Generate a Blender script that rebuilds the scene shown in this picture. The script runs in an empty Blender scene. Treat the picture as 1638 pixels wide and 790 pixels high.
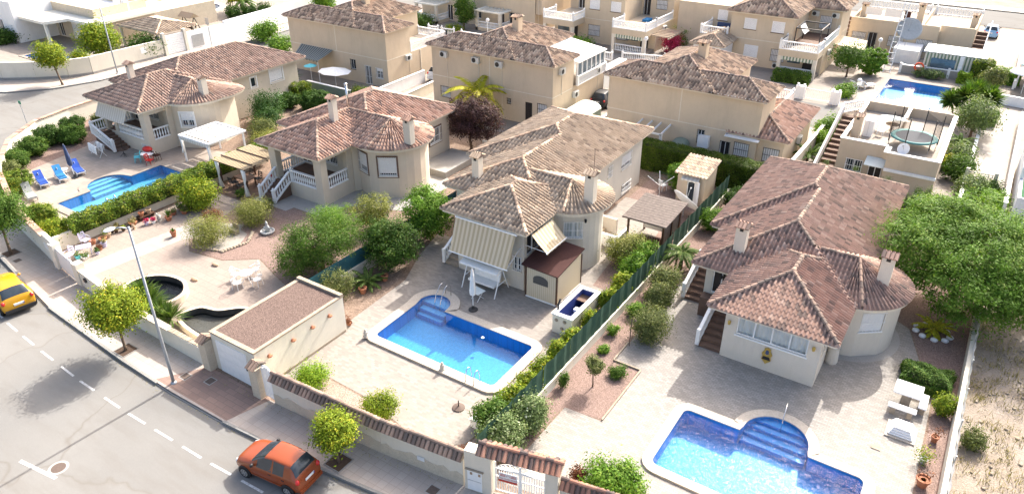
import bpy, bmesh, math, random
import numpy as np
from mathutils import Vector, Matrix
from mathutils.geometry import tessellate_polygon
R = math.radians
scene = bpy.context.scene
col = scene.collection
random.seed(7)

# ------------------------------------------------------------------ camera, sky, sun, exposure
cam_d = bpy.data.cameras.new('camera')
cam = bpy.data.objects.new('camera', cam_d); col.objects.link(cam)
cam.location = (0, 0, 24)
cam.rotation_euler = (R(60.25), 0, R(33.2))
cam_d.sensor_fit = 'HORIZONTAL'; cam_d.sensor_width = 36; cam_d.lens = 25.96
cam_d.clip_start = .5; cam_d.clip_end = 3000
scene.camera = cam

SUN_EL, SUN_AZ = R(40.5), R(2.8)          # azimuth from +Y towards +X
world = bpy.data.worlds.new('World'); scene.world = world; world.use_nodes = True
wn = world.node_tree
bg = wn.nodes['Background']
sky = wn.nodes.new('ShaderNodeTexSky'); sky.sky_type = 'NISHITA'; sky.sun_disc = False
sky.sun_elevation = SUN_EL; sky.sun_rotation = SUN_AZ
sky.air_density = 1.0; sky.dust_density = 7.0; sky.ozone_density = .3; sky.altitude = 60
wn.links.new(sky.outputs[0], bg.inputs[0]); bg.inputs[1].default_value = .15
sl = bpy.data.lights.new('sun', 'SUN'); sl.energy = 3.1; sl.angle = R(.55); sl.color = (1, .955, .89)
so = bpy.data.objects.new('sun', sl); col.objects.link(so)
sd = Vector((math.sin(SUN_AZ)*math.cos(SUN_EL), math.cos(SUN_AZ)*math.cos(SUN_EL), math.sin(SUN_EL)))
so.rotation_euler = sd.to_track_quat('Z', 'Y').to_euler(); so.location = (0, 60, 60)
scene.view_settings.view_transform = 'Standard'; scene.view_settings.look = 'None'
scene.view_settings.exposure = 1.55; scene.view_settings.gamma = 1
scene.render.engine = 'CYCLES'
scene.cycles.max_bounces = 8; scene.cycles.transparent_max_bounces = 12

# ------------------------------------------------------------------ materials
def srgb(r, g, b):
    f = lambda c: (c/255/12.92 if c/255 <= .04045 else ((c/255+.055)/1.055)**2.4)
    return (f(r), f(g), f(b))
MATS = {}
class NT:
    def __init__(s, name):
        s.m = bpy.data.materials.new(name); s.m.use_nodes = True
        s.t = s.m.node_tree; s.b = s.t.nodes['Principled BSDF']; MATS[name] = s.m
    def n(s, t, **k):
        x = s.t.nodes.new(t)
        for a, v in k.items():
            if a.startswith('i_'): x.inputs[int(a[2:])].default_value = v
            else: setattr(x, a, v)
        return x
    def l(s, a, b): s.t.links.new(a, b)
    def coord(s, what='Object', scale=None):
        c = s.n('ShaderNodeTexCoord').outputs[what]
        if scale:
            m = s.n('ShaderNodeMapping'); m.inputs['Scale'].default_value = scale; s.l(c, m.inputs[0]); return m.outputs[0]
        return c
    def noise(s, vec, scale, detail=4, rough=.6):
        x = s.n('ShaderNodeTexNoise'); x.inputs['Scale'].default_value = scale
        x.inputs['Detail'].default_value = detail; x.inputs['Roughness'].default_value = rough
        s.l(vec, x.inputs['Vector']); return x.outputs['Fac']
    def ramp(s, fac, stops):
        r = s.n('ShaderNodeValToRGB'); e = r.color_ramp.elements
        while len(e) < len(stops): e.new(.5)
        for q, (p, c) in zip(e, stops): q.position = p; q.color = (*c, 1)
        s.l(fac, r.inputs[0]); return r.outputs[0]
    def mix(s, fac, a, b, mode='MIX'):
        x = s.n('ShaderNodeMix', data_type='RGBA', blend_type=mode)
        for sock, v in ((x.inputs[0], fac), (x.inputs[6], a), (x.inputs[7], b)):
            if hasattr(v, 'is_linked'): s.l(v, sock)
            elif isinstance(v, (int, float)): sock.default_value = v
            else: sock.default_value = (*v, 1)
        return x.outputs[2]
    def bump(s, h, strength=.3, dist=.02):
        b = s.n('ShaderNodeBump'); b.inputs['Strength'].default_value = strength; b.inputs['Distance'].default_value = dist
        s.l(h, b.inputs['Height']); s.l(b.outputs[0], s.b.inputs['Normal'])
    def out(s, c, rough=.8, metal=0, spec=.3):
        if hasattr(c, 'is_linked'): s.l(c, s.b.inputs['Base Color'])
        else: s.b.inputs['Base Color'].default_value = (*c, 1)
        s.b.inputs['Roughness'].default_value = rough; s.b.inputs['Metallic'].default_value = metal
        s.b.inputs['Specular IOR Level'].default_value = spec
        return s.m
def sc(c, k): return tuple(min(1, x*k) for x in c)
def plain(name, c, rough=.6, metal=0, var=.12, scale=3, bump=0, spec=.3, fine=None):
    t = NT(name); v = t.coord()
    f = t.noise(v, scale, 5, .65)
    cc = t.ramp(f, [(.3, sc(c, 1-var)), (.7, sc(c, 1+var*.6))])
    if fine:
        g = t.noise(v, fine, 2, .5); cc = t.mix(.5, cc, t.ramp(g, [(.3, sc(c, .7)), (.7, sc(c, 1.15))]))
        if bump: t.bump(g, bump, .02)
    elif bump: t.bump(t.noise(v, scale*8, 3), bump, .02)
    return t.out(cc, rough, metal, spec)
def plaster(name, c, stain=.10, low=True):
    """rendered wall: grain, broad blotches, faint vertical run-off streaks and splash dirt near the foot"""
    t = NT(name); v = t.coord()
    cc = t.ramp(t.noise(v, .7, 5, .65), [(.3, sc(c, 1-stain)), (.7, sc(c, 1.04))])
    st = t.noise(t.coord('Object', (1.3, 1.3, .22)), 1.4, 5, .75)
    cc = t.mix(t.ramp(st, [(.5, (0, 0, 0)), (.74, (.5, .5, .5))]), cc, sc(c, .70))
    g = t.noise(v, 38, 2, .6)
    cc = t.mix(.35, cc, t.ramp(g, [(.3, sc(c, .82)), (.7, sc(c, 1.1))]))
    t.bump(g, .35, .012)
    return t.out(cc, .9, 0, .15)
WHITE = (.78, .77, .74)
plaster('cream', (.60, .53, .43))
plaster('cream_bright', (.70, .66, .56))
plaster('cream_d', (.62, .57, .49))
plaster('tan', (.60, .495, .365), .12)
plaster('tan_dark', (.54, .445, .335), .12)
plaster('ochre_white', (.74, .71, .62), .08)
plaster('white_wall', (.80, .80, .80), .07)
plaster('trim_cream', (.68, .62, .52), .08)
plain('white_paint', (.80, .80, .79), .45, 0, .05, 4)
plain('white_plastic', (.80, .80, .80), .35, 0, .04, 3, 0, .5)
plain('white_cloth', (.80, .79, .76), .9, 0, .08, 5, .1)
plain('white_metal', (.78, .78, .77), .4, 0, .06, 5)
plain('grey_metal', (.42, .43, .44), .45, .6, .1, 5)
plain('galv', (.33, .35, .37), .5, .5, .12, 6)
plain('steel', (.6, .6, .6), .18, 1, .03, 5)
plain('black_iron', (.025, .025, .028), .5, 0, .2, 8)
plain('dark_door', (.035, .03, .03), .5, 0, .2, 6)
plain('dark_wood', (.085, .045, .028), .6, 0, .3, 6, .1)
plain('brown_step', (0.150, 0.094, 0.068), .8, 0, .2, 3, .1)
plain('terracotta_pot', (0.360, 0.150, 0.083), .8, 0, .18, 6)
plain('tan_pot', (0.375, 0.270, 0.180), .8, 0, .15, 6)
plain('hedge_core', (.035, .042, .018), .95, 0, .3, 8)
plain('soil', (0.080, 0.052, 0.036), .95, 0, .3, 8, .3)
plain('bark', (.16, .115, .08), .95, 0, .3, 9, .5)
plain('bark_pale', (.28, .235, .18), .95, 0, .25, 9, .4)
plain('rubber', (.02, .02, .02), .8, 0, .2, 9)
plain('black_plastic', (.03, .03, .032), .5, 0, .2, 9)
plain('glass_dark', (.03, .04, .05), .06, 0, .3, 2, 0, .6)
plain('glass_blue', (.10, .14, .17), .06, 0, .3, 2, 0, .6)
plain('curtain', (.74, .73, .70), .9, 0, .08, 3)
plain('blue_cloth', (0.022, 0.068, 0.320), .85, 0, .1, 6)
plain('sky_cloth', (0.024, 0.160, 0.360), .85, 0, .1, 6)
plain('navy_cloth', (0.056, 0.080, 0.160), .9, 0, .15, 6)
plain('lilac', (0.464, 0.448, 0.592), .6, 0, .08, 6)
plain('red_plastic', (0.440, 0.024, 0.020), .4, 0, .1, 6)
plain('aqua', (.13, .55, .62), .5, 0, .1, 6)
plain('stone_edge', (0.331, 0.274, 0.209), .9, 0, .25, 4, .4)
plain('stone_base', (.57, .49, .38), .9, 0, .22, 2.5, .4, .2, 22)
plain('statue', (0.440, 0.416, 0.376), .9, 0, .2, 9, .3)
plain('grey_stone', (.40, .41, .41), .9, 0, .15, 7, .3)
plain('coping', (0.462, 0.409, 0.343), .8, 0, .1, 1.6, .15, .2, 14)
plain('kerb', (0.259, 0.252, 0.238), .9, 0, .2, 3, .3, .2, 20)
plain('concrete', (0.331, 0.317, 0.295), .9, 0, .15, 1.5, .2, .2, 18)
plain('slate', (0.140, 0.115, 0.102), .9, 0, .3, 5, .4)
plain('pond_liner', (.03, .033, .036), .6, 0, .4, 2.5, .2)
plain('cover_iron', (0.128, 0.096, 0.080), .8, .2, .2, 12)
plain('mesh_green', (.026, .072, .05), .85, 0, .22, 2.2, .1)
plain('mesh_blue', (0.014, 0.070, 0.091), .85, 0, .25, 2)
plain('tarp_green', (.20, .25, .21), .7, 0, .15, 2)
plain('tarp_white', (.66, .70, .66), .6, 0, .1, 2)
plain('sail', (.70, .60, .44), .9, 0, .06, 2)
plain('turf', (0.025, 0.105, 0.042), .95, 0, .2, 8, .4)
plain('felt', (0.071, 0.036, 0.032), .95, 0, .22, 2, .3, .1, 30)
plain('red_paint', (.50, .06, .04), .5)
plain('sign_green', (.02, .22, .12), .5)
plain('orange_ring', (.75, .10, .04), .5)
plain('flower_pink', (.55, .06, .16), .8, 0, .3, 8)
plain('flower_orange', (.72, .30, .03), .8, 0, .3, 8)
plain('ac_white', (.58, .58, .55), .5, 0, .08, 5)
plain('trampoline_black', (.05, .055, .065), .9, 0, .15, 9)
plain('pad_green', (.05, .16, .16), .7, 0, .1, 5)
plain('bamboo', (0.368, 0.288, 0.184), .85, 0, .3, 9, .2)
plain('paint_orange', (.25, .052, .012), .22, .0, .06, 1.5, 0, .6)
plain('paint_yellow', (0.484, 0.248, 0.009), .22, 0, .05, 1.5, 0, .6)
plain('paint_white_car', (.7, .7, .7), .2, 0, .05, 2, 0, .6)
plain('paint_blue_car', (.20, .38, .60), .2, 0, .05, 2, 0, .6)
plain('lamp_red', (.60, .02, .02), .15, 0, .1, 9, 0, .6)
plain('lamp_clear', (.6, .6, .6), .1, 0, .1, 9, 0, .6)
plain('wheel_silver', (.5, .5, .5), .35, .7, .1, 9)
plain('plate_white', (.75, .75, .75), .4)
t = NT('line_paint'); v = t.coord(); t.out(t.mix(t.ramp(t.noise(v, 7, 6, .75), [(.40, (.15, .15, .15)), (.58, (1, 1, 1))]), (.30, .29, .275), (.56, .56, .55)), .8, 0, .2)
plain('wood_table', (0.264, 0.160, 0.088), .7, 0, .25, 5)
plain('navy_tile', (.05, .075, .25), .3, 0, .2, 9, 0, .5)
plain('awning_grey', (0.240, 0.256, 0.248), .9, 0, .1, 4)
plain('gold', (.55, .38, .10), .4, .5, .2, 9)
# asphalt: pale, worn, with patch repairs, tyre polish and sealed cracks
t = NT('asphalt'); v = t.coord()
cc = t.ramp(t.noise(v, .16, 5, .6), [(.3, (0.166, 0.162, 0.155)), (.7, (0.209, 0.204, 0.193))])
vo = t.n('ShaderNodeTexVoronoi', feature='DISTANCE_TO_EDGE'); vo.inputs['Scale'].default_value = .105
wv = t.n('ShaderNodeTexNoise'); wv.inputs['Scale'].default_value = .5; t.l(v, wv.inputs['Vector'])
ad = t.n('ShaderNodeVectorMath', operation='MULTIPLY_ADD'); t.l(wv.outputs['Color'], ad.inputs[0]); ad.inputs[1].default_value = (2.5, 2.5, 0); t.l(v, ad.inputs[2])
t.l(ad.outputs[0], vo.inputs['Vector'])
cc = t.mix(t.ramp(vo.outputs['Distance'], [(0, (.8, .8, .8)), (.010, (0, 0, 0))]), cc, (0.142, 0.128, 0.110))
vc = t.n('ShaderNodeTexVoronoi'); vc.inputs['Scale'].default_value = .105; t.l(ad.outputs[0], vc.inputs['Vector'])
sp = t.n('ShaderNodeSeparateColor'); t.l(vc.outputs['Color'], sp.inputs[0])
cc = t.mix(t.ramp(sp.outputs[0], [(.3, (0, 0, 0)), (.9, (0.248, 0.249, 0.249))]), cc, (0.248, 0.238, 0.220))
g = t.noise(v, 45, 2, .7); cc = t.mix(.3, cc, t.ramp(g, [(.3, (0.128, 0.128, 0.122)), (.7, (0.255, 0.249, 0.234))]))
st = t.noise(t.coord('Object', (.25, 1.2, 1)), .9, 4, .7)
cc = t.mix(t.ramp(st, [(.48, (0, 0, 0)), (.7, (0.517, 0.522, 0.531))]), cc, (0.160, 0.149, 0.135))
t.bump(g, .3, .01); t.out(cc, .95, 0, .0)
def paving(name, c1, c2, mortar, bw, bh, msize=.012, off=.5, grime=.1, fine=30):
    c1, c2, mortar = sc(c1, .68), sc(c2, .68), sc(mortar, .68)
    t = NT(name); v = t.coord()
    br = t.n('ShaderNodeTexBrick'); t.l(v, br.inputs['Vector']); br.offset = off
    br.inputs['Scale'].default_value = 1; br.inputs['Brick Width'].default_value = bw; br.inputs['Row Height'].default_value = bh
    br.inputs['Mortar Size'].default_value = msize; br.inputs['Color1'].default_value = (*c1, 1); br.inputs['Color2'].default_value = (*c2, 1)
    br.inputs['Mortar'].default_value = (*mortar, 1)
    n1 = t.noise(v, .35, 5, .7)
    cc = t.mix(t.ramp(n1, [(.42, (0, 0, 0)), (.75, (grime*4,)*3)]), br.outputs['Color'], sc(mortar, .9))
    g = t.noise(v, fine, 2, .7)
    cc = t.mix(.35, cc, t.mix(1, cc, t.ramp(g, [(.25, (.62, .6, .58)), (.75, (1.25, 1.22, 1.2))]), 'MULTIPLY'))
    t.bump(g, .25, .01)
    return t.out(cc, .85, 0, .2)
paving('paving_c', (.46, .415, .365), (.335, .30, .262), (.36, .33, .30), .26, .13, .014, .5, .06)
paving('paving_d', (.51, .475, .43), (.37, .345, .31), (.33, .305, .28), .24, .12, .013, .5, .05)
paving('paving_b', (.43, .36, .31), (.395, .325, .28), (.35, .285, .245), .75, .5, .02, .37, .12, 9)
paving('paving_a', (.50, .43, .37), (.43, .37, .315), (.36, .31, .27), .40, .40, .012, 0, .08)
paving('path_white', (.50, .47, .42), (.43, .39, .35), (.46, .42, .38), .30, .30, .012, 0, .05)
paving('sidewalk', (.60, .535, .475), (.54, .475, .42), (.46, .405, .36), .40, .40, .012, 0, .10)
paving('driveway', (.45, .31, .25), (.36, .25, .21), (.30, .225, .19), .62, .30, .014, .5, .10)
paving('pale_tiles', (.44, .385, .33), (.38, .33, .285), (.38, .34, .30), .45, .45, .012, 0, .06)
paving('roof_floor', (.52, .46, .39), (.47, .41, .35), (.42, .37, .32), .3, .3, .01, 0, .06)
def gravel(name, c, k=.45, s=32):
    c = sc(c, .72)
    t = NT(name); v = t.coord()
    vo = t.n('ShaderNodeTexVoronoi'); vo.inputs['Scale'].default_value = s; t.l(v, vo.inputs['Vector'])
    sp = t.n('ShaderNodeSeparateColor'); t.l(vo.outputs['Color'], sp.inputs[0])
    cc = t.ramp(sp.outputs[0], [(0, sc(c, 1-k)), (.6, c), (1, sc(c, 1+k*.8))])
    n = t.noise(v, .5, 5, .65); cc = t.mix(t.ramp(n, [(.45, (0, 0, 0)), (.75, (.4, .4, .4))]), cc, sc(c, .72))
    t.bump(vo.outputs['Distance'], .5, .02)
    return t.out(cc, .95, 0, .1)
gravel('gravel_pink', (.33, .235, .20))
gravel('gravel_roof', (.195, .14, .12), .4, 26)
gravel('gravel_warm', (.42, .33, .27))
gravel('soil_bed', (.30, .22, .17), .35, 14)
# dry field
t = NT('dry_field'); v = t.coord()
cc = t.ramp(t.noise(v, .35, 6, .7), [(.32, (0.166, 0.123, 0.078)), (.5, (0.277, 0.231, 0.184)), (.72, (0.347, 0.306, 0.269))])
g = t.noise(v, 9, 5, .75); cc = t.mix(.55, cc, t.ramp(g, [(.3, (0.153, 0.119, 0.085)), (.55, (0.292, 0.249, 0.208)), (.75, (0.416, 0.382, 0.359))]))
t.bump(g, .8, .06); t.out(cc, .95, 0, .1)
# pool mosaic, water, pond water
def mosaic(name, c):
    t = NT(name); v = t.coord()
    br = t.n('ShaderNodeTexBrick'); t.l(v, br.inputs['Vector']); br.offset = 0
    br.inputs['Scale'].default_value = 1; br.inputs['Brick Width'].default_value = .1; br.inputs['Row Height'].default_value = .1; br.inputs['Mortar Size'].default_value = .006
    br.inputs['Color1'].default_value = (*sc(c, 1.1), 1); br.inputs['Color2'].default_value = (*sc(c, .86), 1); br.inputs['Mortar'].default_value = (*sc(c, 1.15), 1)
    t.out(br.outputs['Color'], .4, 0, .3)
mosaic('mosaic', (.038, .235, .49))
mosaic('mosaic_deep', (.010, .205, .50))
mosaic('mosaic_light', (.11, .31, .46))
mosaic('mosaic_navy', (.008, .03, .14))
def schlick(t, nrm=None, f0=.02):
    ge = t.n('ShaderNodeNewGeometry'); d = t.n('ShaderNodeVectorMath', operation='DOT_PRODUCT'); t.l(ge.outputs['Incoming'], d.inputs[0]); t.l(nrm or ge.outputs['Normal'], d.inputs[1])
    a = t.n('ShaderNodeMath', operation='ABSOLUTE'); t.l(d.outputs['Value'], a.inputs[0]); b = t.n('ShaderNodeMath', operation='SUBTRACT', use_clamp=True); b.inputs[0].default_value = 1; t.l(a.outputs[0], b.inputs[1])
    c = t.n('ShaderNodeMath', operation='POWER'); t.l(b.outputs[0], c.inputs[0]); c.inputs[1].default_value = 5
    e = t.n('ShaderNodeMath', operation='MULTIPLY_ADD'); t.l(c.outputs[0], e.inputs[0]); e.inputs[1].default_value = 1-f0; e.inputs[2].default_value = f0; return e.outputs[0]
def water(name, tint, wave=.5, scale=2.4, rough=.02, amp=1.):
    t = NT(name); o = t.t.nodes['Material Output']; t.t.nodes.remove(t.b)
    v = t.coord()
    nz = t.n('ShaderNodeTexNoise'); nz.inputs['Scale'].default_value = scale; nz.inputs['Detail'].default_value = 3; nz.inputs['Distortion'].default_value = .6
    t.l(v, nz.inputs['Vector'])
    bm_ = t.n('ShaderNodeBump'); bm_.inputs['Strength'].default_value = wave; bm_.inputs['Distance'].default_value = .05*amp; t.l(nz.outputs['Fac'], bm_.inputs['Height'])
    tr = t.n('ShaderNodeBsdfTransparent'); tr.inputs[0].default_value = (*tint, 1)
    gl = t.n('ShaderNodeBsdfGlossy'); gl.inputs['Roughness'].default_value = rough; t.l(bm_.outputs[0], gl.inputs['Normal'])
    mx = t.n('ShaderNodeMixShader'); t.l(schlick(t, bm_.outputs[0]), mx.inputs[0]); t.l(tr.outputs[0], mx.inputs[1]); t.l(gl.outputs[0], mx.inputs[2])
    t.l(mx.outputs[0], o.inputs['Surface'])
water('water', (.80, .95, 1.0), .10, 1.5)
water('water_rippled', (.76, .92, 1.0), 1.0, 4.4, .015, 2.2)
water('water_pond', (.5, .55, .55), 1.0, 5, .03, 1.0)
# clear window glass (see the curtains behind)
t = NT('glass_clear'); o = t.t.nodes['Material Output']; t.t.nodes.remove(t.b)
tr = t.n('ShaderNodeBsdfTransparent'); tr.inputs[0].default_value = (.82, .86, .88, 1)
gl = t.n('ShaderNodeBsdfGlossy'); gl.inputs['Roughness'].default_value = .03
mx = t.n('ShaderNodeMixShader'); t.l(schlick(t, None, .05), mx.inputs[0]); t.l(tr.outputs[0], mx.inputs[1]); t.l(gl.outputs[0], mx.inputs[2]); t.l(mx.outputs[0], o.inputs['Surface'])
# netting that light passes through in part
def net(name, c, a):
    t = NT(name); t.out(c, .9); o = t.t.nodes['Material Output']
    tr = t.n('ShaderNodeBsdfTransparent'); mx = t.n('ShaderNodeMixShader'); mx.inputs[0].default_value = a
    t.l(tr.outputs[0], mx.inputs[1]); t.l(t.b.outputs[0], mx.inputs[2]); t.l(mx.outputs[0], o.inputs['Surface'])
net('net_black', (.03, .03, .035), .35)
net('window_mesh', (.09, .085, .08), .92)
# striped awning cloth: stripes run along UV.x
def stripes(name, a, b, w):
    t = NT(name); uv = t.n('ShaderNodeUVMap').outputs[0]
    s = t.n('ShaderNodeSeparateXYZ'); t.l(uv, s.inputs[0])
    m = t.n('ShaderNodeMath', operation='MULTIPLY'); t.l(s.outputs[0], m.inputs[0]); m.inputs[1].default_value = 1/w
    f = t.n('ShaderNodeMath', operation='FRACT'); t.l(m.outputs[0], f.inputs[0])
    cc = t.ramp(f.outputs[0], [(.48, a), (.54, b)])
    n = t.noise(t.coord(), 1.5, 4, .7); cc = t.mix(t.ramp(n, [(.45, (0, 0, 0)), (.8, (.3, .3, .3))]), cc, sc(a, .75))
    t.out(cc, .9, 0, .1)
stripes('awning_cream', (.58, .49, .35), (.42, .335, .22), .30)
stripes('tent_cloth', (.58, .51, .39), (.48, .41, .295), .13)
stripes('awning_green', (.62, .60, .50), (.16, .22, .15), .34)
stripes('awning_dark', (.30, .31, .29), (.10, .115, .11), .34)
stripes('awning_pale', (.60, .57, .51), (.50, .46, .40), .30)
# roof tiles: one random value per tile chooses its firing colour
def tiles(name, stops, lichen, obj=False):
    t = NT(name)
    if obj: r = t.n('ShaderNodeObjectInfo').outputs['Random']
    else: r = t.n('ShaderNodeAttribute', attribute_name='rnd').outputs['Fac']
    gr = lambda c: tuple(.86*x+.14*(sum(c)/3) for x in sc(c, .86))
    cc = t.ramp(r, [(q, gr(c)) for q, c in stops]); lichen = gr(lichen)
    v = t.coord(); n = t.noise(v, 1.1, 5, .7)
    cc = t.mix(t.ramp(n, [(.44, (0, 0, 0)), (.74, (.6, .6, .6))]), cc, lichen)
    g = t.noise(v, 26, 3, .65); cc = t.mix(.4, cc, t.mix(1, cc, t.ramp(g, [(.25, (.5, .5, .5)), (.75, (1.3, 1.3, 1.3))]), 'MULTIPLY'))
    t.bump(g, .3, .01); t.out(cc, .85, 0, .2)
RED = [(0, (0.175, 0.129, 0.109)), (.10, (0.256, 0.171, 0.138)), (.2, (0.362, 0.222, 0.166)), (.6, (0.424, 0.255, 0.191)), (.88, (0.470, 0.295, 0.222)), (1, (0.551, 0.386, 0.301))]
for o_ in (False, True): tiles('tile_red'+('_one' if o_ else ''), RED, (.29, .215, .18), o_)
BUF = [(0, (0.274, 0.200, 0.143)), (.12, (0.378, 0.275, 0.187)), (.3, (0.481, 0.352, 0.236)), (.8, (0.550, 0.406, 0.276)), (1, (0.642, 0.492, 0.345))]
for o_ in (False, True): tiles('tile_buff'+('_one' if o_ else ''), BUF, (.27, .22, .175), o_)
PNK = [(0, (0.195, 0.140, 0.114)), (.12, (0.299, 0.198, 0.151)), (.3, (0.402, 0.255, 0.188)), (.8, (0.467, 0.307, 0.230)), (1, (0.546, 0.395, 0.302))]
for o_ in (False, True): tiles('tile_rose'+('_one' if o_ else ''), PNK, (.24, .175, .145), o_)
TWN = [(0, (0.179, 0.129, 0.097)), (.2, (0.302, 0.206, 0.143)), (.5, (0.482, 0.314, 0.202)), (.75, (0.582, 0.397, 0.262)), (1, (0.694, 0.515, 0.354))]
for o_ in (False, True): tiles('tile_town'+('_one' if o_ else ''), TWN, (.22, .17, .14), o_)
CAP = [(0, (0.146, 0.116, 0.100)), (.4, (0.246, 0.165, 0.126)), (1, (0.426, 0.281, 0.205))]
for o_ in (False, True): tiles('tile_cap'+('_one' if o_ else ''), CAP, (.15, .12, .10), o_)
CRL = [(0, (0.194, 0.131, 0.110)), (.12, (0.267, 0.163, 0.122)), (.25, (0.449, 0.256, 0.177)), (.7, (0.545, 0.319, 0.221)), (1, (0.630, 0.425, 0.319))]
for o_ in (False, True): tiles('tile_coral'+('_one' if o_ else ''), CRL, (.42, .28, .22), o_)
ORG = [(0, (0.085, 0.068, 0.067)), (.35, (0.136, 0.090, 0.081)), (.45, (0.340, 0.144, 0.090)), (1, (0.442, 0.216, 0.142))]
for o_ in (False, True): tiles('tile_orange'+('_one' if o_ else ''), ORG, (.30, .16, .11), o_)
# leaves: random value per leaf
def leaf(name, stops, trans=.24):
    t = NT(name); r = t.n('ShaderNodeAttribute', attribute_name='rnd').outputs['Fac']
    cc = t.ramp(r, stops); t.out(cc, .6, 0, .1)
    o = t.t.nodes['Material Output']
    tl = t.n('ShaderNodeBsdfTranslucent'); t.l(t.mix(1, cc, (1.5, 1.6, .6), 'MULTIPLY'), tl.inputs[0])
    mx = t.n('ShaderNodeMixShader'); mx.inputs[0].default_value = trans
    t.l(t.b.outputs[0], mx.inputs[1]); t.l(tl.outputs[0], mx.inputs[2]); t.l(mx.outputs[0], o.inputs['Surface'])
def lf(name, c, y=None, trans=.24):
    y = sc(y or sc(c, 1.7), 1.0); c = (c[0]*.92, c[1]*1.04, c[2]*.8); leaf(name, [(0, sc(c, .55)), (.35, c), (.7, sc(c, 1.25)), (1, y)], trans)
lf('leaf_yellowgreen', (.15, .19, .022), (.38, .35, .035))
lf('leaf_street', (.165, .20, .022), (.42, .37, .035))
lf('leaf_hedge', (.095, .135, .022), (.30, .29, .045))
lf('leaf_dark', (.042, .080, .018), (.10, .135, .03))
lf('leaf_mid', (.065, .115, .024), (.14, .19, .04))
lf('leaf_acacia', (.10, .17, .03), (.20, .27, .055))
lf('leaf_bright', (.105, .185, .028), (.22, .30, .05))
lf('leaf_lime', (.16, .24, .025), (.34, .42, .05))
lf('leaf_olive', (.115, .125, .055), (.24, .23, .10))
lf('leaf_pale', (.19, .185, .06), (.42, .39, .17))
lf('leaf_grey', (.12, .155, .075), (.26, .29, .16))
lf('leaf_cypress', (.055, .085, .012), (.12, .15, .03))
lf('leaf_box', (.045, .085, .02), (.10, .15, .035))
lf('leaf_plum', (.058, .028, .036), (.13, .065, .085), .2)
lf('leaf_palm', (.07, .11, .03), (.16, .20, .06))
lf('leaf_palm_yellow', (.36, .31, .03), (.6, .5, .06))
lf('leaf_straw', (.25, .19, .10), (.42, .35, .22), .2)
lf('leaf_red', (.14, .05, .035), (.30, .12, .07))
lf('leaf_bougain', (.42, .03, .11), (.6, .08, .2))
lf('leaf_conifer', (.04, .085, .028), (.09, .14, .05))
lf('leaf_flower_white', (.45, .47, .34), (.7, .7, .6))

# ------------------------------------------------------------------ mesh helpers
OFF = {}
def V(*a): return np.array(a, float)
def link(o): col.objects.link(o); return o
def tag(o, label=None, cat=None, group=None, kind=None):
    if label: o['label'] = label
    if cat: o['category'] = cat
    if group: o['group'] = group
    if kind: o['kind'] = kind
    return o
def thing(name, label, cat, loc=(0, 0, 0), rz=0, group=None):
    o = link(bpy.data.objects.new(name, None)); o.location = loc; o.rotation_euler = (0, 0, rz); o.empty_display_size = .3
    OFF[o.name] = (0, 0, 0) if rz else tuple(loc)
    return tag(o, label, cat, group)
def local_thing(name, label, cat, loc, rz=0, group=None, s=1):
    """parts are authored around the origin"""
    o = thing(name, label, cat, loc, rz, group); o.scale = (s, s, s); OFF[o.name] = (0, 0, 0); return o
def mesh_obj(name, me, mat, parent=None):
    o = link(bpy.data.objects.new(name, me))
    if mat and not me.materials: me.materials.append(MATS[mat])
    if parent: o.parent = parent
    return o
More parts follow.
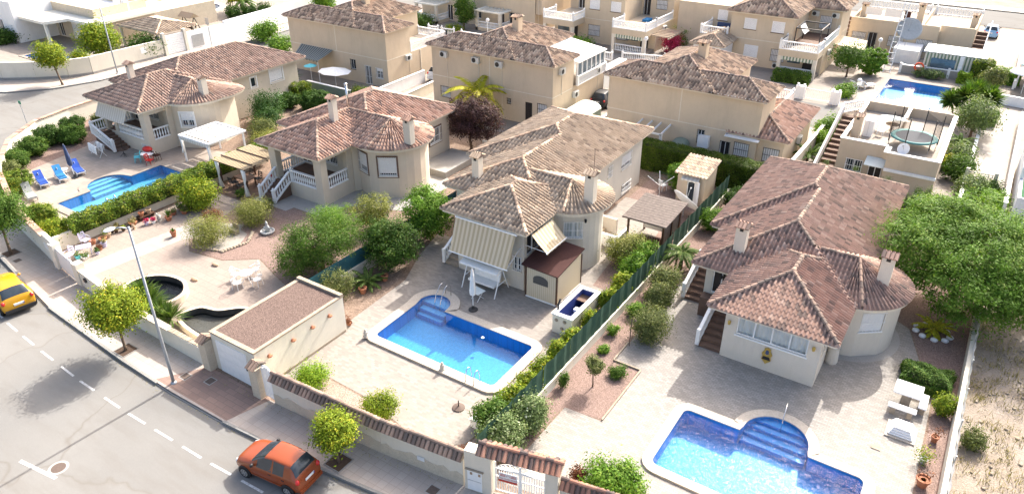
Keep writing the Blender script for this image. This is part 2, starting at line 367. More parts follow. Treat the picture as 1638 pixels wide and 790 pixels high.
class MB:
    def __init__(s): s.v = []; s.f = []; s.uv = None; s.r = None
    def add(s, vs, fs):
        o = len(s.v); s.v += [tuple(p) for p in vs]; s.f += [tuple(i+o for i in f) for f in fs]; return s
    def box(s, x0, y0, z0, x1, y1, z1):
        return s.add([(x0,y0,z0),(x1,y0,z0),(x1,y1,z0),(x0,y1,z0),(x0,y0,z1),(x1,y0,z1),(x1,y1,z1),(x0,y1,z1)],
              [(0,3,2,1),(4,5,6,7),(0,1,5,4),(1,2,6,5),(2,3,7,6),(3,0,4,7)])
    def cbox(s, cx, cy, z0, w, d, h): return s.box(cx-w/2, cy-d/2, z0, cx+w/2, cy+d/2, z0+h)
    def bar(s, p, q, w, h=None, up=(0, 0, 1)):
        h = h or w; p, q, up = Vector(p), Vector(q), Vector(up); d = (q-p).normalized()
        a = d.cross(up)
        if a.length < 1e-4: a = d.cross(Vector((0, 1, 0)))
        a.normalize(); b = a.cross(d).normalized(); a = a*w/2; b = b*h/2
        return s.add([p-a-b, p+a-b, p+a+b, p-a+b, q-a-b, q+a-b, q+a+b, q-a+b], [(0,1,2,3),(7,6,5,4),(0,4,5,1),(1,5,6,2),(2,6,7,3),(3,7,4,0)])
    def tube(s, pts, r, n=6, caps=True):
        pts = [Vector(p) for p in pts]; rr = r if isinstance(r, (list, tuple)) else [r]*len(pts)
        o = len(s.v); ref = Vector((.31, .17, .93))
        for i, p in enumerate(pts):
            d = (pts[min(i+1, len(pts)-1)]-pts[max(i-1, 0)]).normalized()
            a = d.cross(ref)
            if a.length < .05: a = d.cross(Vector((1, 0, 0)))
            a.normalize(); b = d.cross(a)
            for k in range(n):
                t = 2*math.pi*k/n; s.v.append(tuple(p+(a*math.cos(t)+b*math.sin(t))*rr[i]))
        for i in range(len(pts)-1):
            for k in range(n):
                s.f.append((o+i*n+k, o+i*n+(k+1) % n, o+(i+1)*n+(k+1) % n, o+(i+1)*n+k))
        if caps: s.f.append(tuple(o+k for k in range(n-1, -1, -1))); e = o+(len(pts)-1)*n; s.f.append(tuple(e+k for k in range(n)))
        return s
    def lathe(s, c, prof, n=12):
        o = len(s.v)
        for r, z in prof:
            for k in range(n):
                t = 2*math.pi*k/n; s.v.append((c[0]+r*math.cos(t), c[1]+r*math.sin(t), c[2]+z))
        for i in range(len(prof)-1):
            for k in range(n): s.f.append((o+i*n+k, o+i*n+(k+1) % n, o+(i+1)*n+(k+1) % n, o+(i+1)*n+k))
        s.f.append(tuple(o+k for k in range(n-1, -1, -1))); e = o+(len(prof)-1)*n; s.f.append(tuple(e+k for k in range(n)))
        return s
    def sph(s, c, r, nu=10, nv=7):
        rx, ry, rz = r if isinstance(r, (tuple, list)) else (r, r, r); o = len(s.v)
        for i in range(1, nv):
            p = math.pi*i/nv
            for k in range(nu): t = 2*math.pi*k/nu; s.v.append((c[0]+rx*math.sin(p)*math.cos(t), c[1]+ry*math.sin(p)*math.sin(t), c[2]-rz*math.cos(p)))
        b = len(s.v); s.v += [(c[0], c[1], c[2]-rz), (c[0], c[1], c[2]+rz)]
        for i in range(nv-2):
            for k in range(nu): s.f.append((o+i*nu+k, o+i*nu+(k+1) % nu, o+(i+1)*nu+(k+1) % nu, o+(i+1)*nu+k))
        for k in range(nu):
            s.f.append((b, o+(k+1) % nu, o+k)); q = o+(nv-2)*nu; s.f.append((b+1, q+k, q+(k+1) % nu))
        return s
    def prism(s, poly, z0, z1):
        n = len(poly)
        return s.add([(x, y, z0) for x, y in poly]+[(x, y, z1) for x, y in poly],
              [tuple(range(n-1, -1, -1)), tuple(range(n, 2*n))]+[(i, (i+1) % n, n+(i+1) % n, n+i) for i in range(n)])
    def build(s, name, mat, parent=None, smooth=False, origin=None):
        me = bpy.data.meshes.new(name)
        off = OFF[parent.name] if parent else (origin or (0, 0, 0))
        me.from_pydata([(x-off[0], y-off[1], z-off[2]) for x, y, z in s.v], [], s.f); 
        if s.uv:
            l = me.uv_layers.new(name='UVMap'); l.data.foreach_set('uv', [c for f in s.uv for uv in f for c in uv])
        if s.r is not None:
            a = me.attributes.new('rnd', 'FLOAT', 'FACE'); a.data.foreach_set('value', s.r)
        if smooth: me.polygons.foreach_set('use_smooth', [True]*len(me.polygons))
        o = mesh_obj(name, me, mat, parent)
        if parent: OFF[o.name] = off
        else: o.location = off; OFF[o.name] = off
        return o
def single(name, mb, mat, label, cat, origin, group=None, smooth=False):
    return tag(mb.build(name, mat, None, smooth, origin), label, cat, group)
def inst(name, me, mat, parent, loc, rot=(0, 0, 0), scale=(1, 1, 1)):
    o = mesh_obj(name, me, mat, parent); f = OFF[parent.name] if parent else (0, 0, 0)
    o.location = (loc[0]-f[0], loc[1]-f[1], loc[2]-f[2]); o.rotation_euler = rot; o.scale = scale; return o
def copy_tree(o, parent=None):
    c = link(o.copy())
    if parent: c.parent = parent
    for ch in o.children: copy_tree(ch, c)
    return c
def dup(o, loc, rz=0, label=None, s=None):
    c = copy_tree(o); c.location = loc; c.rotation_euler = (0, 0, rz)
    if s: c.scale = (s, s, s) if not isinstance(s, tuple) else s
    if label: c['label'] = label
    return c
def sheet(name, mat, outer, z, holes=(), kind='structure'):
    holes = [h for h in holes if all(inside(p, outer) for p in h)]
    loops = [[Vector((x, y, 0)) for x, y in outer]]+[[Vector((x, y, 0)) for x, y in h] for h in holes]
    tri = tessellate_polygon(loops); flat = [p for l in loops for p in l]
    mb = MB(); fs = []
    for a, b, c in tri:
        n = (flat[b]-flat[a]).cross(flat[c]-flat[a]).z
        if abs(n) > 1e-9: fs.append((a, b, c) if n > 0 else (a, c, b))
    mb.add([(p.x, p.y, z) for p in flat], fs)
    o = mb.build(name, mat); 
    if kind: o['kind'] = kind
    return o
def arc(cx, cy, r, a0, a1, n=16): return [(cx+r*math.cos(R(a0+(a1-a0)*i/n)), cy+r*math.sin(R(a0+(a1-a0)*i/n))) for i in range(n+1)]
def rect(x0, y0, x1, y1): return [(x0, y0), (x1, y0), (x1, y1), (x0, y1)]
# ------------------------------------------------------------------ foliage
def leaf_mesh(name, c, nrm, size, mat, rng, asp=.55, droop=0):
    N = len(c); rnd = rng.normal(size=(N, 3))
    nrm = nrm/np.maximum(1e-6, np.linalg.norm(nrm, axis=1, keepdims=True))
    a = np.cross(nrm, rnd); a /= np.maximum(1e-6, np.linalg.norm(a, axis=1, keepdims=True))
    b = np.cross(nrm, a); sz = size*rng.uniform(.6, 1.3, N)[:, None]
    q = np.stack([c-a*sz, c-b*sz*asp+nrm*sz*.12, c+a*sz, c+b*sz*asp+nrm*sz*.12], 1).reshape(-1, 3)
    return quads_mesh(name, q, mat, rng.uniform(0, 1, N))
def quads_mesh(name, q, mat, rnd):
    N = len(rnd); me = bpy.data.meshes.new(name)
    me.vertices.add(4*N); me.vertices.foreach_set('co', q.astype(np.float32).ravel())
    me.loops.add(4*N); me.loops.foreach_set('vertex_index', np.arange(4*N, dtype=np.int32))
    me.polygons.add(N); me.polygons.foreach_set('loop_start', np.arange(0, 4*N, 4, dtype=np.int32))
    a = me.attributes.new('rnd', 'FLOAT', 'FACE'); a.data.foreach_set('value', np.asarray(rnd, np.float32))
    me.materials.append(MATS[mat]); me.update(calc_edges=True); return me
def crown_mesh(name, blobs, clumps, per, cr, leafsize, mat, seed, asp=.55, up=.5, inner=.5, flat=.8):
    rng = np.random.default_rng(seed); bl = np.array(blobs, float)
    w = bl[:, 3]*bl[:, 4]*bl[:, 5]; w = w**.8; w /= w.sum(); idx = rng.choice(len(bl), clumps, p=w)
    d = rng.normal(size=(clumps, 3)); d /= np.linalg.norm(d, axis=1, keepdims=True)
    r = inner+(1-inner)*rng.uniform(0, 1, clumps)**.6
    wob = 1+.16*np.sin(d[:, 0]*5+seed)*np.cos(d[:, 1]*4+seed*2)+.1*rng.normal(size=clumps)
    cc = bl[idx, :3]+d*(r*np.clip(wob, .7, 1.3))[:, None]*bl[idx, 3:]
    j = np.repeat(np.arange(clumps), per); off = rng.normal(size=(len(j), 3))*cr*np.array([1, 1, flat])
    crs = rng.uniform(.55, 1.25, clumps)[j][:, None]
    c = cc[j]+off*crs; keep = c[:, 2] > .02; c, j, off = c[keep], j[keep], off[keep]
    ctr = bl[idx[j], :3]
    n = (c-ctr)/bl[idx[j], 3:]; n /= np.maximum(1e-6, np.linalg.norm(n, axis=1, keepdims=True))
    n = n*.6+off/cr*.25+np.array([0, 0, up])+rng.normal(size=c.shape)*.5
    me = leaf_mesh(name, c, n, leafsize, mat, rng, asp)
    tone = rng.normal(0, .16, clumps)[j]+rng.uniform(.1, .9, len(j))
    me.attributes['rnd'].data.foreach_set('value', np.clip(tone, 0, 1).astype(np.float32))
    return me, cc
def box_leaves(name, x0, y0, z0, x1, y1, z1, n, leafsize, mat, seed, rough=.07, asp=.55, round_=.25, wav=.12):
    """clipped hedge: leaves near the faces of a box with rounded shoulders and an uneven trim"""
    rng = np.random.default_rng(seed); L, W, H = x1-x0, y1-y0, z1-z0
    ar = np.array([L*W, L*H, L*H, W*H, W*H]); f = rng.choice(5, n, p=ar/ar.sum())
    u = rng.uniform(size=(n, 3)); nr = np.zeros((n, 3))
    for k, (ax, s) in enumerate([(2, 1), (1, 0), (1, 1), (0, 0), (0, 1)]):
        m = f == k; u[m, ax] = s; nr[m, ax] = 1 if s else -1
    p = u*np.array([L, W, H])
    m = np.minimum(np.minimum(p[:, 0], L-p[:, 0]), np.minimum(p[:, 1], W-p[:, 1])); sh = np.clip(1-m/round_, 0, 1)
    p[:, 2] -= np.where(p[:, 2] > H-round_, sh**2*round_*.6, 0)
    wv = wav*(np.sin(p[:, 0]*2.3+seed)*np.sin(p[:, 1]*2.1+1)+np.sin((p[:, 0]+p[:, 1])*5.1+p[:, 2]*3))*.6
    p += nr*(wv-abs(rng.normal(0, rough, n)))[:, None]+rng.normal(0, rough*.5, (n, 3))
    p[:, 2] = np.maximum(p[:, 2], .02)
    me = leaf_mesh(name, p+np.array([x0, y0, z0]), nr+rng.normal(size=(n, 3))*.55+np.array([0, 0, .3]), leafsize, mat, rng, asp)
    tone = np.clip(.5+.9*wv/max(wav, .01)*.25+rng.normal(0, .25, n), 0, 1)
    me.attributes['rnd'].data.foreach_set('value', tone.astype(np.float32)); return me
def branches(mb, base, top, r, cc, n, seed, zf=.55):
    rng = random.Random(seed); base, top = Vector(base), Vector(top)
    k = Vector((rng.uniform(-.12, .12), rng.uniform(-.12, .12), 0))*(top-base).length*.5
    mb.tube([base-Vector((0, 0, .05)), base+(top-base)*.12, base.lerp(top, .5)+k, top], [r*1.35, r, r*.8, r*.55], 7)
    for i in range(n):
        c = Vector(cc[rng.randrange(len(cc))]); s = base.lerp(top, rng.uniform(zf, 1)); m = s.lerp(c, .5)+Vector((0, 0, rng.uniform(0, .15)))
        mb.tube([s, m, c], [r*.4, r*.25, r*.08], 5)
def tree(name, label, cat, loc, blobs, clumps, per, cr, ls, mat, trunk_h, trunk_r, seed, bark='bark', group=None, nb=10, lean=(0, 0), **k):
    t = local_thing(name, label, cat, loc, 0, group)
    me, cc = crown_mesh('crown', blobs, clumps, per, cr, ls, mat, seed, **k)
    mesh_obj('crown', me, None, t)
    mb = MB(); branches(mb, (0, 0, 0), (lean[0], lean[1], trunk_h), trunk_r, cc, nb, seed); mb.build('trunk', bark, t, True)
    return t
def bush(name, label, loc, r, h, mat, seed, n=60, per=40, ls=.05, cr=None, group=None, cat='bush', stems=5, inner=.45, asp=.55, rz=0, sq=1., lift=0):
    """r: radius or (rx, ry); foliage down to the ground, several stems"""
    rx, ry = r if isinstance(r, tuple) else (r, r)
    t = local_thing(name, label, cat, loc, rz, group)
    blobs = [(0, 0, h*.52+lift, rx*.86, ry*.86, h*.46), (rx*.3, ry*.2, h*.6+lift, rx*.6, ry*.6, h*.4), (-rx*.3, -ry*.25, h*.5+lift, rx*.62, ry*.62, h*.42), (rx*.1, -ry*.35, h*.45+lift, rx*.55, ry*.55, h*.38)]
    me, cc = crown_mesh('foliage', blobs, n, per, cr or min(rx, ry)*.24, ls, mat, seed, inner=inner, asp=asp)
    mesh_obj('foliage', me, None, t)
    mb = MB(); rg = random.Random(seed)
    for i in range(stems):
        c = Vector(cc[rg.randrange(len(cc))]); b = Vector((rg.uniform(-.12, .12)*rx, rg.uniform(-.12, .12)*ry, -.03))
        mb.tube([b, b.lerp(c, .5)+Vector((0, 0, .1*h)), c], [.035*max(.5, h*.6), .025*max(.5, h*.6), .008], 5)
    mb.build('stem', 'bark', t, True)
    return t
def frond_mesh(name, L, droop, width, mat, seed, pairs=22, up=.9, fine=1.):
    """feather frond along +X, arching up then down"""
    rng = np.random.default_rng(seed); qs = []
    def P_(u): return np.array([L*u*(1-.12*u*u), 0, up*L*.55*u-droop*L*u*u])
    q = []
    for i in range(pairs):
        u = .12+.88*i/(pairs-1); p = P_(u); tg = P_(min(1, u+.02))-P_(u-.02); tg /= np.linalg.norm(tg)
        wl = width*math.sin(math.pi*min(1, .18+u*.8))**.7*(1 if u < .9 else .7)
        for sd_ in (-1, 1):
            d = np.array([0, sd_, 0])*.8+tg*.65+np.array([0, 0, -.28-rng.uniform(0, .2)]); d /= np.linalg.norm(d)
            n = np.cross(d, tg); n /= np.linalg.norm(n); wv = np.cross(n, d)*.028*fine
            e = p+d*wl*rng.uniform(.85, 1.1); m = p+d*wl*.5
            q += [p, m+wv, e, m-wv]
    for i in range(6):
        a, b = P_(i/6), P_((i+1)/6); w = np.array([0, .02*(1-i/7)*fine, 0]); q += [a-w, a+w, b+w*.8, b-w*.8]
    q = np.array(q); return quads_mesh(name, q, mat, rng.uniform(0, 1, len(q)//4))
def palm(name, label, loc, trunk_h, trunk_r, L, nfr, mat, seed, droop=.75, up=.9, width=.45, bark='bark', group=None, cat='palm', tiers=(.95, .1), pairs=22, fine=1.):
    t = local_thing(name, label, cat, loc, random.Random(seed).uniform(0, 6), group); rg = random.Random(seed)
    if trunk_h > .05:
        mb = MB(); n = max(3, int(trunk_h/.12)); pts = []; rr = []
        for i in range(n+1): pts += [(0, 0, trunk_h*i/n-.03)]; rr += [trunk_r*(1.1 if i % 2 else .92)*(1-.25*i/n)]
        mb.tube(pts, rr, 8); mb.build('trunk', bark, t, True)
    ms = [frond_mesh('frond', L, droop*k, width, mat, seed+i, pairs, up, fine) for i, k in enumerate((.8, 1.1))]
    for i in range(nfr):
        o = mesh_obj('frond', ms[i % 2], None, t); tier = i/max(1, nfr-1)
        o.location = (0, 0, trunk_h-.02); o.rotation_euler = (0, R(-(tiers[0]*60*(1-tier)+tiers[1]*60*tier)+18), i*2.399+rg.uniform(-.2, .2)); s = rg.uniform(.82, 1.08); o.scale = (s, s, s)
    return t
def spiky(name, label, loc, L, n, mat, seed, w=.035, up=(.25, 1.2), cat='plant', group=None, hub=.05, heads=((0, 0, 0),)):
    """agave / yucca / dwarf palm rosette of straight blades"""
    t = local_thing(name, label, cat, loc, 0, group); rng = np.random.default_rng(seed); q = []
    for hx, hy, hz in heads:
        for i in range(n):
            a = rng.uniform(0, 6.283); e = rng.uniform(*up); d = np.array([math.cos(a)*math.cos(e), math.sin(a)*math.cos(e), math.sin(e)])
            s = np.array([-math.sin(a), math.cos(a), 0])*w; l = L*rng.uniform(.75, 1.1); b = np.array([hx, hy, hz+.03])
            q += [b+d*hub, b+d*l*.45+s, b+d*l-np.array([0, 0, .12*l]), b+d*l*.45-s]
    q = np.array(q); mesh_obj('foliage', quads_mesh('foliage', q, mat, rng.uniform(0, 1, len(q)//4)), None, t)
    mb = MB()
    for hx, hy, hz in heads: mb.tube([(hx*.3, hy*.3, -.03), (hx, hy, hz+.06)], [hub*1.2, hub], 6)
    mb.build('stem', 'bark', t, True); return t

# ------------------------------------------------------------------ roofs
PROF = [(0, 0), (.07, .62), (.29, 1), (.51, .62), (.58, 0), (.79, -.32), (1, 0)]
NP = len(PROF)
def tile_shape(cw, ct, hh, pitch):
    """one barrel tile: top skin and lower lip; x along eave, y up the slope in plan"""
    v = []
    for y, lift in ((-.12, .038), (ct+.01, 0)):
        v += [(p*cw, y, hh*h+lift+pitch*y) for p, h in PROF]
    v += [(p*cw, -.12, -.03+pitch*-.12) for p, h in PROF]
    f = [(i, i+1, NP+1+i, NP+i) for i in range(NP-1)]+[(2*NP+i, 2*NP+1+i, 1+i, i) for i in range(NP-1)]
    return np.array(v), np.array(f)
def np_mesh(name, v, f, rnd, mat):
    me = bpy.data.meshes.new(name); N = len(f)
    me.vertices.add(len(v)); me.vertices.foreach_set('co', v.astype(np.float32).ravel())
    me.loops.add(4*N); me.loops.foreach_set('vertex_index', f.astype(np.int32).ravel())
    me.polygons.add(N); me.polygons.foreach_set('loop_start', np.arange(0, 4*N, 4, dtype=np.int32))
    a = me.attributes.new('rnd', 'FLOAT', 'FACE'); a.data.foreach_set('value', rnd.astype(np.float32))
    me.materials.append(MATS[mat]); me.update(calc_edges=True); return me
_cap = {}
def cap_mesh(mat, ln=.44, r=.12):
    k = (mat, ln, r)
    if k not in _cap:
        mb = MB(); n = 5
        for x, q in ((0, 1.12), (ln, .9)):
            mb.v += [(x, q*r*math.cos(math.pi*i/n), q*r*math.sin(math.pi*i/n)-.02) for i in range(n+1)]
        mb.f = [(i, n+1+i, n+2+i, i+1) for i in range(n)]+[tuple(range(n+1)), tuple(range(2*n+1, n, -1))]
        me = bpy.data.meshes.new('ridge_tile'); me.from_pydata(mb.v, [], mb.f); me.materials.append(MATS[mat]); _cap[k] = me
    return _cap[k]
def cap_line(roof_o, a, b, mat, individual, acc, test=None, ln=.44, r=.12):
    a, b = Vector(a), Vector(b); d = b-a; L = d.length
    if L < .2: return
    n = max(1, round(L/(ln*.86))); st = L/n; d.normalize()
    rz = math.atan2(d.y, d.x); ry = -math.asin(max(-1, min(1, d.z)))
    for i in range(n):
        p = a+d*st*i; c = a+d*st*(i+.5)
        if test and not test(c): continue
        jz = random.uniform(-.03, .03)
        if individual: inst('ridge_tile', cap_mesh(mat+'_one', ln, r), None, roof_o, p+Vector((0, 0, .035)), (0, ry, rz+jz))
        else: acc.append((p+Vector((0, 0, .035)), ry, rz+jz, ln, r))
def caps_joined(acc, roof_o, mat, name='ridge_tiles'):
    if not acc: return
    mb = MB(); mb.r = []
    for p, ry, rz, ln, r in acc:
        me = cap_mesh(mat, ln, r); M = Matrix.Translation(p) @ Matrix.Rotation(rz, 4, 'Z') @ Matrix.Rotation(ry, 4, 'Y')
        mb.add([M @ v.co for v in me.vertices], [tuple(q.vertices) for q in me.polygons]); mb.r += [random.random()]*len(me.polygons)
    o = mb.build(name, mat, roof_o); o['kind'] = 'stuff'; return o
def roof(parent, rects, ze, pitch, mat, cones=(), individual=(), cap_single=True, cw=.226, ct=.30, hh=.105, cap_mat=None):
    """rects: (x0,y0,x1,y1[,open]) hip roofs joined at one eave height; cones: (cx,cy,r or r(theta),a0,a1); individual: (rect index, side) laid as separate tiles"""
    cap_mat = cap_mat or ('tile_town' if mat == 'tile_buff' else 'tile_cap')
    def hR(q, x, y):
        x0, y0, x1, y1 = q[:4]; op = q[4] if len(q) > 4 else ''
        if not (x0 <= x <= x1 and y0 <= y <= y1): return -9
        m = [y-y0, y1-y]
        if 'L' not in op: m.append(x-x0)
        if 'R' not in op: m.append(x1-x)
        return ze+pitch*min(m)
    def hC(c, x, y):
        dx, dy = x-c[0], y-c[1]; th = math.degrees(math.atan2(dy, dx))
        if not (c[3] <= th <= c[4]): return -9
        rr = c[2](th) if callable(c[2]) else c[2]; r = math.hypot(dx, dy)
        return ze+c[5]*(1-r/rr) if r < rr else -9
    cones = [c if len(c) > 5 else (*c, pitch*(c[2](0) if callable(c[2]) else c[2])) for c in cones]
    deck = MB(); acc = []; parts = []
    roof_o = None; allv = []; jobs = []
    for i, q in enumerate(rects):
        x0, y0, x1, y1 = q[:4]; op = q[4] if len(q) > 4 else ''; w, d = x1-x0, y1-y0
        m = d/2 if op else min(w, d)/2; zr = ze+pitch*m-.006*i; zi = ze-.006*i-.06
        sides = {'F': ((x0, y0), (1, 0), (0, 1), w), 'R': ((x1, y0), (0, 1), (-1, 0), d), 'B': ((x1, y1), (-1, 0), (0, -1), w), 'L': ((x0, y1), (0, -1), (1, 0), d)}
        for sd_, (O, e, n, Le) in sides.items():
            if sd_ in op: continue
            la = 0 if ((sd_ == 'F' and 'L' in op) or (sd_ == 'B' and 'R' in op)) else 1
            lb = 0 if ((sd_ == 'F' and 'R' in op) or (sd_ == 'B' and 'L' in op)) else 1
            W3 = lambda s, t, z: (O[0]+e[0]*s+n[0]*t, O[1]+e[1]*s+n[1]*t, z)
            pl = [W3(0, 0, zi), W3(Le, 0, zi), W3(Le-lb*m, m, zi+pitch*m), W3(la*m, m, zi+pitch*m)]
            if la and lb and abs(Le-2*m) < 1e-6: pl = pl[:3]
            deck.add(pl, [tuple(range(len(pl)))])
            jobs.append((i, sd_, O, e, n, Le, m, la, lb))
        zc = zr+.02
        if op:
            A = (x0+(0 if 'L' in op else m), (y0+y1)/2, zc); B = (x1-(0 if 'R' in op else m), (y0+y1)/2, zc)
        elif w >= d: A = (x0+m, (y0+y1)/2, zc); B = (x1-m, (y0+y1)/2, zc)
        else: A = ((x0+x1)/2, y0+m, zc); B = ((x0+x1)/2, y1-m, zc)
        lines = [(A, B)]
        for (cx, cy), pk in (((x0, y0), A), ((x1, y0), B if w >= d or op else A), ((x1, y1), B), ((x0, y1), A if w >= d or op else B)):
            if ('L' in op and cx == x0) or ('R' in op and cx == x1): continue
            lines.append(((cx, cy, ze+.03-.006*i), pk))
        def test(c, i=i):
            for j, r2 in enumerate(rects):
                if j != i and hR(r2, c.x, c.y) > c.z-.02-.045: return False
            return all(hC(k, c.x, c.y) < c.z-.04 for k in cones)
        parts.append((lines, test))
    for c in cones:
        n = 28; cx, cy = c[:2]; rf = c[2] if callable(c[2]) else (lambda th, r=c[2]: r)
        ring = [c[3]+(c[4]-c[3])*k/n for k in range(n+1)]
        deck.add([(cx, cy, ze+c[5]-.03)]+[(cx+rf(a)*math.cos(R(a)), cy+rf(a)*math.sin(R(a)), ze-.03) for a in ring], [(0, k+1, k+2) for k in range(n)])
    roof_o = deck.build('roof', cap_mat, parent)
    a = roof_o.data.attributes.new('rnd', 'FLOAT', 'FACE'); a.data.foreach_set('value', [.45]*len(roof_o.data.polygons))
    tv, tf = tile_shape(cw, ct, hh, pitch)
    off = np.array(OFF[parent.name])
    for (i, sd_, O, e, n, Le, m, la, lb) in jobs:
        O2, e2, n2 = np.array(O), np.array(e), np.array(n)
        base = float(O2 @ e2); s0 = math.floor(base/cw)*cw-base
        ss = np.arange(s0, Le, cw); tt = np.arange(0, m, ct)
        S, T = [x.ravel() for x in np.meshgrid(ss, tt)]
        keep = (S+cw > la*T-.0) & (S < Le-lb*T)
        S, T = S[keep], T[keep]; ok = []
        for s, t in zip(S, T):
            good = True; cor = [(s+a_*cw, t+b_*ct) for a_ in (0, 1) for b_ in (0, 1)]; bur = 0
            for (a_, b_) in cor:
                p = O2+e2*a_+n2*b_; own = ze+pitch*b_
                h = max([hR(r2, *p) for j, r2 in enumerate(rects) if j != i]+[hC(k, *p) for k in cones]+[-9])
                if h > own+.075: bur += 1
            if bur == 4: good = False
            else:
                for j in range(i):
                    if all(abs(hR(rects[j], *(O2+e2*a_+n2*b_))-(ze+pitch*b_)) < .004 for a_, b_ in cor): good = False; break
            ok.append(good)
        ok = np.array(ok, bool); S, T = S[ok], T[ok]
        if not len(S): continue
        z_i = ze-.006*i; rz = math.atan2(e[1], e[0])
        if (i, sd_) in individual:
            full = (S >= la*(T+ct)) & (S+cw <= Le-lb*(T+ct))
            me = bpy.data.meshes.new('roof_tile'); me.from_pydata(tv.tolist(), [], tf.tolist()); me.materials.append(MATS[mat+'_one'])
            for s, t in zip(S[full], T[full]):
                p = O2+e2*s+n2*t
                inst('roof_tile', me, None, roof_o, (p[0], p[1], z_i+pitch*t+random.uniform(0, .006)), (0, 0, rz+random.uniform(-.012, .012)))
            S, T = S[~full], T[~full]
            if not len(S): continue
        N = len(S); jit = np.random.default_rng(i*7+len(S)).uniform(0, .008, N)
        st = np.zeros((N, 3*NP, 3)); st[:, :, 0] = tv[None, :, 0]+S[:, None]; st[:, :, 1] = tv[None, :, 1]+T[:, None]; st[:, :, 2] = tv[None, :, 2]+pitch*T[:, None]+jit[:, None]
        f = (tf[None]+3*NP*np.arange(N)[:, None, None]).reshape(-1, 4)
        me = np_mesh('roof_tiles', st.reshape(-1, 3), f, np.repeat(np.random.default_rng(N+i).uniform(0, 1, N), 2*NP-2), mat)
        bm = bmesh.new(); bm.from_mesh(me)
        for on, nn, sx in ((la, (-1, 1, 0), 0), (lb, (1, 1, 0), Le)):
            if on: bmesh.ops.bisect_plane(bm, geom=bm.verts[:]+bm.edges[:]+bm.faces[:], plane_co=(sx, 0, 0), plane_no=nn, clear_outer=True, dist=1e-5)
            else:
                bmesh.ops.bisect_plane(bm, geom=bm.verts[:]+bm.edges[:]+bm.faces[:], plane_co=(sx, 0, 0), plane_no=(-1 if sx == 0 else 1, 0, 0), clear_outer=True, dist=1e-5)
        bmesh.ops.bisect_plane(bm, geom=bm.verts[:]+bm.edges[:]+bm.faces[:], plane_co=(0, m, 0), plane_no=(0, 1, 0), clear_outer=True, dist=1e-5)
        M = Matrix(((e[0], n[0], 0, O[0]-off[0]), (e[1], n[1], 0, O[1]-off[1]), (0, 0, 1, z_i-off[2]), (0, 0, 0, 1)))
        bmesh.ops.transform(bm, matrix=M, verts=bm.verts[:])
        bm.to_mesh(me); bm.free(); allv.append(me)
    # cones
    for c in cones:
        cx, cy = c[:2]; rf = c[2] if callable(c[2]) else (lambda th, r=c[2]: r)
        rm = max(rf(c[3]), rf((c[3]+c[4])/2)); nc = max(8, int(math.radians(c[4]-c[3])*rm/cw/2)*2); vs = []; fs = []; rn = []
        nr = int(rm/ct)
        for k in range(nr):
            f0, f1 = 1-k/nr, 1-(k+1)/nr; stp = 1 if f0 > .5 else (2 if f0 > .24 else 4)
            for j in range(0, nc, stp):
                a0 = c[3]+(c[4]-c[3])*j/nc; a1 = c[3]+(c[4]-c[3])*min(nc, j+stp)/nc; b = len(vs)
                for fr, lift in ((f0*1.035, .034), (max(f1*.98, .01), 0)):
                    for p, h in PROF:
                        a = a0+(a1-a0)*p; r_ = rf(a)*fr; vs.append((cx+r_*math.cos(R(a)), cy+r_*math.sin(R(a)), ze+c[5]*(1-fr)+hh*h*min(1.2, stp)+lift))
                for p, h in PROF:
                    a = a0+(a1-a0)*p; r_ = rf(a)*f0*1.035; vs.append((cx+r_*math.cos(R(a)), cy+r_*math.sin(R(a)), ze+c[5]*(1-f0)-.03))
                fs += [tuple(b+x for x in q) for q in tf.tolist()]; rn += [random.random()]*(2*NP-2)
        allv.append(np_mesh('roof_tiles', np.array(vs)-off, np.array(fs), np.array(rn), mat))
        n = len(c) and 3
        for t_ in (.12, .5, .86):
            a = c[3]+(c[4]-c[3])*t_; rr = rf(a)
            cap_line(roof_o, (cx+rr*math.cos(R(a)), cy+rr*math.sin(R(a)), ze+.05), (cx, cy, ze+c[5]+.05), cap_mat, cap_single, acc, None, .42, .085)
    bm = bmesh.new()
    for me in allv: bm.from_mesh(me); bpy.data.meshes.remove(me)
    me = bpy.data.meshes.new('roof_tiles'); bm.to_mesh(me); bm.free(); me.materials.append(MATS[mat])
    o = mesh_obj('roof_tiles', me, None, roof_o); o['kind'] = 'stuff'; OFF[o.name] = OFF[parent.name]
    for lines, test in parts:
        for A, B in lines: cap_line(roof_o, A, B, cap_mat, cap_single, acc, test)
    caps_joined(acc, roof_o, cap_mat)
    return roof_o

# ------------------------------------------------------------------ walls, windows, balustrades
def wall_frame(p0, p1):
    d = Vector((p1[0]-p0[0], p1[1]-p0[1], 0)); L = d.length; d.normalize(); return d, Vector((d.y, -d.x, 0)), L
def wall_face(mb, p0, p1, z0, z1, holes=(), depth=.13):
    d, n, L = wall_frame(p0, p1); o = Vector((p0[0], p0[1], 0))
    ss = sorted({0, L, *[h[0] for h in holes], *[h[1] for h in holes]}); zs = sorted({z0, z1, *[h[2] for h in holes], *[h[3] for h in holes]})
    X = lambda s, z, k=0: tuple(o+d*s-n*k+Vector((0, 0, z)))
    for a, b in zip(ss, ss[1:]):
        for c, e in zip(zs, zs[1:]):
            if any(h[0]-1e-6 <= a and b <= h[1]+1e-6 and h[2]-1e-6 <= c and e <= h[3]+1e-6 for h in holes): continue
            mb.add([X(a, c), X(b, c), X(b, e), X(a, e)], [(0, 1, 2, 3)])
    for s0, s1, a, b in [h[:4] for h in holes]:
        D = depth
        mb.add([X(s0, a), X(s1, a), X(s1, b), X(s0, b), X(s0, a, D), X(s1, a, D), X(s1, b, D), X(s0, b, D)], [(0, 4, 5, 1), (1, 5, 6, 2), (2, 6, 7, 3), (3, 7, 4, 0)])
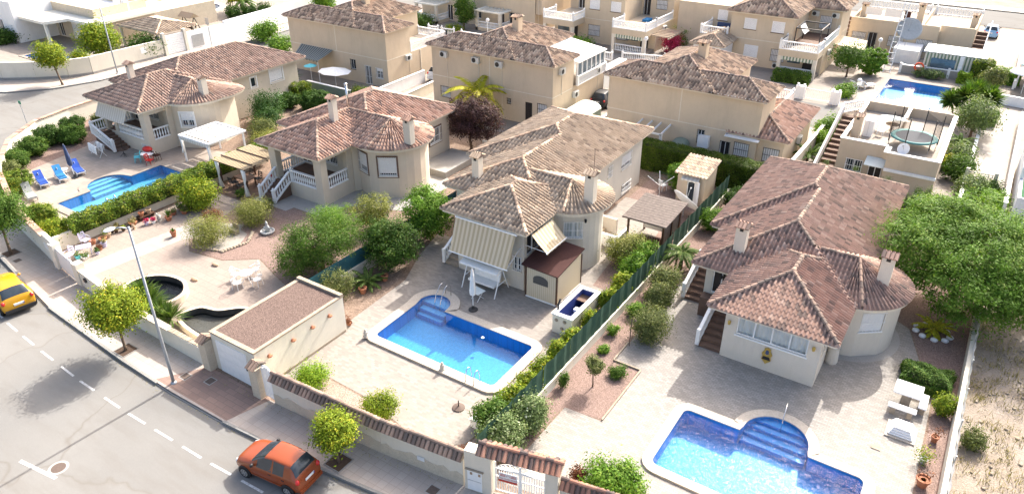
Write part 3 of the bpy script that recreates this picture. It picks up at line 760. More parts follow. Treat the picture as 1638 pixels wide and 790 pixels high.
def fb(mb, X, s0, s1, z0, z1, k0, k1):
    """box on a wall frame: along s, up z, k = outwards"""
    p = [X(s0, z0, k0), X(s1, z0, k0), X(s1, z0, k1), X(s0, z0, k1), X(s0, z1, k0), X(s1, z1, k0), X(s1, z1, k1), X(s0, z1, k1)]
    mb.add(p, [(3, 2, 1, 0), (4, 5, 6, 7), (0, 1, 5, 4), (1, 2, 6, 5), (2, 3, 7, 6), (3, 0, 4, 7)])
    # keep outward orientation
def window(parent, p0, p1, hole, style='glass', frame='white_paint', grille=None, trim=None, muls=1, drop=1., sill='trim_cream', depth=.13):
    """hole (s0,s1,z0,z1); style glass|shutter|door|open|curtain; drop = share covered by the roller shutter"""
    d, n, L = wall_frame(p0, p1); o = Vector((p0[0], p0[1], 0)); X = lambda s, z, k=0: tuple(o+d*s+n*k+Vector((0, 0, z)))
    s0, s1, z0, z1 = hole[:4]; fw = .06; mb = MB()
    k0, k1 = -depth, -depth+.07
    fb(mb, X, s0, s1, z1-fw, z1, k0, k1); fb(mb, X, s0, s1, z0, z0+fw, k0, k1); fb(mb, X, s0, s0+fw, z0+fw, z1-fw, k0, k1); fb(mb, X, s1-fw, s1, z0+fw, z1-fw, k0, k1)
    for i in range(muls):
        c = s0+(s1-s0)*(i+1)/(muls+1); fb(mb, X, c-.03, c+.03, z0+fw, z1-fw, k0, k1)
    w = mb.build('door' if style == 'door' else 'window', frame, parent)
    g = MB(); g.add([X(s0+.01, z0+.01, k0+.02), X(s1-.01, z0+.01, k0+.02), X(s1-.01, z1-.01, k0+.02), X(s0+.01, z1-.01, k0+.02)], [(0, 1, 2, 3)])
    if style == 'door': g.build('door_leaf', 'dark_door', w)
    elif style == 'curtain':
        g.build('pane', 'glass_clear', w)
        cu = MB(); N = int((s1-s0)/.05); vs = []
        for i in range(N+1):
            s = s0+(s1-s0)*i/N; kk = k0-.10+.035*math.sin(i*1.3)+.02*math.sin(i*.37); vs += [X(s, z0, kk), X(s, z1, kk)]
        cu.add(vs, [(2*i, 2*i+2, 2*i+3, 2*i+1) for i in range(N)]); cu.build('curtain', 'curtain', w)
        rm = MB(); fb(rm, X, s0-.1, s1+.1, z0-.1, z0, k0-1.6, k0); rm.add([X(s0-.1, z0-.1, k0-1.6), X(s1+.1, z0-.1, k0-1.6), X(s1+.1, z1+.1, k0-1.6), X(s0-.1, z1+.1, k0-1.6)], [(0, 1, 2, 3)])
        rm.build('room', 'cream', w)
    else: g.build('pane', 'glass_dark', w)
    if style == 'shutter':
        sh = MB(); zz = z1-(z1-z0)*drop; nsl = max(3, int((z1-zz)/.11))
        for i in range(nsl):
            a = zz+(z1-zz)*i/nsl; b = zz+(z1-zz)*(i+1)/nsl-.012; fb(sh, X, s0+.02, s1-.02, a, b, k1+.005, k1+.03)
        sh.build('roller_shutter', 'white_plastic', w)
    if sill and style not in ('door', 'open'):
        sb = MB(); fb(sb, X, s0-.06, s1+.06, z0-.07, z0-.004, -depth, .06); sb.build('sill', sill, w)
    if grille:
        gb = MB(); nb = max(4, int((s1-s0)/.16)); kk = .055
        for i in range(nb+1):
            s = s0+(s1-s0)*i/nb; gb.bar(X(s, z0-.03, kk), X(s, z1+.03, kk), .022)
        for z in ((z0, (z0+z1)/2, z1) if style != 'door' else (z0+.1, z0+.9, z1)): gb.bar(X(s0-.03, z, kk+.02), X(s1+.03, z, kk+.02), .028)
        for s in (s0, s1):
            for z in (z0, z1): gb.bar(X(s, z, -.01), X(s, z, kk), .022)
        gb.build('grille', grille, w)
    if trim:
        tb = MB(); q = .14
        fb(tb, X, s0-q, s1+q, z1+.004, z1+q, -.01, .035); fb(tb, X, s0-q, s1+q, z0-q, z0-.075, -.01, .035); fb(tb, X, s0-q, s0-.004, z0-.075, z1+.004, -.01, .033); fb(tb, X, s1+.004, s1+q, z0-.075, z1+.004, -.01, .033)
        tb.build('window_surround', trim, w)
    return w
def shell(parent, poly, z0, z1, mat, holes=None, name='wall', top=True):
    """closed outline walls (counter-clockwise), openings per edge index: list of (s0,s1,z0,z1,kwargs)"""
    holes = holes or {}; mb = MB(); n = len(poly)
    for i in range(n):
        wall_face(mb, poly[i], poly[(i+1) % n], z0, z1, [h[:4] for h in holes.get(i, [])])
    if top: mb.add([(x, y, z1) for x, y in poly], [tuple(range(n))])
    w = mb.build(name, mat, parent)
    for i, hs in holes.items():
        for h in hs:
            k = dict(h[4]) if len(h) > 4 else {}
            window(parent, poly[i], poly[(i+1) % n], h, **k)
    return w
_bal = {}
def baluster(h, mat):
    k = (round(h, 2), mat)
    if k not in _bal:
        mb = MB(); mb.lathe((0, 0, 0), [(.05, 0), (.035, .12*h), (.075, .36*h), (.03, .78*h), (.055, h)], 5)
        me = bpy.data.meshes.new('baluster'); me.from_pydata(mb.v, [], mb.f[:-2]); me.materials.append(MATS[mat]); _bal[k] = me
    return _bal[k]
def balustrade(parent, p, q, h=.85, mat='white_paint', single_=True, posts=(1, 1), step=.21, finial=True, ph=.18):
    """p, q: feet of the run (x, y, z); sloped when z differs"""
    p, q = Vector(p), Vector(q); d = q-p; Lh = Vector((d.x, d.y, 0)).length; up = Vector((0, 0, 1))
    mb = MB(); mb.bar(p+up*.05, q+up*.05, .14, .1); mb.bar(p+up*(h-.05), q+up*(h-.05), .17, .1)
    for on, c in zip(posts, (p, q)):
        if on:
            mb.cbox(c.x, c.y, c.z, .2, .2, h+.06)
            if finial: mb.cbox(c.x, c.y, c.z+h+.06, .25, .25, .04); mb.sph((c.x, c.y, c.z+h+ph), .09, 7, 5)
    b = mb.build('balustrade', mat, parent); n = max(2, int(Lh/step)); me = baluster(h-.18, mat); jm = MB()
    for i in range(n):
        c = p+d*((i+.5)/n)+up*.09
        if single_: inst('baluster', me, None, b, c)
        else: jm.add([tuple(c+v.co) for v in me.vertices], [tuple(f.vertices) for f in me.polygons])
    if not single_: o = jm.build('balusters', mat, b); o['kind'] = 'stuff'
    return b
def steps(parent, x0, y0, x1, y1, axis, n, z0, z1, mat, name='stairs', nose=True):
    """solid flight; climbs towards +axis ('x+','x-','y+','y-')"""
    mb = MB(); st = MB()
    for i in range(n):
        z = z0+(z1-z0)*(i+1)/n; a, b = i/n, 1
        if axis == 'y+': bx = (x0, y0+(y1-y0)*a, x1, y1)
        elif axis == 'y-': bx = (x0, y0, x1, y1-(y1-y0)*a)
        elif axis == 'x+': bx = (x0+(x1-x0)*a, y0, x1, y1)
        else: bx = (x0, y0, x1-(x1-x0)*a, y1)
        e = .003*i
        mb.box(bx[0]+e, bx[1]+e, z0 if i == 0 else z0+(z1-z0)*i/n, bx[2]-e, bx[3]-e, z)
    return mb.build(name, mat, parent)
def chimney(parent, x, y, z0, z1, w=.55, d=.45, mat='white_wall', tile='tile_red', rz=0):
    mb = MB(); mb.cbox(x, y, z0, w, d, z1-z0-.3); c = mb.build('chimney', mat, parent)
    c2 = MB()
    for s in (-1, 1): c2.box(x-w/2, y+s*d/2-(.08 if s > 0 else 0), z1-.3, x+w/2, y+s*d/2+(.0 if s > 0 else .08), z1)
    c2.box(x+w/2-.08, y-d/2+.08, z1-.3, x+w/2, y+d/2-.08, z1); c2.box(x-w/2, y-d/2+.08, z1-.3, x-w/2+.08, y+d/2-.08, z1)
    hd = c2.build('chimney_head', mat, c)
    dk = MB()
    for s in (-1, 1): dk.box(x-.1, y+s*(d/2+.004)-.003, z1-.24, x+.1, y+s*(d/2+.004)+.003, z1-.02)
    dk.build('flue_opening', 'black_plastic', c)
    cp = MB(); cp.add([(x-w/2-.1, y-d/2-.12, z1), (x+w/2+.1, y-d/2-.12, z1), (x+w/2+.1, y, z1+.2), (x-w/2-.1, y, z1+.2), (x+w/2+.1, y+d/2+.12, z1), (x-w/2-.1, y+d/2+.12, z1)], [(0, 1, 2, 3), (3, 2, 4, 5), (5, 4, 1, 0), (1, 4, 2), (0, 3, 5)])
    cp.build('chimney_cap', 'tile_cap_one', c)
    n = int((w+.2)/.17)
    for s in (-1, 1):
        for i in range(n):
            xx = x-w/2-.1+(i+.5)*(w+.2)/n; dv = Vector((0, -s*(d/2+.14), .22)); ang = math.atan2(dv.z, abs(dv.y))
            inst('cap_tile', cap_mesh(tile+'_one', .42, .085), None, c, (xx, y+s*(d/2+.16), z1+.01), (0, -ang, R(90) if s < 0 else R(-90)))
    return c
def ac_unit(parent, x, y, z, face='y-', w=.8):
    mb = MB(); f = MB(); g = MB()
    if face == 'y-':
        mb.box(x-w/2, y-.32, z, x+w/2, y-.04, z+.55); f.lathe((0, 0, 0), [(.01, 0)], 3)
        fan = MB(); c = Vector((x-.12, y-.325, z+.28))
        for r, dd in ((.22, 0), (.15, .004), (.07, .008)): fan.tube([c, c-Vector((0, .012+dd, 0))], r, 14)
    else:
        mb.box(x+.04, y-w/2, z, x+.32, y+w/2, z+.55); fan = MB(); c = Vector((x+.325, y-.12, z+.28))
        for r, dd in ((.22, 0), (.15, .004), (.07, .008)): fan.tube([c, c+Vector((.012+dd, 0, 0))], r, 14)
    o = mb.build('air_conditioner', 'ac_white', parent); fan.build('fan_grille', 'black_plastic', o)
    br = MB()
    if face == 'y-':
        for s in (-1, 1): br.bar((x+s*w*.35, y, z-.02), (x+s*w*.35, y-.32, z-.02), .04)
        br.tube([(x+w*.3, y-.03, z), (x+w*.3, y-.03, max(.2, z-3.6))], .025, 5)
    else:
        for s in (-1, 1): br.bar((x, y+s*w*.35, z-.02), (x+.32, y+s*w*.35, z-.02), .04)
        br.tube([(x+.03, y+w*.3, z), (x+.03, y+w*.3, max(.2, z-2.0))], .025, 5)
    br.build('bracket_and_pipe', 'trim_cream', o)
    return o
def cloth(parent, name, a, b, c, d, mat, nu=24, nv=6, sag=.05, valance=0, width=None):
    """awning cloth from top edge a-b to bottom edge d-c, stripes along the fall"""
    a, b, c, d = map(Vector, (a, b, c, d)); mb = MB(); mb.uv = []; W = width or (b-a).length
    P_ = lambda u, v: (a.lerp(b, u)).lerp(d.lerp(c, u), v)-Vector((0, 0, sag*math.sin(math.pi*v)))
    vs = [tuple(P_(i/nu, j/nv)) for j in range(nv+1) for i in range(nu+1)]; fs = []
    for j in range(nv):
        for i in range(nu):
            q = (j*(nu+1)+i, j*(nu+1)+i+1, (j+1)*(nu+1)+i+1, (j+1)*(nu+1)+i); fs.append(q[::-1])
            mb.uv.append([(W*(k % (nu+1))/nu, (k//(nu+1))/nv) for k in q[::-1]])
    if valance:
        o = len(vs)
        for i in range(nu+1):
            p = P_(i/nu, 1); vs += [tuple(p), tuple(p-Vector((0, 0, valance*(1+.25*math.sin(i*1.7)))))]
        for i in range(nu):
            fs.append((o+2*i, o+2*i+1, o+2*i+3, o+2*i+2)); mb.uv.append([(W*i/nu, 0), (W*i/nu, 1), (W*(i+1)/nu, 1), (W*(i+1)/nu, 0)])
    mb.add(vs, fs); return mb.build(name, mat, parent, True)
# ------------------------------------------------------------------ pools (outlines first: the sheets need holes for them)
def grow(poly, k):
    n = len(poly); out = []
    for i in range(n):
        a, b, c = Vector(poly[i-1]), Vector(poly[i]), Vector(poly[(i+1) % n])
        d1, d2 = (b-a).normalized(), (c-b).normalized(); n1, n2 = Vector((d1.y, -d1.x)), Vector((d2.y, -d2.x))
        m = n1+n2; m = m/max(.35, m.length_squared/2) if m.length > 1e-6 else n1
        out.append(tuple(b+m*k))
    return out
def corner(cx, cy, r, a): return arc(cx, cy, r, a, a+90, 4)
POOL_C = corner(-23.6, 23.2, .3, 180)+corner(-16.4, 23.2, .3, 270)+corner(-16.4, 26.5, .3, 0)+[(-22.02, 26.8)]+arc(-23.05, 27.0, 1.02, 4, 176, 12)+[(-23.95, 26.4)]
POOL_D = corner(-7.3, 22.95, .4, 180)+corner(0, 22.95, .4, 270)+corner(0, 26.35, .35, 0)+[(-2.0, 26.72)]+arc(-3.55, 27.0, 1.48, 0, 180, 16)+[(-5.1, 26.72)]+corner(-7.35, 26.35, .35, 90)
POOL_A = rect(-54.2, 22.2, -50.9, 30.7)[:3]+[(-54.2, 30.7), (-54.2, 28.1)]+arc(-54.3, 26.4, 1.62, 90, 270, 14)[1:-1]+[(-54.2, 24.75)]
POOL_K = rect(-8.8, 79.0, -2.7, 88.4)
POOL_E = arc(-102.5, 69.6, 3.6, 0, 345, 22)
POOL_E2 = rect(-97, 41.6, -89.5, 44.4)
HOLES = [grow(p, .08) for p in (POOL_C, POOL_D, POOL_A, POOL_K, POOL_E, POOL_E2)]
POND1 = [(-38.9, 18.1), (-36.9, 17.9), (-35.7, 18.5), (-35.75, 19.6), (-36.8, 20.3), (-38.2, 20.1), (-39.1, 19.2)]
POND2 = [(-33.6, 18.0), (-31.3, 17.6), (-29.2, 17.9), (-29.3, 20.0), (-31.2, 20.5), (-32.4, 19.5), (-33.5, 19.1)]
def smooth_poly(p, n=5):
    out = []; L = len(p)
    for i in range(L):
        a, b, c, d = [Vector(p[(i+k) % L]) for k in (-1, 0, 1, 2)]
        for j in range(n):
            t = j/n; out.append(tuple(.5*((2*b)+(c-a)*t+(2*a-5*b+4*c-d)*t*t+(3*b-a-3*c+d)*t*t*t)))
    return out
POND1, POND2 = smooth_poly(POND1), smooth_poly(POND2)
HOLES += [grow(POND1, .05), grow(POND2, .05)]
def inside(p, poly):
    c = False
    for (x0, y0), (x1, y1) in zip(poly, poly[1:]+poly[:1]):
        if (y0 > p[1]) != (y1 > p[1]) and p[0] < (x1-x0)*(p[1]-y0)/(y1-y0)+x0: c = not c
    return c

# ------------------------------------------------------------------ ground, roads, pavements
sheet('ground', 'dry_field', rect(-900, -500, 900, 1500), -.16, HOLES)
KERB = [(-74.6, 122), (-74.4, 61), (-73.2, 45), (-72.2, 36), (-71, 29.4), (-67.5, 24), (-63, 20.6), (-58, 18.3), (-50, 16.2), (-46.4, 15.6), (-41.4, 14.8), (-33.6, 14.3), (-29.2, 14.15), (-25.3, 14.2), (-19.6, 14.6), (-16.2, 15.0), (-8, 16.3), (6, 18.7), (40, 25)]
WALL = [(-70.3, 38), (-69.6, 32), (-68.6, 28.4), (-66, 24.9), (-61, 21.6), (-52.7, 18.8), (-45.1, 17.5), (-42.5, 17.2), (-35.5, 16.45), (-29.3, 16.35), (-24.4, 16.4), (-17.8, 16.75), (-13.6, 17.3), (-10.0, 18.3), (6, 21.4), (40, 28)]
FARK = [(-140, 22), (-92, 30), (-84.5, 33.4), (-81.6, 36.8), (-80.2, 41.1), (-80, 50), (-80.1, 62), (-81, 75), (-82, 122)]
sheet('road', 'asphalt', [(-140, -30), (40, -30), (40, 25.2)]+KERB[::-1][1:]+[(-82, 122)]+FARK[::-1][1:], -.12)
sheet('back_road', 'asphalt', rect(-140, 123, 60, 134), -.12)
sheet('garden_soil', 'soil_bed', [p for p in WALL]+[(40, 121.8), (-70.3, 121.8)], -.010, HOLES)
sheet('pavement', 'sidewalk', KERB+WALL[::-1]+[(-70.3, 122)], 0)
def kerb_run(name, pts, label=None, ln=1.0, side=1, start=0):
    """separate kerb stones set along a line"""
    root = link(bpy.data.objects.new(name, None)); root['kind'] = 'structure'; OFF[root.name] = (0, 0, 0)
    mb = MB(); mb.box(0, -.07, -.14, ln-.012, .07, .012); me = bpy.data.meshes.new('kerb_stone'); me.from_pydata(mb.v, [], mb.f); me.materials.append(MATS['kerb'])
    for a, b in zip(pts, pts[1:]):
        a, b = Vector(a), Vector(b); d = b-a; n = max(1, round(d.length/ln)); rz = math.atan2(d.y, d.x)
        for i in range(n):
            p = a+d*i/n; drop = 0
            if name == 'kerb' and (-30.4 < p.x < -25.4 or -46.3 < p.x < -42.0): drop = -.09
            inst('kerb_stone', me, None, root, (p.x, p.y, drop), (0, 0, rz), (d.length/n/ln, 1, 1))
    return root
kerb_run('kerb', KERB[3:-1])
kerb_run('far_kerb', FARK[1:-1], ln=2.)
sheet('far_pavement', 'sidewalk', FARK+[(-84.6, 122), (-83.2, 62), (-82.9, 42), (-83.6, 40.2), (-89, 35.4), (-140, 27)], 0)
sheet('far_garden', 'pale_tiles', [(-140, 27), (-89, 35.4), (-83.6, 40.2), (-82.9, 42), (-83.2, 62), (-84.6, 122), (-140, 122)], -.006, HOLES)
sheet('driveway', 'driveway', [(-30.6, 14.3), (-25.2, 14.3), (-24.6, 16.4), (-29.2, 16.38)], .004)
sheet('gate_apron', 'path_white', [(-12.6, 15.7), (-10.2, 16.1), (-10.0, 18.3), (-12.4, 17.65)], .004)
# plot A
sheet('terrace', 'paving_a', [(-61.6, 22.2), (-53, 19.6), (-48.0, 19.0), (-48.0, 37), (-63.5, 31.2), (-62.6, 27)], 0, HOLES)
sheet('terrace_gravel', 'gravel_pink', [(-69, 31), (-66.2, 25.4), (-61, 22.1), (-61.6, 22.3), (-62.6, 27), (-63.5, 31.2), (-64, 44), (-69, 44)], .000, [])
# plot B
sheet('patio', 'paving_b', [(-47.0, 17.9), (-35.5, 16.6), (-29.0, 16.6), (-29.0, 23.0), (-33.2, 24.2), (-35.6, 25.0), (-37.4, 23.6), (-40.2, 23.2), (-41.6, 24.2), (-43, 30), (-47, 30)], .000, HOLES)
sheet('garden_path', 'path_white', [(-44.3, 17.7), (-42.7, 17.5), (-41.9, 24.0), (-39.6, 26.6), (-40.2, 27.6), (-42.6, 26.5), (-43.6, 25)], .004)
sheet('gravel_bed', 'gravel_pink', [(-41.6, 24.3), (-40.2, 23.3), (-37.4, 23.7), (-35.6, 25.1), (-33.2, 24.3), (-29.4, 23), (-29.4, 31.2), (-40.5, 31.2), (-40.4, 28)], .002)
sheet('path_round_house', 'concrete', [(-44, 30.6), (-39.4, 30.6), (-39.3, 31.3), (-36.5, 31.3), (-36.3, 33.6), (-32.4, 35.2), (-32, 41), (-34.6, 42), (-46, 42)], .006)
sheet('pergola_floor', 'brown_step', rect(-46.9, 29.9, -42.9, 34.2), .010)
sheet('sand_circle', 'path_white', [(-41.2, 24.6), (-40, 24.2), (-38.6, 24.4), (-38.2, 25.6), (-38.9, 26.8), (-39.9, 27), (-41, 26.2)], .008)
# plot C
sheet('pool_terrace', 'paving_c', [(-25.6, 16.6), (-23.4, 19.15), (-20.8, 19.05), (-17.4, 18.3), (-15.2, 18.1), (-14.7, 22), (-15.0, 33.8), (-16.4, 33.9), (-16.9, 38.4), (-15.6, 41), (-16.4, 46), (-20, 46), (-20, 34), (-28.2, 34), (-27.4, 31), (-26.2, 28.2), (-26.0, 22.5), (-26.0, 18)], .000, HOLES)
sheet('planting_bed', 'gravel_warm', [(-25.5, 16.5), (-13.9, 17.4), (-13.9, 34), (-14.9, 33.7), (-14.6, 22), (-15.1, 18), (-17.4, 18.2), (-20.8, 18.95), (-23.4, 19.05)], -.004)
sheet('yard_gravel', 'gravel_pink', rect(-19.8, 33.9, -13.9, 51.5), -.005)
sheet('tree_bed', 'soil_bed', [(-29.6, 23), (-26.05, 22.6), (-26.25, 28.2), (-27.45, 31), (-28.3, 34), (-29.6, 34)], -.003)
# plot D
sheet('villa_terrace', 'paving_d', [(-12.6, 18.2), (-9.5, 18.7), (2.2, 21.0), (2.0, 33.6), (.75, 33.8), (1.1, 36.6), (.2, 39.5), (-2, 41), (-3, 46), (-11, 46), (-12.0, 38), (-12.2, 35.4), (-12.1, 29.9), (-12.1, 28.2), (-10.65, 28.2), (-10.6, 23.8), (-12.5, 23.7)], .000, HOLES)
sheet('side_gravel', 'gravel_pink', [(-13.7, 17.8), (-12.7, 18), (-12.6, 23.6), (-10.7, 23.9), (-10.75, 28.1), (-12.2, 28.1), (-12.3, 35.4), (-12, 38), (-11.1, 52), (-13.7, 52)], -.003)
sheet('wall_bed', 'gravel_pink', [(2.3, 21.1), (3.0, 21.2), (3.1, 45), (-2, 45), (-1.9, 41), (.3, 39.5), (1.2, 36.6), (.85, 33.9), (2.1, 33.7)], -.003)
for a, b, w in (((-12.1, 28.15), (-10.6, 28.15), .07), ((-12.15, 28.2), (-12.15, 29.9), .07)):
    pass
sheet('open_field', 'dry_field', [(3.1, 20.9), (40, 27.8), (40, 56), (3.6, 56)], .0)
sheet('far_field', 'dry_field', rect(-140, 137, 200, 420), -.02)
sheet('far_kerb_path', 'concrete', rect(-140, 134, 60, 137), .0)
# town rows
sheet('town_courts', 'pale_tiles', rect(-72, 52.0, 12, 121.5), -.004, HOLES)
sheet('lane', 'asphalt', [(-72, 68.6), (-10.6, 68.6), (-10.6, 75.6), (-72, 75.6)], .0)
sheet('hedge_strip', 'soil_bed', rect(-22, 50.2, -11, 53.4), .004)
# road paint, sunk covers
dash = MB()
def paint(a, b, w=.11):
    a, b = Vector((*a, -.114)), Vector((*b, -.114)); d = (b-a).normalized(); n = Vector((-d.y, d.x, 0))*w/2
    mb = MB(); mb.add([a-n, b-n, b+n, a+n], [(0, 1, 2, 3)]); return mb
xs = [-48.4, -46.2, -44.0, -42.0, -40.0, -37.85, -35.7, -33.8, -31.6, -29.6, -27.6, -25.6, -23.7, -21.8, -19.8, -17.8, -15.8]
yl = lambda x: np.interp(x, [-50, -46, -42, -38, -34, -30, -24, -20, -14], [14.0, 13.3, 12.75, 12.45, 12.22, 12.15, 12.25, 12.45, 13.0])
for x in xs:
    o = paint((x, yl(x)), (x+1.28, yl(x+1.28))).build('lane_dash', 'line_paint', None); tag(o, 'short white dash of the painted centre line on the asphalt', 'road marking', 'centre line dashes')
o = paint((-30.8, 7.8), (-28.5, 8.12), .16).build('edge_line', 'line_paint', None); tag(o, 'long white painted line beside the round manhole cover', 'road marking')
def cover(x, y, w, d, label, z=.006, round_=False, cat='manhole cover'):
    mb = MB()
    if round_: mb.lathe((x, y, z-.03), [(w/2, 0), (w/2, .032)], 20)
    else: mb.box(x-w/2, y-d/2, z-.03, x+w/2, y+d/2, z+.004)
    t_ = thing(('manhole_cover'), label, cat, (x, y, z)); mb.build('lid', 'cover_iron', t_)
    fr = MB()
    if round_: fr.lathe((x, y, z-.035), [(w/2+.12, 0), (w/2+.12, .033)], 20)
    else: fr.box(x-w/2-.05, y-d/2-.05, z-.035, x+w/2+.05, y+d/2+.05, z+.0)
    fr.build('frame', 'concrete', t_)
cover(-29.0, 8.5, .6, .6, 'round iron manhole cover set in a concrete ring in the road', -.116, True)
cover(-29.55, 15.25, .42, .4, 'square drain cover beside the foot of the lamp post')
cover(-28.2, 15.7, .4, .4, 'small square cover in the pink driveway before the garage door')
cover(-14.6, 16.3, .45, .42, 'square cover in the pavement below the white meter cabinet')
cover(-48.3, 16.5, .42, .4, 'square cover in the pavement in front of the terracotta capped wall')

# ------------------------------------------------------------------ pool builder
def pool(name, label, poly, depth=1.35, cop=.5, ztop=.1, zw=-.03, water_m='water', floor='mosaic', wallm='mosaic_deep', cop_m='coping', steps_=(), band=None, stp='mosaic_light'):
    c = Vector((sum(p[0] for p in poly)/len(poly), sum(p[1] for p in poly)/len(poly), 0))
    t_ = thing(name, label, 'swimming pool', (c.x, c.y, 0)); n = len(poly)
    mb = MB(); mb.add([(x, y, zw-depth) for x, y in poly], [tuple(range(n))]); mb.build('pool_floor', floor, t_)
    mb = MB(); mb.add([(x, y, zw-depth) for x, y in poly]+[(x, y, ztop-.06) for x, y in poly], [((i+1) % n, i, n+i, n+(i+1) % n) for i in range(n)]); mb.build('pool_wall', wallm, t_)
    if band: inn = grow(poly, -.012); mb = MB(); mb.add([(x, y, zw-.16) for x, y in inn]+[(x, y, ztop-.055) for x, y in inn], [((i+1) % n, i, n+i, n+(i+1) % n) for i in range(n)]); mb.build('waterline_tiles', band, t_)
    g = grow(poly, -.002); mb = MB(); mb.add([(x, y, zw) for x, y in g], [tuple(range(n))]); mb.build('water', water_m, t_)
    i1, o1 = grow(poly, -.05), grow(poly, cop); mb = MB()
    mb.add([(x, y, ztop) for x, y in i1]+[(x, y, ztop) for x, y in o1]+[(x, y, -.02) for x, y in o1]+[(x, y, ztop-.05) for x, y in i1],
        [((i+1) % n, i, n+i, n+(i+1) % n) for i in range(n)]+[(n+i, 2*n+i, 2*n+(i+1) % n, n+(i+1) % n) for i in range(n)]+[(3*n+i, i, (i+1) % n, 3*n+(i+1) % n) for i in range(n)])
    o = mb.build('coping', cop_m, t_)
    bm = bmesh.new(); bm.from_mesh(o.data); bmesh.ops.recalc_face_normals(bm, faces=bm.faces); bm.to_mesh(o.data); bm.free()
    for (pl, z) in steps_:
        s = MB(); s.prism(pl, zw-depth+.01, z); s.build('pool_step', stp, t_)
    return t_
def chord(cx, cy, r, yc, n=10, y_in=None):
    """part of a circle above the line y = yc"""
    a = math.degrees(math.asin(max(-1, min(1, (yc-cy)/r)))); return arc(cx, cy, r, a, 180-a, n)
pool('swimming_pool', 'blue pool with rounded corner steps and cream coping behind the tile capped wall', POOL_C, .8, .5, .12, .05,
     steps_=[(arc(-23.05, 27.0, .99, 10, 170, 10), -.1), ([(-23.9, 26.72), (-22.1, 26.72), (-22.1, 27.13), (-23.9, 27.13)], -.3), (rect(-23.85, 26.42, -22.1, 26.70), -.5)], stp='mosaic')
pool('swimming_pool', 'rippled bright blue pool with arched dark blue steps beside the glazed front villa', POOL_D, .8, .42, .1, .0, 'water_rippled', 'mosaic_deep', 'mosaic_deep', band='mosaic', stp='mosaic_deep',
     steps_=[(chord(-3.55, 27.0, 1.46, 27.95), -.1), ([(-4.95, 27.6), (-2.15, 27.6), (-2.5, 27.94), (-4.6, 27.94)], -.25), (rect(-4.98, 27.2, -2.12, 27.59), -.4), (rect(-4.98, 26.8, -2.12, 27.19), -.55)])
pool('swimming_pool', 'pale blue pool with wide half round steps between sun loungers and clipped hedge', POOL_A, .75, .55, .06, .0, 'water', 'mosaic_light', 'mosaic', 'pale_tiles',
     steps_=[([(-55.85, 25.9), (-55.45, 25.25), (-55.45, 27.55), (-55.85, 26.9)], -.1), (rect(-55.43, 25.1, -55.05, 27.75), -.2), (rect(-55.03, 24.95, -54.6, 27.85), -.35), (rect(-54.58, 24.9, -54.1, 27.9), -.5)])
pool('swimming_pool', 'rectangular communal pool with sparkling water behind the trampoline house', POOL_K, .8, .45, .05, -.02, 'water', 'mosaic', 'mosaic', 'pale_tiles')
pool('swimming_pool', 'dark blue kidney pool with white rim beyond the tall white wall', POOL_E, 1.5, .7, .06, -.06, 'water', 'mosaic_navy', 'mosaic_navy', 'white_wall')
pool('swimming_pool', 'small pool behind the long curved cream wall by the modern house', POOL_E2, 1.3, .4, .05, -.05, 'water', 'mosaic_deep', 'mosaic_deep', 'pale_tiles')

# ponds with raised rim
def pond(label, poly, rim=.22, z=.42):
    n = len(poly); c = (sum(p[0] for p in poly)/n, sum(p[1] for p in poly)/n, 0); t_ = thing('garden_pond', label, 'pond', c)
    o1 = grow(poly, rim); mb = MB()
    mb.add([(x, y, z) for x, y in poly]+[(x, y, z) for x, y in o1]+[(x, y, -.02) for x, y in o1]+[(x, y, -.5) for x, y in poly],
        [((i+1) % n, i, n+i, n+(i+1) % n) for i in range(n)]+[(n+i, 2*n+i, 2*n+(i+1) % n, n+(i+1) % n) for i in range(n)])
    o = mb.build('pond_rim', 'stone_base', t_); bm = bmesh.new(); bm.from_mesh(o.data); bmesh.ops.recalc_face_normals(bm, faces=bm.faces); bm.to_mesh(o.data); bm.free()
    i2 = grow(poly, -.03); mb = MB(); mb.add([(x, y, -.5) for x, y in i2]+[(x, y, z+.03) for x, y in i2]+[(x, y, z+.03) for x, y in poly], [((i+1) % n, i, n+i, n+(i+1) % n) for i in range(n)]+[((i+1) % n+n, i+n, 2*n+i, 2*n+(i+1) % n) for i in range(n)]+[tuple(range(n))]); mb.build('liner', 'pond_liner', t_)
    mb = MB(); mb.add([(x, y, .10) for x, y in i2], [tuple(range(n))]); mb.build('water', 'water_pond', t_); return t_
pond('kidney shaped black lined garden pond beside the dwarf palms', POND1)
p2_ = pond('black lined pond with curling rim tucked against the garage', POND2)

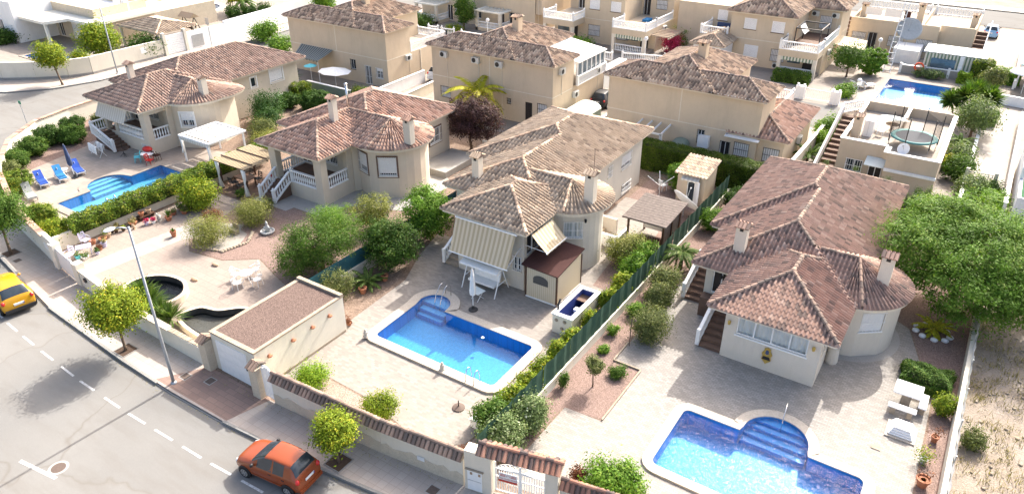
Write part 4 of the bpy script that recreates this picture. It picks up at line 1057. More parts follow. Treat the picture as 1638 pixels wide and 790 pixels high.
# ------------------------------------------------------------------ street boundary walls
def wall_run(parent, pts, z0, z1, w, mat, name='wall'):
    mb = MB()
    for a, b in zip(pts, pts[1:]):
        a, b = Vector((*a, 0)), Vector((*b, 0)); mb.bar(a+Vector((0, 0, (z0+z1)/2)), b+Vector((0, 0, (z0+z1)/2)), w, z1-z0)
    return mb.build(name, mat, parent)
def tile_coping(parent, a, b, z, w=.55, mat='tile_cap', step=.215, single_=True, slope=.30, ridge=True):
    """little two-pitch tiled capping across a wall from a to b"""
    a, b = Vector((*a, z)), Vector((*b, z)); d = (b-a); L = d.length; d.normalize(); nrm = Vector((d.y, -d.x, 0)); n = max(1, round(L/step))
    mb = MB(); h = w/2; up = Vector((0, 0, slope*h/.3))
    mb.add([a-nrm*h, b-nrm*h, b+up, a+up, b+nrm*h, a+nrm*h, a-nrm*h-Vector((0, 0, .05)), b-nrm*h-Vector((0, 0, .05)), b+nrm*h-Vector((0, 0, .05)), a+nrm*h-Vector((0, 0, .05))],
        [(1, 0, 3, 2), (5, 4, 2, 3), (0, 1, 7, 6), (4, 5, 9, 8), (6, 7, 8, 9), (0, 6, 9, 5, 3), (1, 2, 4, 8, 7)])
    c = mb.build('tile_coping', 'soil', parent); c.data.materials[0] = MATS['stone_edge']
    ang = math.atan2(up.z, h); ln = math.hypot(h, up.z)+.06
    for s in (1, -1):
        rz = math.atan2(-nrm.y*s, -nrm.x*s)
        for i in range(n):
            p = a+d*(L*(i+.5)/n)+nrm*s*(h+.05)-Vector((0, 0, .01)); 
            inst('coping_tile', cap_mesh(mat+'_one', round(ln, 2), .095), None, c, p, (0, -ang, rz+random.uniform(-.05, .05)))
    if ridge:
        m = max(1, round(L/.36)); rz = math.atan2(d.y, d.x)
        for i in range(m): inst('ridge_tile', cap_mesh(mat+'_one', .40, .10), None, c, a+d*(L*i/m)+up+Vector((0, 0, .03)), (0, 0, rz+random.uniform(-.03, .03)))
    return c
def skirt(parent, pts, z1, w, mat='stone_base', seed=1, lump=.12):
    """rough stone-faced foot of a wall with an uneven top edge"""
    rg = random.Random(seed); mb = MB()
    for a, b in zip(pts, pts[1:]):
        a, b = Vector((*a, 0)), Vector((*b, 0)); d = b-a; n = max(2, int(d.length/.3)); dd = d.normalized(); nr = Vector((dd.y, -dd.x, 0)); prev = None
        for i in range(n+1):
            p = a+d*i/n; z = z1+rg.uniform(-lump, lump); k = w/2+rg.uniform(.012, .03)
            cur = [p+nr*k, p+nr*k+Vector((0, 0, z)), p+nr*(w/2-.01)+Vector((0, 0, z+.02))]
            if prev: mb.add(prev+cur, [(0, 3, 4, 1), (1, 4, 5, 2)])
            prev = cur
    return mb.build('stone_skirting', mat, parent)
# villa A wall with terracotta coping
t_ = thing('boundary_wall', 'low cream wall with terracotta coping beside the round street tree', 'wall', (-50, 18.6, 0))
pa = [(-69.9, 36), (-69.4, 32), (-68.5, 28.5), (-65.9, 25.1), (-60.9, 21.8), (-52.7, 18.95), (-46.9, 17.9)]
wall_run(t_, pa, -.1, 1.55, .24, 'ochre_white')
cp = MB(); cp.box(0, -.19, 0, .30, .19, .05); cme = bpy.data.meshes.new('coping_brick'); cme.from_pydata(cp.v, [], cp.f); cme.materials.append(MATS['tile_coral_one'])
for a, b in zip(pa, pa[1:]):
    a, b = Vector(a), Vector(b); d = b-a; n = int(d.length/.31)
    for i in range(n): p = a+d*i/n; inst('coping_brick', cme, None, t_, (p.x, p.y, 1.555), (0, 0, math.atan2(d.y, d.x)))
mb = MB(); mb.bar((-46.9, 17.9, .85), (-45.3, 17.62, .85), .26, 1.9); mb.cbox(-45.2, 17.6, -.05, .5, .5, 1.75); mb.build('gate_pier', 'ochre_white', t_)
mb = MB(); mb.bar((-46.9, 17.76, 1.02), (-45.6, 17.52, 1.02), .03, .34); mb.build('number_plate', 'white_paint', t_)
# villa B: gate, low wall
t_ = thing('vehicle_gate', 'white panelled driveway gate between cream piers', 'gate', (-43.8, 17.4, 0))
for i in range(2):
    a, b = Vector((-45.0+1.22*i, 17.55-.18*i, 0)), Vector((-45.0+1.22*(i+1)-.03, 17.55-.18*(i+1), 0))
    mb = MB(); mb.bar(a+Vector((0, 0, .75)), b+Vector((0, 0, .75)), .06, 1.4); g_ = mb.build('gate_leaf', 'white_paint', t_)
    mb = MB()
    for k in range(5):
        p = a.lerp(b, (k+.5)/5); mb.box(p.x-.1, p.y-.045, .15, p.x+.1, p.y-.032, 1.35)
    mb.build('panel', 'white_metal', g_)
t_ = thing('boundary_wall', 'plain low cream wall in front of the pond garden', 'wall', (-36, 16.6, 0))
wall_run(t_, [(-42.4, 17.32), (-35.5, 16.58), (-29.6, 16.48)], -.1, 1.02, .3, 'cream_bright')
mb = MB(); mb.cbox(-42.2, 17.3, -.05, .5, .5, 1.5); mb.build('gate_pier', 'cream_bright', t_)
mb = MB(); mb.tube([(-41.1, 16.98, .75), (-41.1, 16.94, .75)], .16, 14); o = mb.build('house_plate', 'black_iron', t_); o.scale = (1, 1, 1)
mb = MB(); mb.bar((-42.0, 17.28, 1.05), (-35.5, 16.58, 1.05), .38, .06); mb.bar((-35.5, 16.58, 1.05), (-32.4, 16.53, 1.05), .38, .06); mb.build('coping', 'coping', t_)
for i in range(22):
    x = -32.3+i*.128; mb = MB(); mb.box(x, 16.38, 1.02, x+.11, 16.66, 1.05+.03*random.random()); mb.build('coping_stone', 'stone_edge', t_)
# garage and pedestrian gate of villa C
t_ = thing('garage', 'cream flat roofed garage with pink gravel roof and white door', 'garage', (-27.1, 19.5, 0))
gx0, gx1, gy0, gy1 = -28.75, -25.5, 16.6, 22.5
shell(t_, rect(gx0, gy0, gx1, gy1), -.05, 2.21, 'cream_bright', {}, top=False)
mb = MB()
for (a, b, c, d) in ((gx0-.03, gy0-.03, gx1+.03, gy0+.22), (gx0-.03, gy1-.2, gx1+.03, gy1+.03), (gx0-.03, gy0+.22, gx0+.2, gy1-.2), (gx1-.16, gy0+.22, gx1+.03, gy1-.2)): mb.box(a, b, 2.2, c, d, 2.29 if b != gy1-.2 else 2.4)
mb.build('parapet', 'stone_edge', t_)
mb = MB(); mb.box(gx0+.19, gy0+.21, 2.15, gx1-.15, gy1-.19, 2.26); mb.build('gravel_roof', 'gravel_roof', t_)
mb = MB(); mb.box(gx0+.35, gy0-.03, 0, gx1-.62, gy0+.05, 1.9); d_ = mb.build('garage_door', 'white_paint', t_)
for i in range(4):
    mb = MB(); mb.box(gx0+.37, gy0-.042, .04+.47*i, gx1-.64, gy0-.031, .49+.47*i); mb.build('door_panel', 'white_metal', d_)
mb = MB(); mb.box(gx1-.75, gy0-.07, .95, gx1-.67, gy0-.04, 1.1); mb.build('handle', 'black_iron', d_)
mb = MB(); mb.box(gx1+.002, 16.7, .0, gx1+.03, 22.4, .14); mb.build('skirting', 'stone_edge', t_)
for y in (17.4, 18.9, 20.2, 21.4):
    mb = MB(); mb.tube([(gx1, y, 1.62), (gx1+.12, y, 1.66)], [.11, .10], 8); mb.sph((gx1+.1, y, 1.64), (.1, .16, .06), 8, 5); mb.build('wall_light', 'terracotta_pot', t_, True)
def pier(parent, x, y, w, h, cap=True, mat='stone_base'):
    mb = MB(); mb.cbox(x, y, -.06, w, w, h+.06); mb.cbox(x, y, h, w+.08, w+.08, .06); p_ = mb.build('pier', mat, parent)
    if cap:
        for i in range(3): inst('coping_tile', cap_mesh('tile_cap_one', .5, .09), None, p_, (x-w/2+.08+(w-.16)*i/2, y-w/2-.14, h+.05), (0, -.55, R(90)))
        for i in range(3): inst('coping_tile', cap_mesh('tile_cap_one', .5, .09), None, p_, (x-w/2+.08+(w-.16)*i/2, y+w/2+.1, h+.05), (0, -.55, R(-90)))
    return p_
pier(t_, -29.05, 16.45, .55, 1.7); pier(t_, -25.25, 16.42, .55, 1.75)
t_ = thing('pedestrian_gate', 'narrow arched white metal gate beside the garage pier', 'gate', (-24.6, 16.45, 0))
mb = MB(); mb.box(-24.93, 16.42, .12, -24.87, 16.48, 1.75); mb.box(-24.33, 16.42, .12, -24.27, 16.48, 1.75)
mb.tube([(-24.9+.0, 16.45, 1.72)]+[(-24.6+.3*math.cos(R(a)), 16.45, 1.72+.3*math.sin(R(a))) for a in range(180, -1, -20)], .035, 6)
mb.box(-24.87, 16.43, .12, -24.33, 16.47, .2); mb.build('gate_frame', 'white_paint', t_)
for i in range(5): mb = MB(); x = -24.82+.11*i; mb.box(x-.045, 16.435, .2, x+.045, 16.465, 1.72+.24*math.sin(math.pi*(i+1)/6)); mb.build('slat', 'white_paint', t_)
# villa C wall
t_ = thing('boundary_wall', 'long street wall with dark barrel tile capping and rough stone foot', 'wall', (-19, 16.7, 0))
pc = [(-24.25, 16.5), (-17.8, 16.85), (-13.7, 17.35)]
wall_run(t_, pc, -.1, 1.5, .24, 'trim_cream'); skirt(t_, pc, .62, .24, seed=4)
tile_coping(t_, pc[0], pc[1], 1.5); tile_coping(t_, pc[1], pc[2], 1.5)
mb = MB(); mb.bar((-15.9, 16.93, .62), (-15.55, 16.97, .62), .03, .2); mb.build('notice', 'plate_white', t_)
# gate house of villa D
t_ = thing('gateway', 'cream gateway with pitched red and black tile canopy', 'gateway', (-11.2, 17.9, 0))
mb = MB(); mb.bar((-13.6, 17.4, 1.05), (-12.45, 17.62, 1.05), .5, 2.2); mb.build('gate_pier', 'trim_cream', t_)
mb = MB(); mb.bar((-10.25, 18.2, 1.05), (-9.75, 18.32, 1.05), .5, 2.2); mb.build('gate_pier', 'trim_cream', t_)
mb = MB(); mb.bar((-13.0, 17.52, 2.2), (-9.8, 18.32, 2.2), .36, .2); mb.build('lintel', 'trim_cream', t_)
tile_coping(t_, (-13.05, 17.5), (-9.65, 18.36), 2.28, .8, 'tile_orange', .22, True, .2)
mc = MB(); mc.bar((-13.42, 17.17, .62), (-12.78, 17.29, .62), .05, 1.1); c_ = mc.build('meter_cabinet', 'white_paint', t_)
mc = MB(); mc.bar((-13.5, 17.14, 1.22), (-12.7, 17.29, 1.22), .12, .05); mc.build('ledge', 'stone_edge', c_)
for i in range(2):
    mc = MB(); p = Vector((-13.28+.36*i, 17.155+.068*i, 1.02)); mc.bar(p, p+Vector((.1, .02, 0)), .02, .12); mc.build('meter_window', 'tan_pot', c_)
mc = MB(); mc.bar((-13.4, 17.14, .62), (-12.8, 17.255, .62), .012, .02); mc.build('door_split', 'grey_metal', c_)
t_ = thing('vehicle_gate', 'white barred double gate with fan top and red white sign', 'gate', (-11.3, 17.9, 0))
ga, gb_ = Vector((-12.4, 17.68, 0)), Vector((-10.28, 18.2, 0)); gd = gb_-ga
for lf_ in range(2):
    a, b = ga+gd*(lf_*.5+.01), ga+gd*(lf_*.5+.49); up = Vector((0, 0, 1)); mb = MB()
    mb.bar(a+up*.12, a+up*1.75, .05); mb.bar(b+up*.12, b+up*1.75, .05)
    for z in (.15, .95, 1.38): mb.bar(a+up*z, b+up*z, .045)
    l_ = mb.build('gate_leaf', 'white_paint', t_); d = b-a
    for i in range(10):
        p = a+d*(i+.5)/10; q = MB(); q.bar(p+up*.15, p+up*1.38, .028); q.build('bar', 'white_paint', l_)
    hub = (b if lf_ == 0 else a)+up*1.38; s_ = -1 if lf_ == 0 else 1; dn = d.normalized()
    q = MB(); pts = [hub+dn*s_*1.0*math.cos(R(x))+up*.38*math.sin(R(x)) for x in range(0, 91, 15)]; q.tube(pts, .022, 5)
    for x in range(15, 90, 15): q.bar(hub, hub+dn*s_*1.0*math.cos(R(x))+up*.38*math.sin(R(x)), .022)
    q.build('fan', 'white_paint', l_)
def panel_text(parent, name, text, size, loc, rot, mat):
    cu = bpy.data.curves.new(name, 'FONT'); cu.body = text; cu.size = size; cu.align_x = 'CENTER'; cu.align_y = 'CENTER'; cu.extrude = .002
    o = bpy.data.objects.new(name, cu); link(o); dg = bpy.context.evaluated_depsgraph_get()
    me = bpy.data.meshes.new_from_object(o.evaluated_get(dg)); bpy.data.objects.remove(o); me.materials.clear(); me.materials.append(MATS[mat])
    o = mesh_obj(name, me, None, parent); f = OFF[parent.name]; o.location = (loc[0]-f[0], loc[1]-f[1], loc[2]-f[2]); o.rotation_euler = rot; return o
t_ = thing('estate_sign', 'white and red for sale sign fixed to the barred gate', 'sign', (-11.85, 17.72, .9))
sa, sb_ = Vector((-12.2, 17.66, 1.02)), Vector((-11.42, 17.855, 1.02)); sdn = (sb_-sa).normalized(); srz = math.atan2(sdn.y, sdn.x)
mb = MB(); mb.bar(sa, sb_, .02, .5); mb.build('board', 'plate_white', t_); nn = Vector((sdn.y, -sdn.x, 0))
mb = MB(); mb.bar(sa+nn*.012-Vector((0, 0, .185)), sb_+nn*.012-Vector((0, 0, .185)), .01, .12); mb.build('band', 'red_paint', t_)
mid = sa.lerp(sb_, .5)
panel_text(t_, 'lettering', 'FOR SALE', .085, mid+nn*.014-sdn*.19-Vector((0, 0, .05)), (R(90), 0, srz), 'red_paint')
panel_text(t_, 'lettering', 'SE VENDE', .085, mid+nn*.014+sdn*.19-Vector((0, 0, .05)), (R(90), 0, srz), 'red_paint')
mb = MB(); mb.tube([mid+nn*.014+sdn*.07*math.cos(R(a))+Vector((0, 0, .08+.09*math.sin(R(a)))) for a in range(0, 181, 20)], .008, 4); mb.build('arch_mark', 'red_paint', t_)
for s_ in (-1, 1):
    for k in range(2): mb = MB(); mb.bar(mid+nn*.014+sdn*s_*.11+Vector((0, 0, .16-.07*k)), mid+nn*.014+sdn*s_*.34+Vector((0, 0, .16-.07*k)), .006, .03); mb.build('print_line', 'red_paint', t_)
t_ = thing('boundary_wall', 'cream street wall with red and black tile capping beside the barred gate', 'wall', (-4, 19.4, 0))
pd = [(-9.7, 18.35), (6, 21.3)]
wall_run(t_, pd, -.1, 1.45, .24, 'trim_cream'); tile_coping(t_, pd[0], (2.5, 20.64), 1.45, .55, 'tile_orange'); skirt(t_, pd, .5, .24, seed=9)
# fence between C and D, with green windbreak mesh
t_ = thing('boundary_fence', 'cream dwarf wall topped with green windbreak mesh between two gardens', 'fence', (-13.75, 34, 0))
wall_run(t_, [(-13.75, 18.0), (-13.75, 50.3)], -.1, .55, .22, 'cream_bright')
wall_run(t_, [(-13.75, 18.0), (-13.75, 50.3)], .55, .60, .26, 'cream_bright', 'coping')
for i in range(13):
    y = 18.4+i*2.62; mb = MB(); mb.tube([(-13.75, y, .55), (-13.75, y, 1.95)], .025, 6); mb.build('post', 'mesh_green', t_)
    if i < 12:
        mb = MB(); n = 8
        for j in range(n+1):
            yy = y+2.62*j/n; k = .02*math.sin(j*2.1+i); mb.v += [(-13.70+k, yy, .6), (-13.70+k*1.5, yy, 1.9+.03*math.sin(j*1.3))]
        mb.f = [(2*j, 2*j+2, 2*j+3, 2*j+1) for j in range(n)]
        mb.build('mesh_panel', 'mesh_green', t_)
# right wall of D with pale mesh towards the field
t_ = thing('boundary_fence', 'pale rendered wall with ragged white screen along the dry field', 'fence', (3.05, 34, 0))
wall_run(t_, [(3.05, 20.8), (3.1, 41), (3.25, 52)], -.1, .95, .2, 'cream_bright')
for i in range(12):
    y = 21+i*2.5; mb = MB(); n = 8; mb.tube([(3.2, y, 0), (3.2, y, 1.5)], .025, 6); mb.build('post', 'galv', t_)
    mb = MB()
    for j in range(n+1):
        yy = y+2.5*j/n; k = .03*math.sin(j*1.9+i*2); mb.v += [(3.17+k, yy, .05), (3.19+k, yy, 1.42+.05*math.sin(j*2.3+i))]
    mb.f = [(2*j, 2*j+2, 2*j+3, 2*j+1) for j in range(n)]; mb.build('screen_panel', 'white_cloth', t_)
# fence between B and C (blue mesh behind trees), hedge wall between A and B
t_ = thing('boundary_fence', 'low rendered wall with dark blue mesh behind the garden trees', 'fence', (-29.2, 28, 0))
wall_run(t_, [(-29.0, 22.6), (-29.2, 46)], -.1, .7, .22, 'cream_d')
for i in range(8):
    y = 22.7+i*2.9; mb = MB(); mb.tube([(-29.05, y, .6), (-29.05, y, 1.75)], .025, 6); mb.build('post', 'mesh_green', t_)
    mb = MB(); mb.add([(-29.0, y, .68), (-29.02, y+2.9, .68), (-29.02, y+2.9, 1.7), (-29.0, y, 1.7)], [(0, 1, 2, 3)]); mb.build('mesh_panel', 'mesh_blue', t_)
t_ = thing('boundary_wall', 'rendered cream wall under the clipped hedge beside the row of pots', 'wall', (-47.35, 23.5, 0))
wall_run(t_, [(-47.35, 18.1), (-47.5, 36)], -.05, 1.0, .24, 'trim_cream')
# ------------------------------------------------------------------ villas
SH = dict(style='shutter', grille='white_metal', muls=0)
def fascia(parent, outline, ze, mat='trim_cream', t=.24):
    mb = MB(); mb.prism(outline, ze-t, ze-.045); return mb.build('eaves', mat, parent)
def antenna(parent, x, y, z, h=1.9):
    mb = MB(); mb.tube([(x, y, z), (x, y, z+h)], .018, 5); mb.bar((x-.5, y-.3, z+h-.1), (x+.5, y+.3, z+h-.1), .012)
    for i in range(7):
        c = Vector((x-.45+.15*i, y-.27+.09*i, z+h-.1)); mb.bar(c-Vector((.12, -.2, 0)), c+Vector((.12, -.2, 0)), .006)
    return mb.build('antenna', 'cover_iron', parent)
def lantern(parent, x, y, z, face=(0, -1), mat='gold'):
    mb = MB(); fx, fy = face; mb.tube([(x, y, z), (x+fx*.14, y+fy*.14, z+.06)], .02, 5); c = (x+fx*.14, y+fy*.14, z-.12)
    mb.lathe(c, [(.03, -.02), (.07, .0), (.09, .16), (.02, .24)], 6); return mb.build('wall_lantern', mat, parent)
def bow_poly(pre, c, r, angs, post):
    return pre+[(c[0]+r*math.cos(R(a)), c[1]+r*math.sin(R(a))) for a in angs]+post
def chord_len(r, a): return 2*r*math.sin(R(a)/2)
def porch_arch(parent, p, q, z0, z1, w=.3, mat='cream'):
    mb = MB(); mb.bar((*p, (z0+z1)/2), (*q, (z0+z1)/2), w, z1-z0); return mb.build('porch_beam', mat, parent)

# villa D
D = thing('villa', 'single storey villa with red tiled hip roof, glazed front and round bay', 'house', (-6.5, 41, 0))
angs = [-90, -79, -68, -36, -24, -12, 0, 12, 24, 36, 48, 60, 72, 84, 90]
pre = [(-7.75, 31.6), (-3.05, 31.6), (-3.05, 35.0)]
poly = bow_poly(pre, (-2.95, 37.5), 2.5, angs, [(-3.05, 40.0), (-3.05, 50.8), (-10.8, 50.8), (-10.8, 39.95), (-10.1, 39.95), (-10.1, 35.15), (-7.75, 35.15)])
iw = len(pre)+2; c_ = chord_len(2.5, 32)
shell(D, poly, -.02, 3.05, 'cream_d', {0: [(.62, 4.1, 1.6, 2.75, dict(style='curtain', muls=3, sill='white_paint'))],
      1: [(.35, 1.1, 1.75, 2.6, dict(style='glass', muls=0))], iw: [(.1, c_-.1, 1.55, 2.7, dict(style='shutter', drop=.96, grille='white_metal', muls=1, sill='white_paint'))],
      len(poly)-2: [(.4, 1.4, 1.25, 2.95, dict(style='door'))]})
mb = MB(); mb.box(-7.65, 31.55, 2.82, -3.1, 31.597, 2.9); mb.build('awning_rail', 'white_metal', D)
eo = [(-8.55, 31.05), (-2.4, 31.05), (-2.4, 34.73)]+arc(-2.95, 37.5, 2.8, -78, 78, 22)+[(-2.4, 40.3), (-2.4, 51.4), (-11.4, 51.4), (-11.4, 39.4), (-10.7, 39.4), (-10.7, 34.6), (-8.55, 34.6)]
fascia(D, eo, 3.2)
roof(D, [(-11.4, 39.4, -2.4, 51.4), (-10.7, 34.6, -2.4, 48.5), (-8.55, 31.05, -2.4, 39), (-7.2, 34.7, -2.95, 40.3, 'LR')], 3.2, .44, 'tile_red', [(-2.95, 37.5, 2.8, -94, 94)], individual=[(2, 'F'), (2, 'R')])
chimney(D, -8.75, 36.1, 3.7, 5.3, .6, .5, 'trim_cream'); chimney(D, -1.6, 37.0, 3.6, 5.3, .6, .5, 'trim_cream')
antenna(D, -1.95, 37.4, 4.1, 2.2)
steps(D, -8.95, 31.7, -7.76, 34.5, 'y+', 7, 0, 1.2, 'brown_step')
mb = MB(); mb.box(-10.05, 34.45, 0, -7.78, 35.1, 1.19); mb.build('landing', 'brown_step', D)
balustrade(D, (-9.02, 31.72, .1), (-9.02, 34.4, 1.25), .9, posts=(1, 0), finial=False)
steps(D, -11.3, 35.6, -10.12, 37.9, 'y+', 6, 0, 1.1, 'brown_step')
balustrade(D, (-11.36, 35.6, .1), (-11.36, 37.9, 1.15), .9, posts=(1, 1), finial=False)
mb = MB(); mb.box(-11.3, 37.91, 0, -10.12, 39.9, 1.1); mb.build('landing', 'brown_step', D)
lantern(D, -7.5, 31.6, 2.25); lantern(D, -3.38, 31.6, 2.3); lantern(D, -9.2, 35.15, 2.5, mat='black_iron')
mb = MB(); mb.lathe((0, 0, 0), [(.30, 0), (.30, .04), (.16, .06)], 8); pl = mb.build('plaque', 'gold', None); bpy.data.objects.remove(pl)
em = local_thing('wall_emblem', 'gold and black ornamental crest hung below the long window', 'ornament', (-5.42, 31.55, .95))
mb = MB(); mb.prism([(0, -.48), (.1, -.36), (.24, -.22), (.2, 0), (.26, .12), (.14, .34), (.17, .42), (0, .52), (-.17, .42), (-.14, .34), (-.26, .12), (-.2, 0), (-.24, -.22), (-.1, -.36)], 0, .045); o = mb.build('crest', 'gold', em); o.rotation_euler = (R(90), 0, 0)
mb = MB(); mb.prism([(-.21, -.2), (.21, -.2), (.15, -.02), (-.15, -.02)], .046, .07); o = mb.build('band', 'black_iron', em); o.rotation_euler = (R(90), 0, 0)
mb = MB(); mb.prism([(0, .1), (.09, .18), (.07, .34), (0, .38), (-.07, .34), (-.09, .18)], .046, .066); o = mb.build('shield', 'navy_cloth', em); o.rotation_euler = (R(90), 0, 0)
mb = MB(); mb.lathe((-2.75, 34.2, 0), [(.3, 0), (.32, .1), (.26, .9), (.3, 1.0)], 12); mb.build('corner_drum', 'cream_d', D)
sheet('drip_path', 'concrete', arc(-2.95, 37.5, 2.95, -95, 60, 20)+arc(-2.95, 37.5, 2.45, 60, -95, 20), .006)

# villa C
C = thing('villa', 'single storey villa with weathered buff tile roof and striped awnings', 'house', (-23, 40, 0))
angs = [-90, -82, -74, -38, -26, -14, -2, 10, 22, 34, 46, 58, 70, 82, 90]
pre = [(-24.35, 31.15), (-19.55, 31.15), (-19.55, 34.25)]
poly = bow_poly(pre, (-19.4, 36.3), 2.05, angs, [(-20.3, 38.35), (-20.3, 48.9), (-28, 48.9), (-28, 38.7), (-26.4, 38.7), (-26.4, 33.9), (-24.35, 33.9)])
ib = len(pre)+2; cl = chord_len(2.05, 36); im = len(pre)+len(angs); GL = dict(style='glass', muls=1, grille='white_metal')
shell(C, poly, -.02, 4.1, 'cream_d', {0: [(.6, 3.6, 1.2, 3.4, dict(style='open', frame='white_paint', muls=2)), (4.05, 4.6, 1.25, 2.2, GL)],
      1: [(.3, 2.3, 2.2, 3.6, dict(style='glass', muls=2))], ib: [(.06, cl-.06, 2.3, 3.4, dict(style='curtain', muls=1, grille='white_metal'))],
      im: [(4.9, 5.5, 2.5, 3.3, GL), (7.1, 8.7, 2.25, 3.3, dict(style='shutter', drop=.7, grille='white_metal')), (7.4, 8.9, .25, .95, GL), (4.7, 5.9, .3, .85, GL)],
      len(poly)-2: [(.5, 1.5, 1.2, 3.2, dict(style='door'))]})
eo = [(-24.9, 30.5), (-19.03, 30.5), (-19.03, 33.73)]+arc(-19.4, 36.3, 2.6, -81, 84, 22)+[(-19.76, 38.9), (-19.76, 49.4), (-28.5, 49.4), (-28.5, 38.1), (-26.9, 38.1), (-26.9, 33.3), (-24.9, 33.3)]
fascia(C, eo, 4.3)
roof(C, [(-28.5, 38.1, -19.76, 49.4), (-26.9, 33.3, -19.76, 46.4), (-24.9, 30.5, -19.03, 37), (-23.4, 33.7, -19.4, 38.9, 'LR')], 4.3, .36, 'tile_buff', [(-19.4, 36.3, 2.6, -94, 94)], cw=.27, ct=.35)
chimney(C, -25.2, 34.55, 4.5, 6.1, .5, .5, 'trim_cream', 'tile_buff'); chimney(C, -17.75, 35.6, 4.5, 6.35, .6, .5, 'trim_cream', 'tile_buff')
antenna(C, -18.4, 37.2, 4.9, 2.3)
steps(C, -25.35, 31.1, -24.37, 33.4, 'y+', 6, 0, 1.2, 'stone_edge')
balustrade(C, (-25.42, 31.1, .1), (-25.42, 33.4, 1.25), .9, posts=(1, 0), finial=False)
mb = MB(); mb.box(-26.3, 33.41, 0, -24.37, 33.88, 1.2); mb.build('landing', 'stone_edge', C)
lantern(C, -17.75, 35.05, 3.55, (.8, -.6), 'black_iron')
A1 = cloth(C, 'awning', (-23.85, 30.42, 4.02), (-19.65, 30.42, 4.02), (-19.7, 29.55, 2.2), (-23.75, 29.55, 2.2), 'awning_cream', 30, 6, .06, .0)
mb = MB(); mb.tube([(-23.8, 29.54, 2.18), (-19.65, 29.54, 2.18)], .035, 6); mb.build('awning_bar', 'white_metal', A1)
mb = MB(); mb.bar((-23.9, 30.46, 4.03), (-19.6, 30.46, 4.03), .1, .1); mb.build('cassette', 'white_metal', A1)
for x in (-23.7, -19.75):
    mb = MB(); mb.bar((x, 31.1, 2.9), (x, 29.58, 2.2), .035); mb.build('arm', 'white_metal', A1)
A2 = cloth(C, 'awning', (-18.97, 31.0, 4.02), (-18.97, 33.35, 4.02), (-18.0, 33.3, 3.05), (-18.0, 31.1, 3.05), 'awning_cream', 18, 5, .05, .10)
mb = MB(); mb.tube([(-18.0, 31.05, 3.05), (-18.0, 33.35, 3.05)], .035, 6); mb.build('awning_bar', 'white_metal', A2)
for y in (31.2, 33.2):
    mb = MB(); mb.bar((-19.5, y, 3.1), (-18.02, y, 3.04), .03); mb.build('arm', 'white_metal', A2)
# side steps and low white gate of C
t_ = thing('side_steps', 'cream steps with low white wall beside the villa bay', 'steps', (-18.2, 39.6, 0))
steps(t_, -20.28, 38.9, -18.3, 40.2, 'x-', 5, 0, 1.0, 'tan'); mb = MB(); mb.box(-18.3, 38.6, 0, -17.2, 38.8, .85); mb.box(-17.4, 38.8, 0, -17.2, 40.5, .7); mb.build('parapet', 'white_wall', t_)
mb = MB(); mb.box(-20.28, 40.22, 0, -18.0, 40.42, 1.2); mb.build('side_wall', 'cream_d', t_)

# villa B
B = thing('villa', 'villa with orange red tile roof, open porch and wide round bay', 'house', (-40, 40, 0))
angs = [-121, -92, -83, -74, -42, -28, -14, 0, 14, 28, 42, 56, 70, 82, 91]
pre = [(-44.3, 35.8), (-37.5, 35.8)]
poly = bow_poly(pre, (-35.9, 38.5), 2.65, angs, [(-36, 45.5), (-44.3, 45.5)])
TR = dict(style='shutter', grille='white_metal', trim='brown_step', muls=0)
shell(B, poly, -.02, 3.85, 'cream', {0: [(1.2, 2.3, 1.15, 3.1, dict(style='door')), (3.4, 5.2, 1.7, 3.0, dict(style='glass', muls=1, grille='white_metal'))],
     2: [(.1, chord_len(2.65, 29)-.1, 1.75, 3.25, {**TR, 'drop': .7})], 5: [(.08, chord_len(2.65, 32)-.08, 1.75, 3.2, {**TR, 'drop': .85})],
     len(pre)+len(angs)-1: [(1.8, 3.2, 1.6, 2.85, {**TR, 'style': 'glass', 'muls': 1})]})
fascia(B, [(-43.3, 32.1), (-37.0, 32.1), (-37.0, 35.55)]+arc(-35.9, 38.5, 3.1, -108, 80, 24)+[(-35.4, 41.8), (-35.4, 46.1), (-44.9, 46.1), (-44.9, 35.6), (-43.3, 35.6)], 4.0)
roof(B, [(-44.9, 35.6, -35.4, 46.1), (-43.3, 32.1, -37.0, 41.5), (-40.4, 35.4, -35.9, 41.6, 'LR')], 4.0, .38, 'tile_coral', [(-35.9, 38.5, 3.1, -106, 94)], cap_single=True, cw=.26, ct=.34)
chimney(B, -33.3, 37.5, 4.2, 6.0, .62, .5, 'cream_d', 'tile_coral'); chimney(B, -39.55, 36.4, 5.0, 6.7, .5, .45, 'cream_d', 'tile_coral')
mb = MB(); mb.tube([(-40.2, 38.6, 5.0), (-40.25, 38.6, 7.0)], .09, 10); mb.lathe((-40.25, 38.6, 7.0), [(.09, 0), (.15, .02), (.15, .06), (.03, .14)], 10); mb.build('flue_pipe', 'steel', B, True)
shell(B, rect(-42.9, 32.7, -37.55, 35.78), -.02, 1.1, 'cream', name='porch_base')
mb = MB(); mb.box(-42.85, 32.75, 1.1, -37.6, 35.75, 1.106); mb.build('porch_floor', 'brown_step', B)
mb = MB(); mb.box(-42.9, 32.7, 1.1, -42.2, 33.2, 3.8); mb.build('column', 'cream', B)
mb = MB(); mb.prism([(-38.25, 32.7), (-37.55, 32.7), (-37.55, 33.3), (-37.95, 33.3), (-37.95, 33.05), (-38.25, 33.05)], 1.1, 3.8); mb.build('column', 'cream', B)
mb = MB(); mb.box(-37.95, 35.3, 1.1, -37.55, 35.78, 3.8); mb.build('column', 'cream', B)
porch_arch(B, (-42.2, 32.85), (-38.25, 32.85), 3.35, 3.79); porch_arch(B, (-37.7, 33.3), (-37.7, 35.3), 3.35, 3.79); porch_arch(B, (-42.75, 33.2), (-42.75, 35.78), 3.35, 3.79)
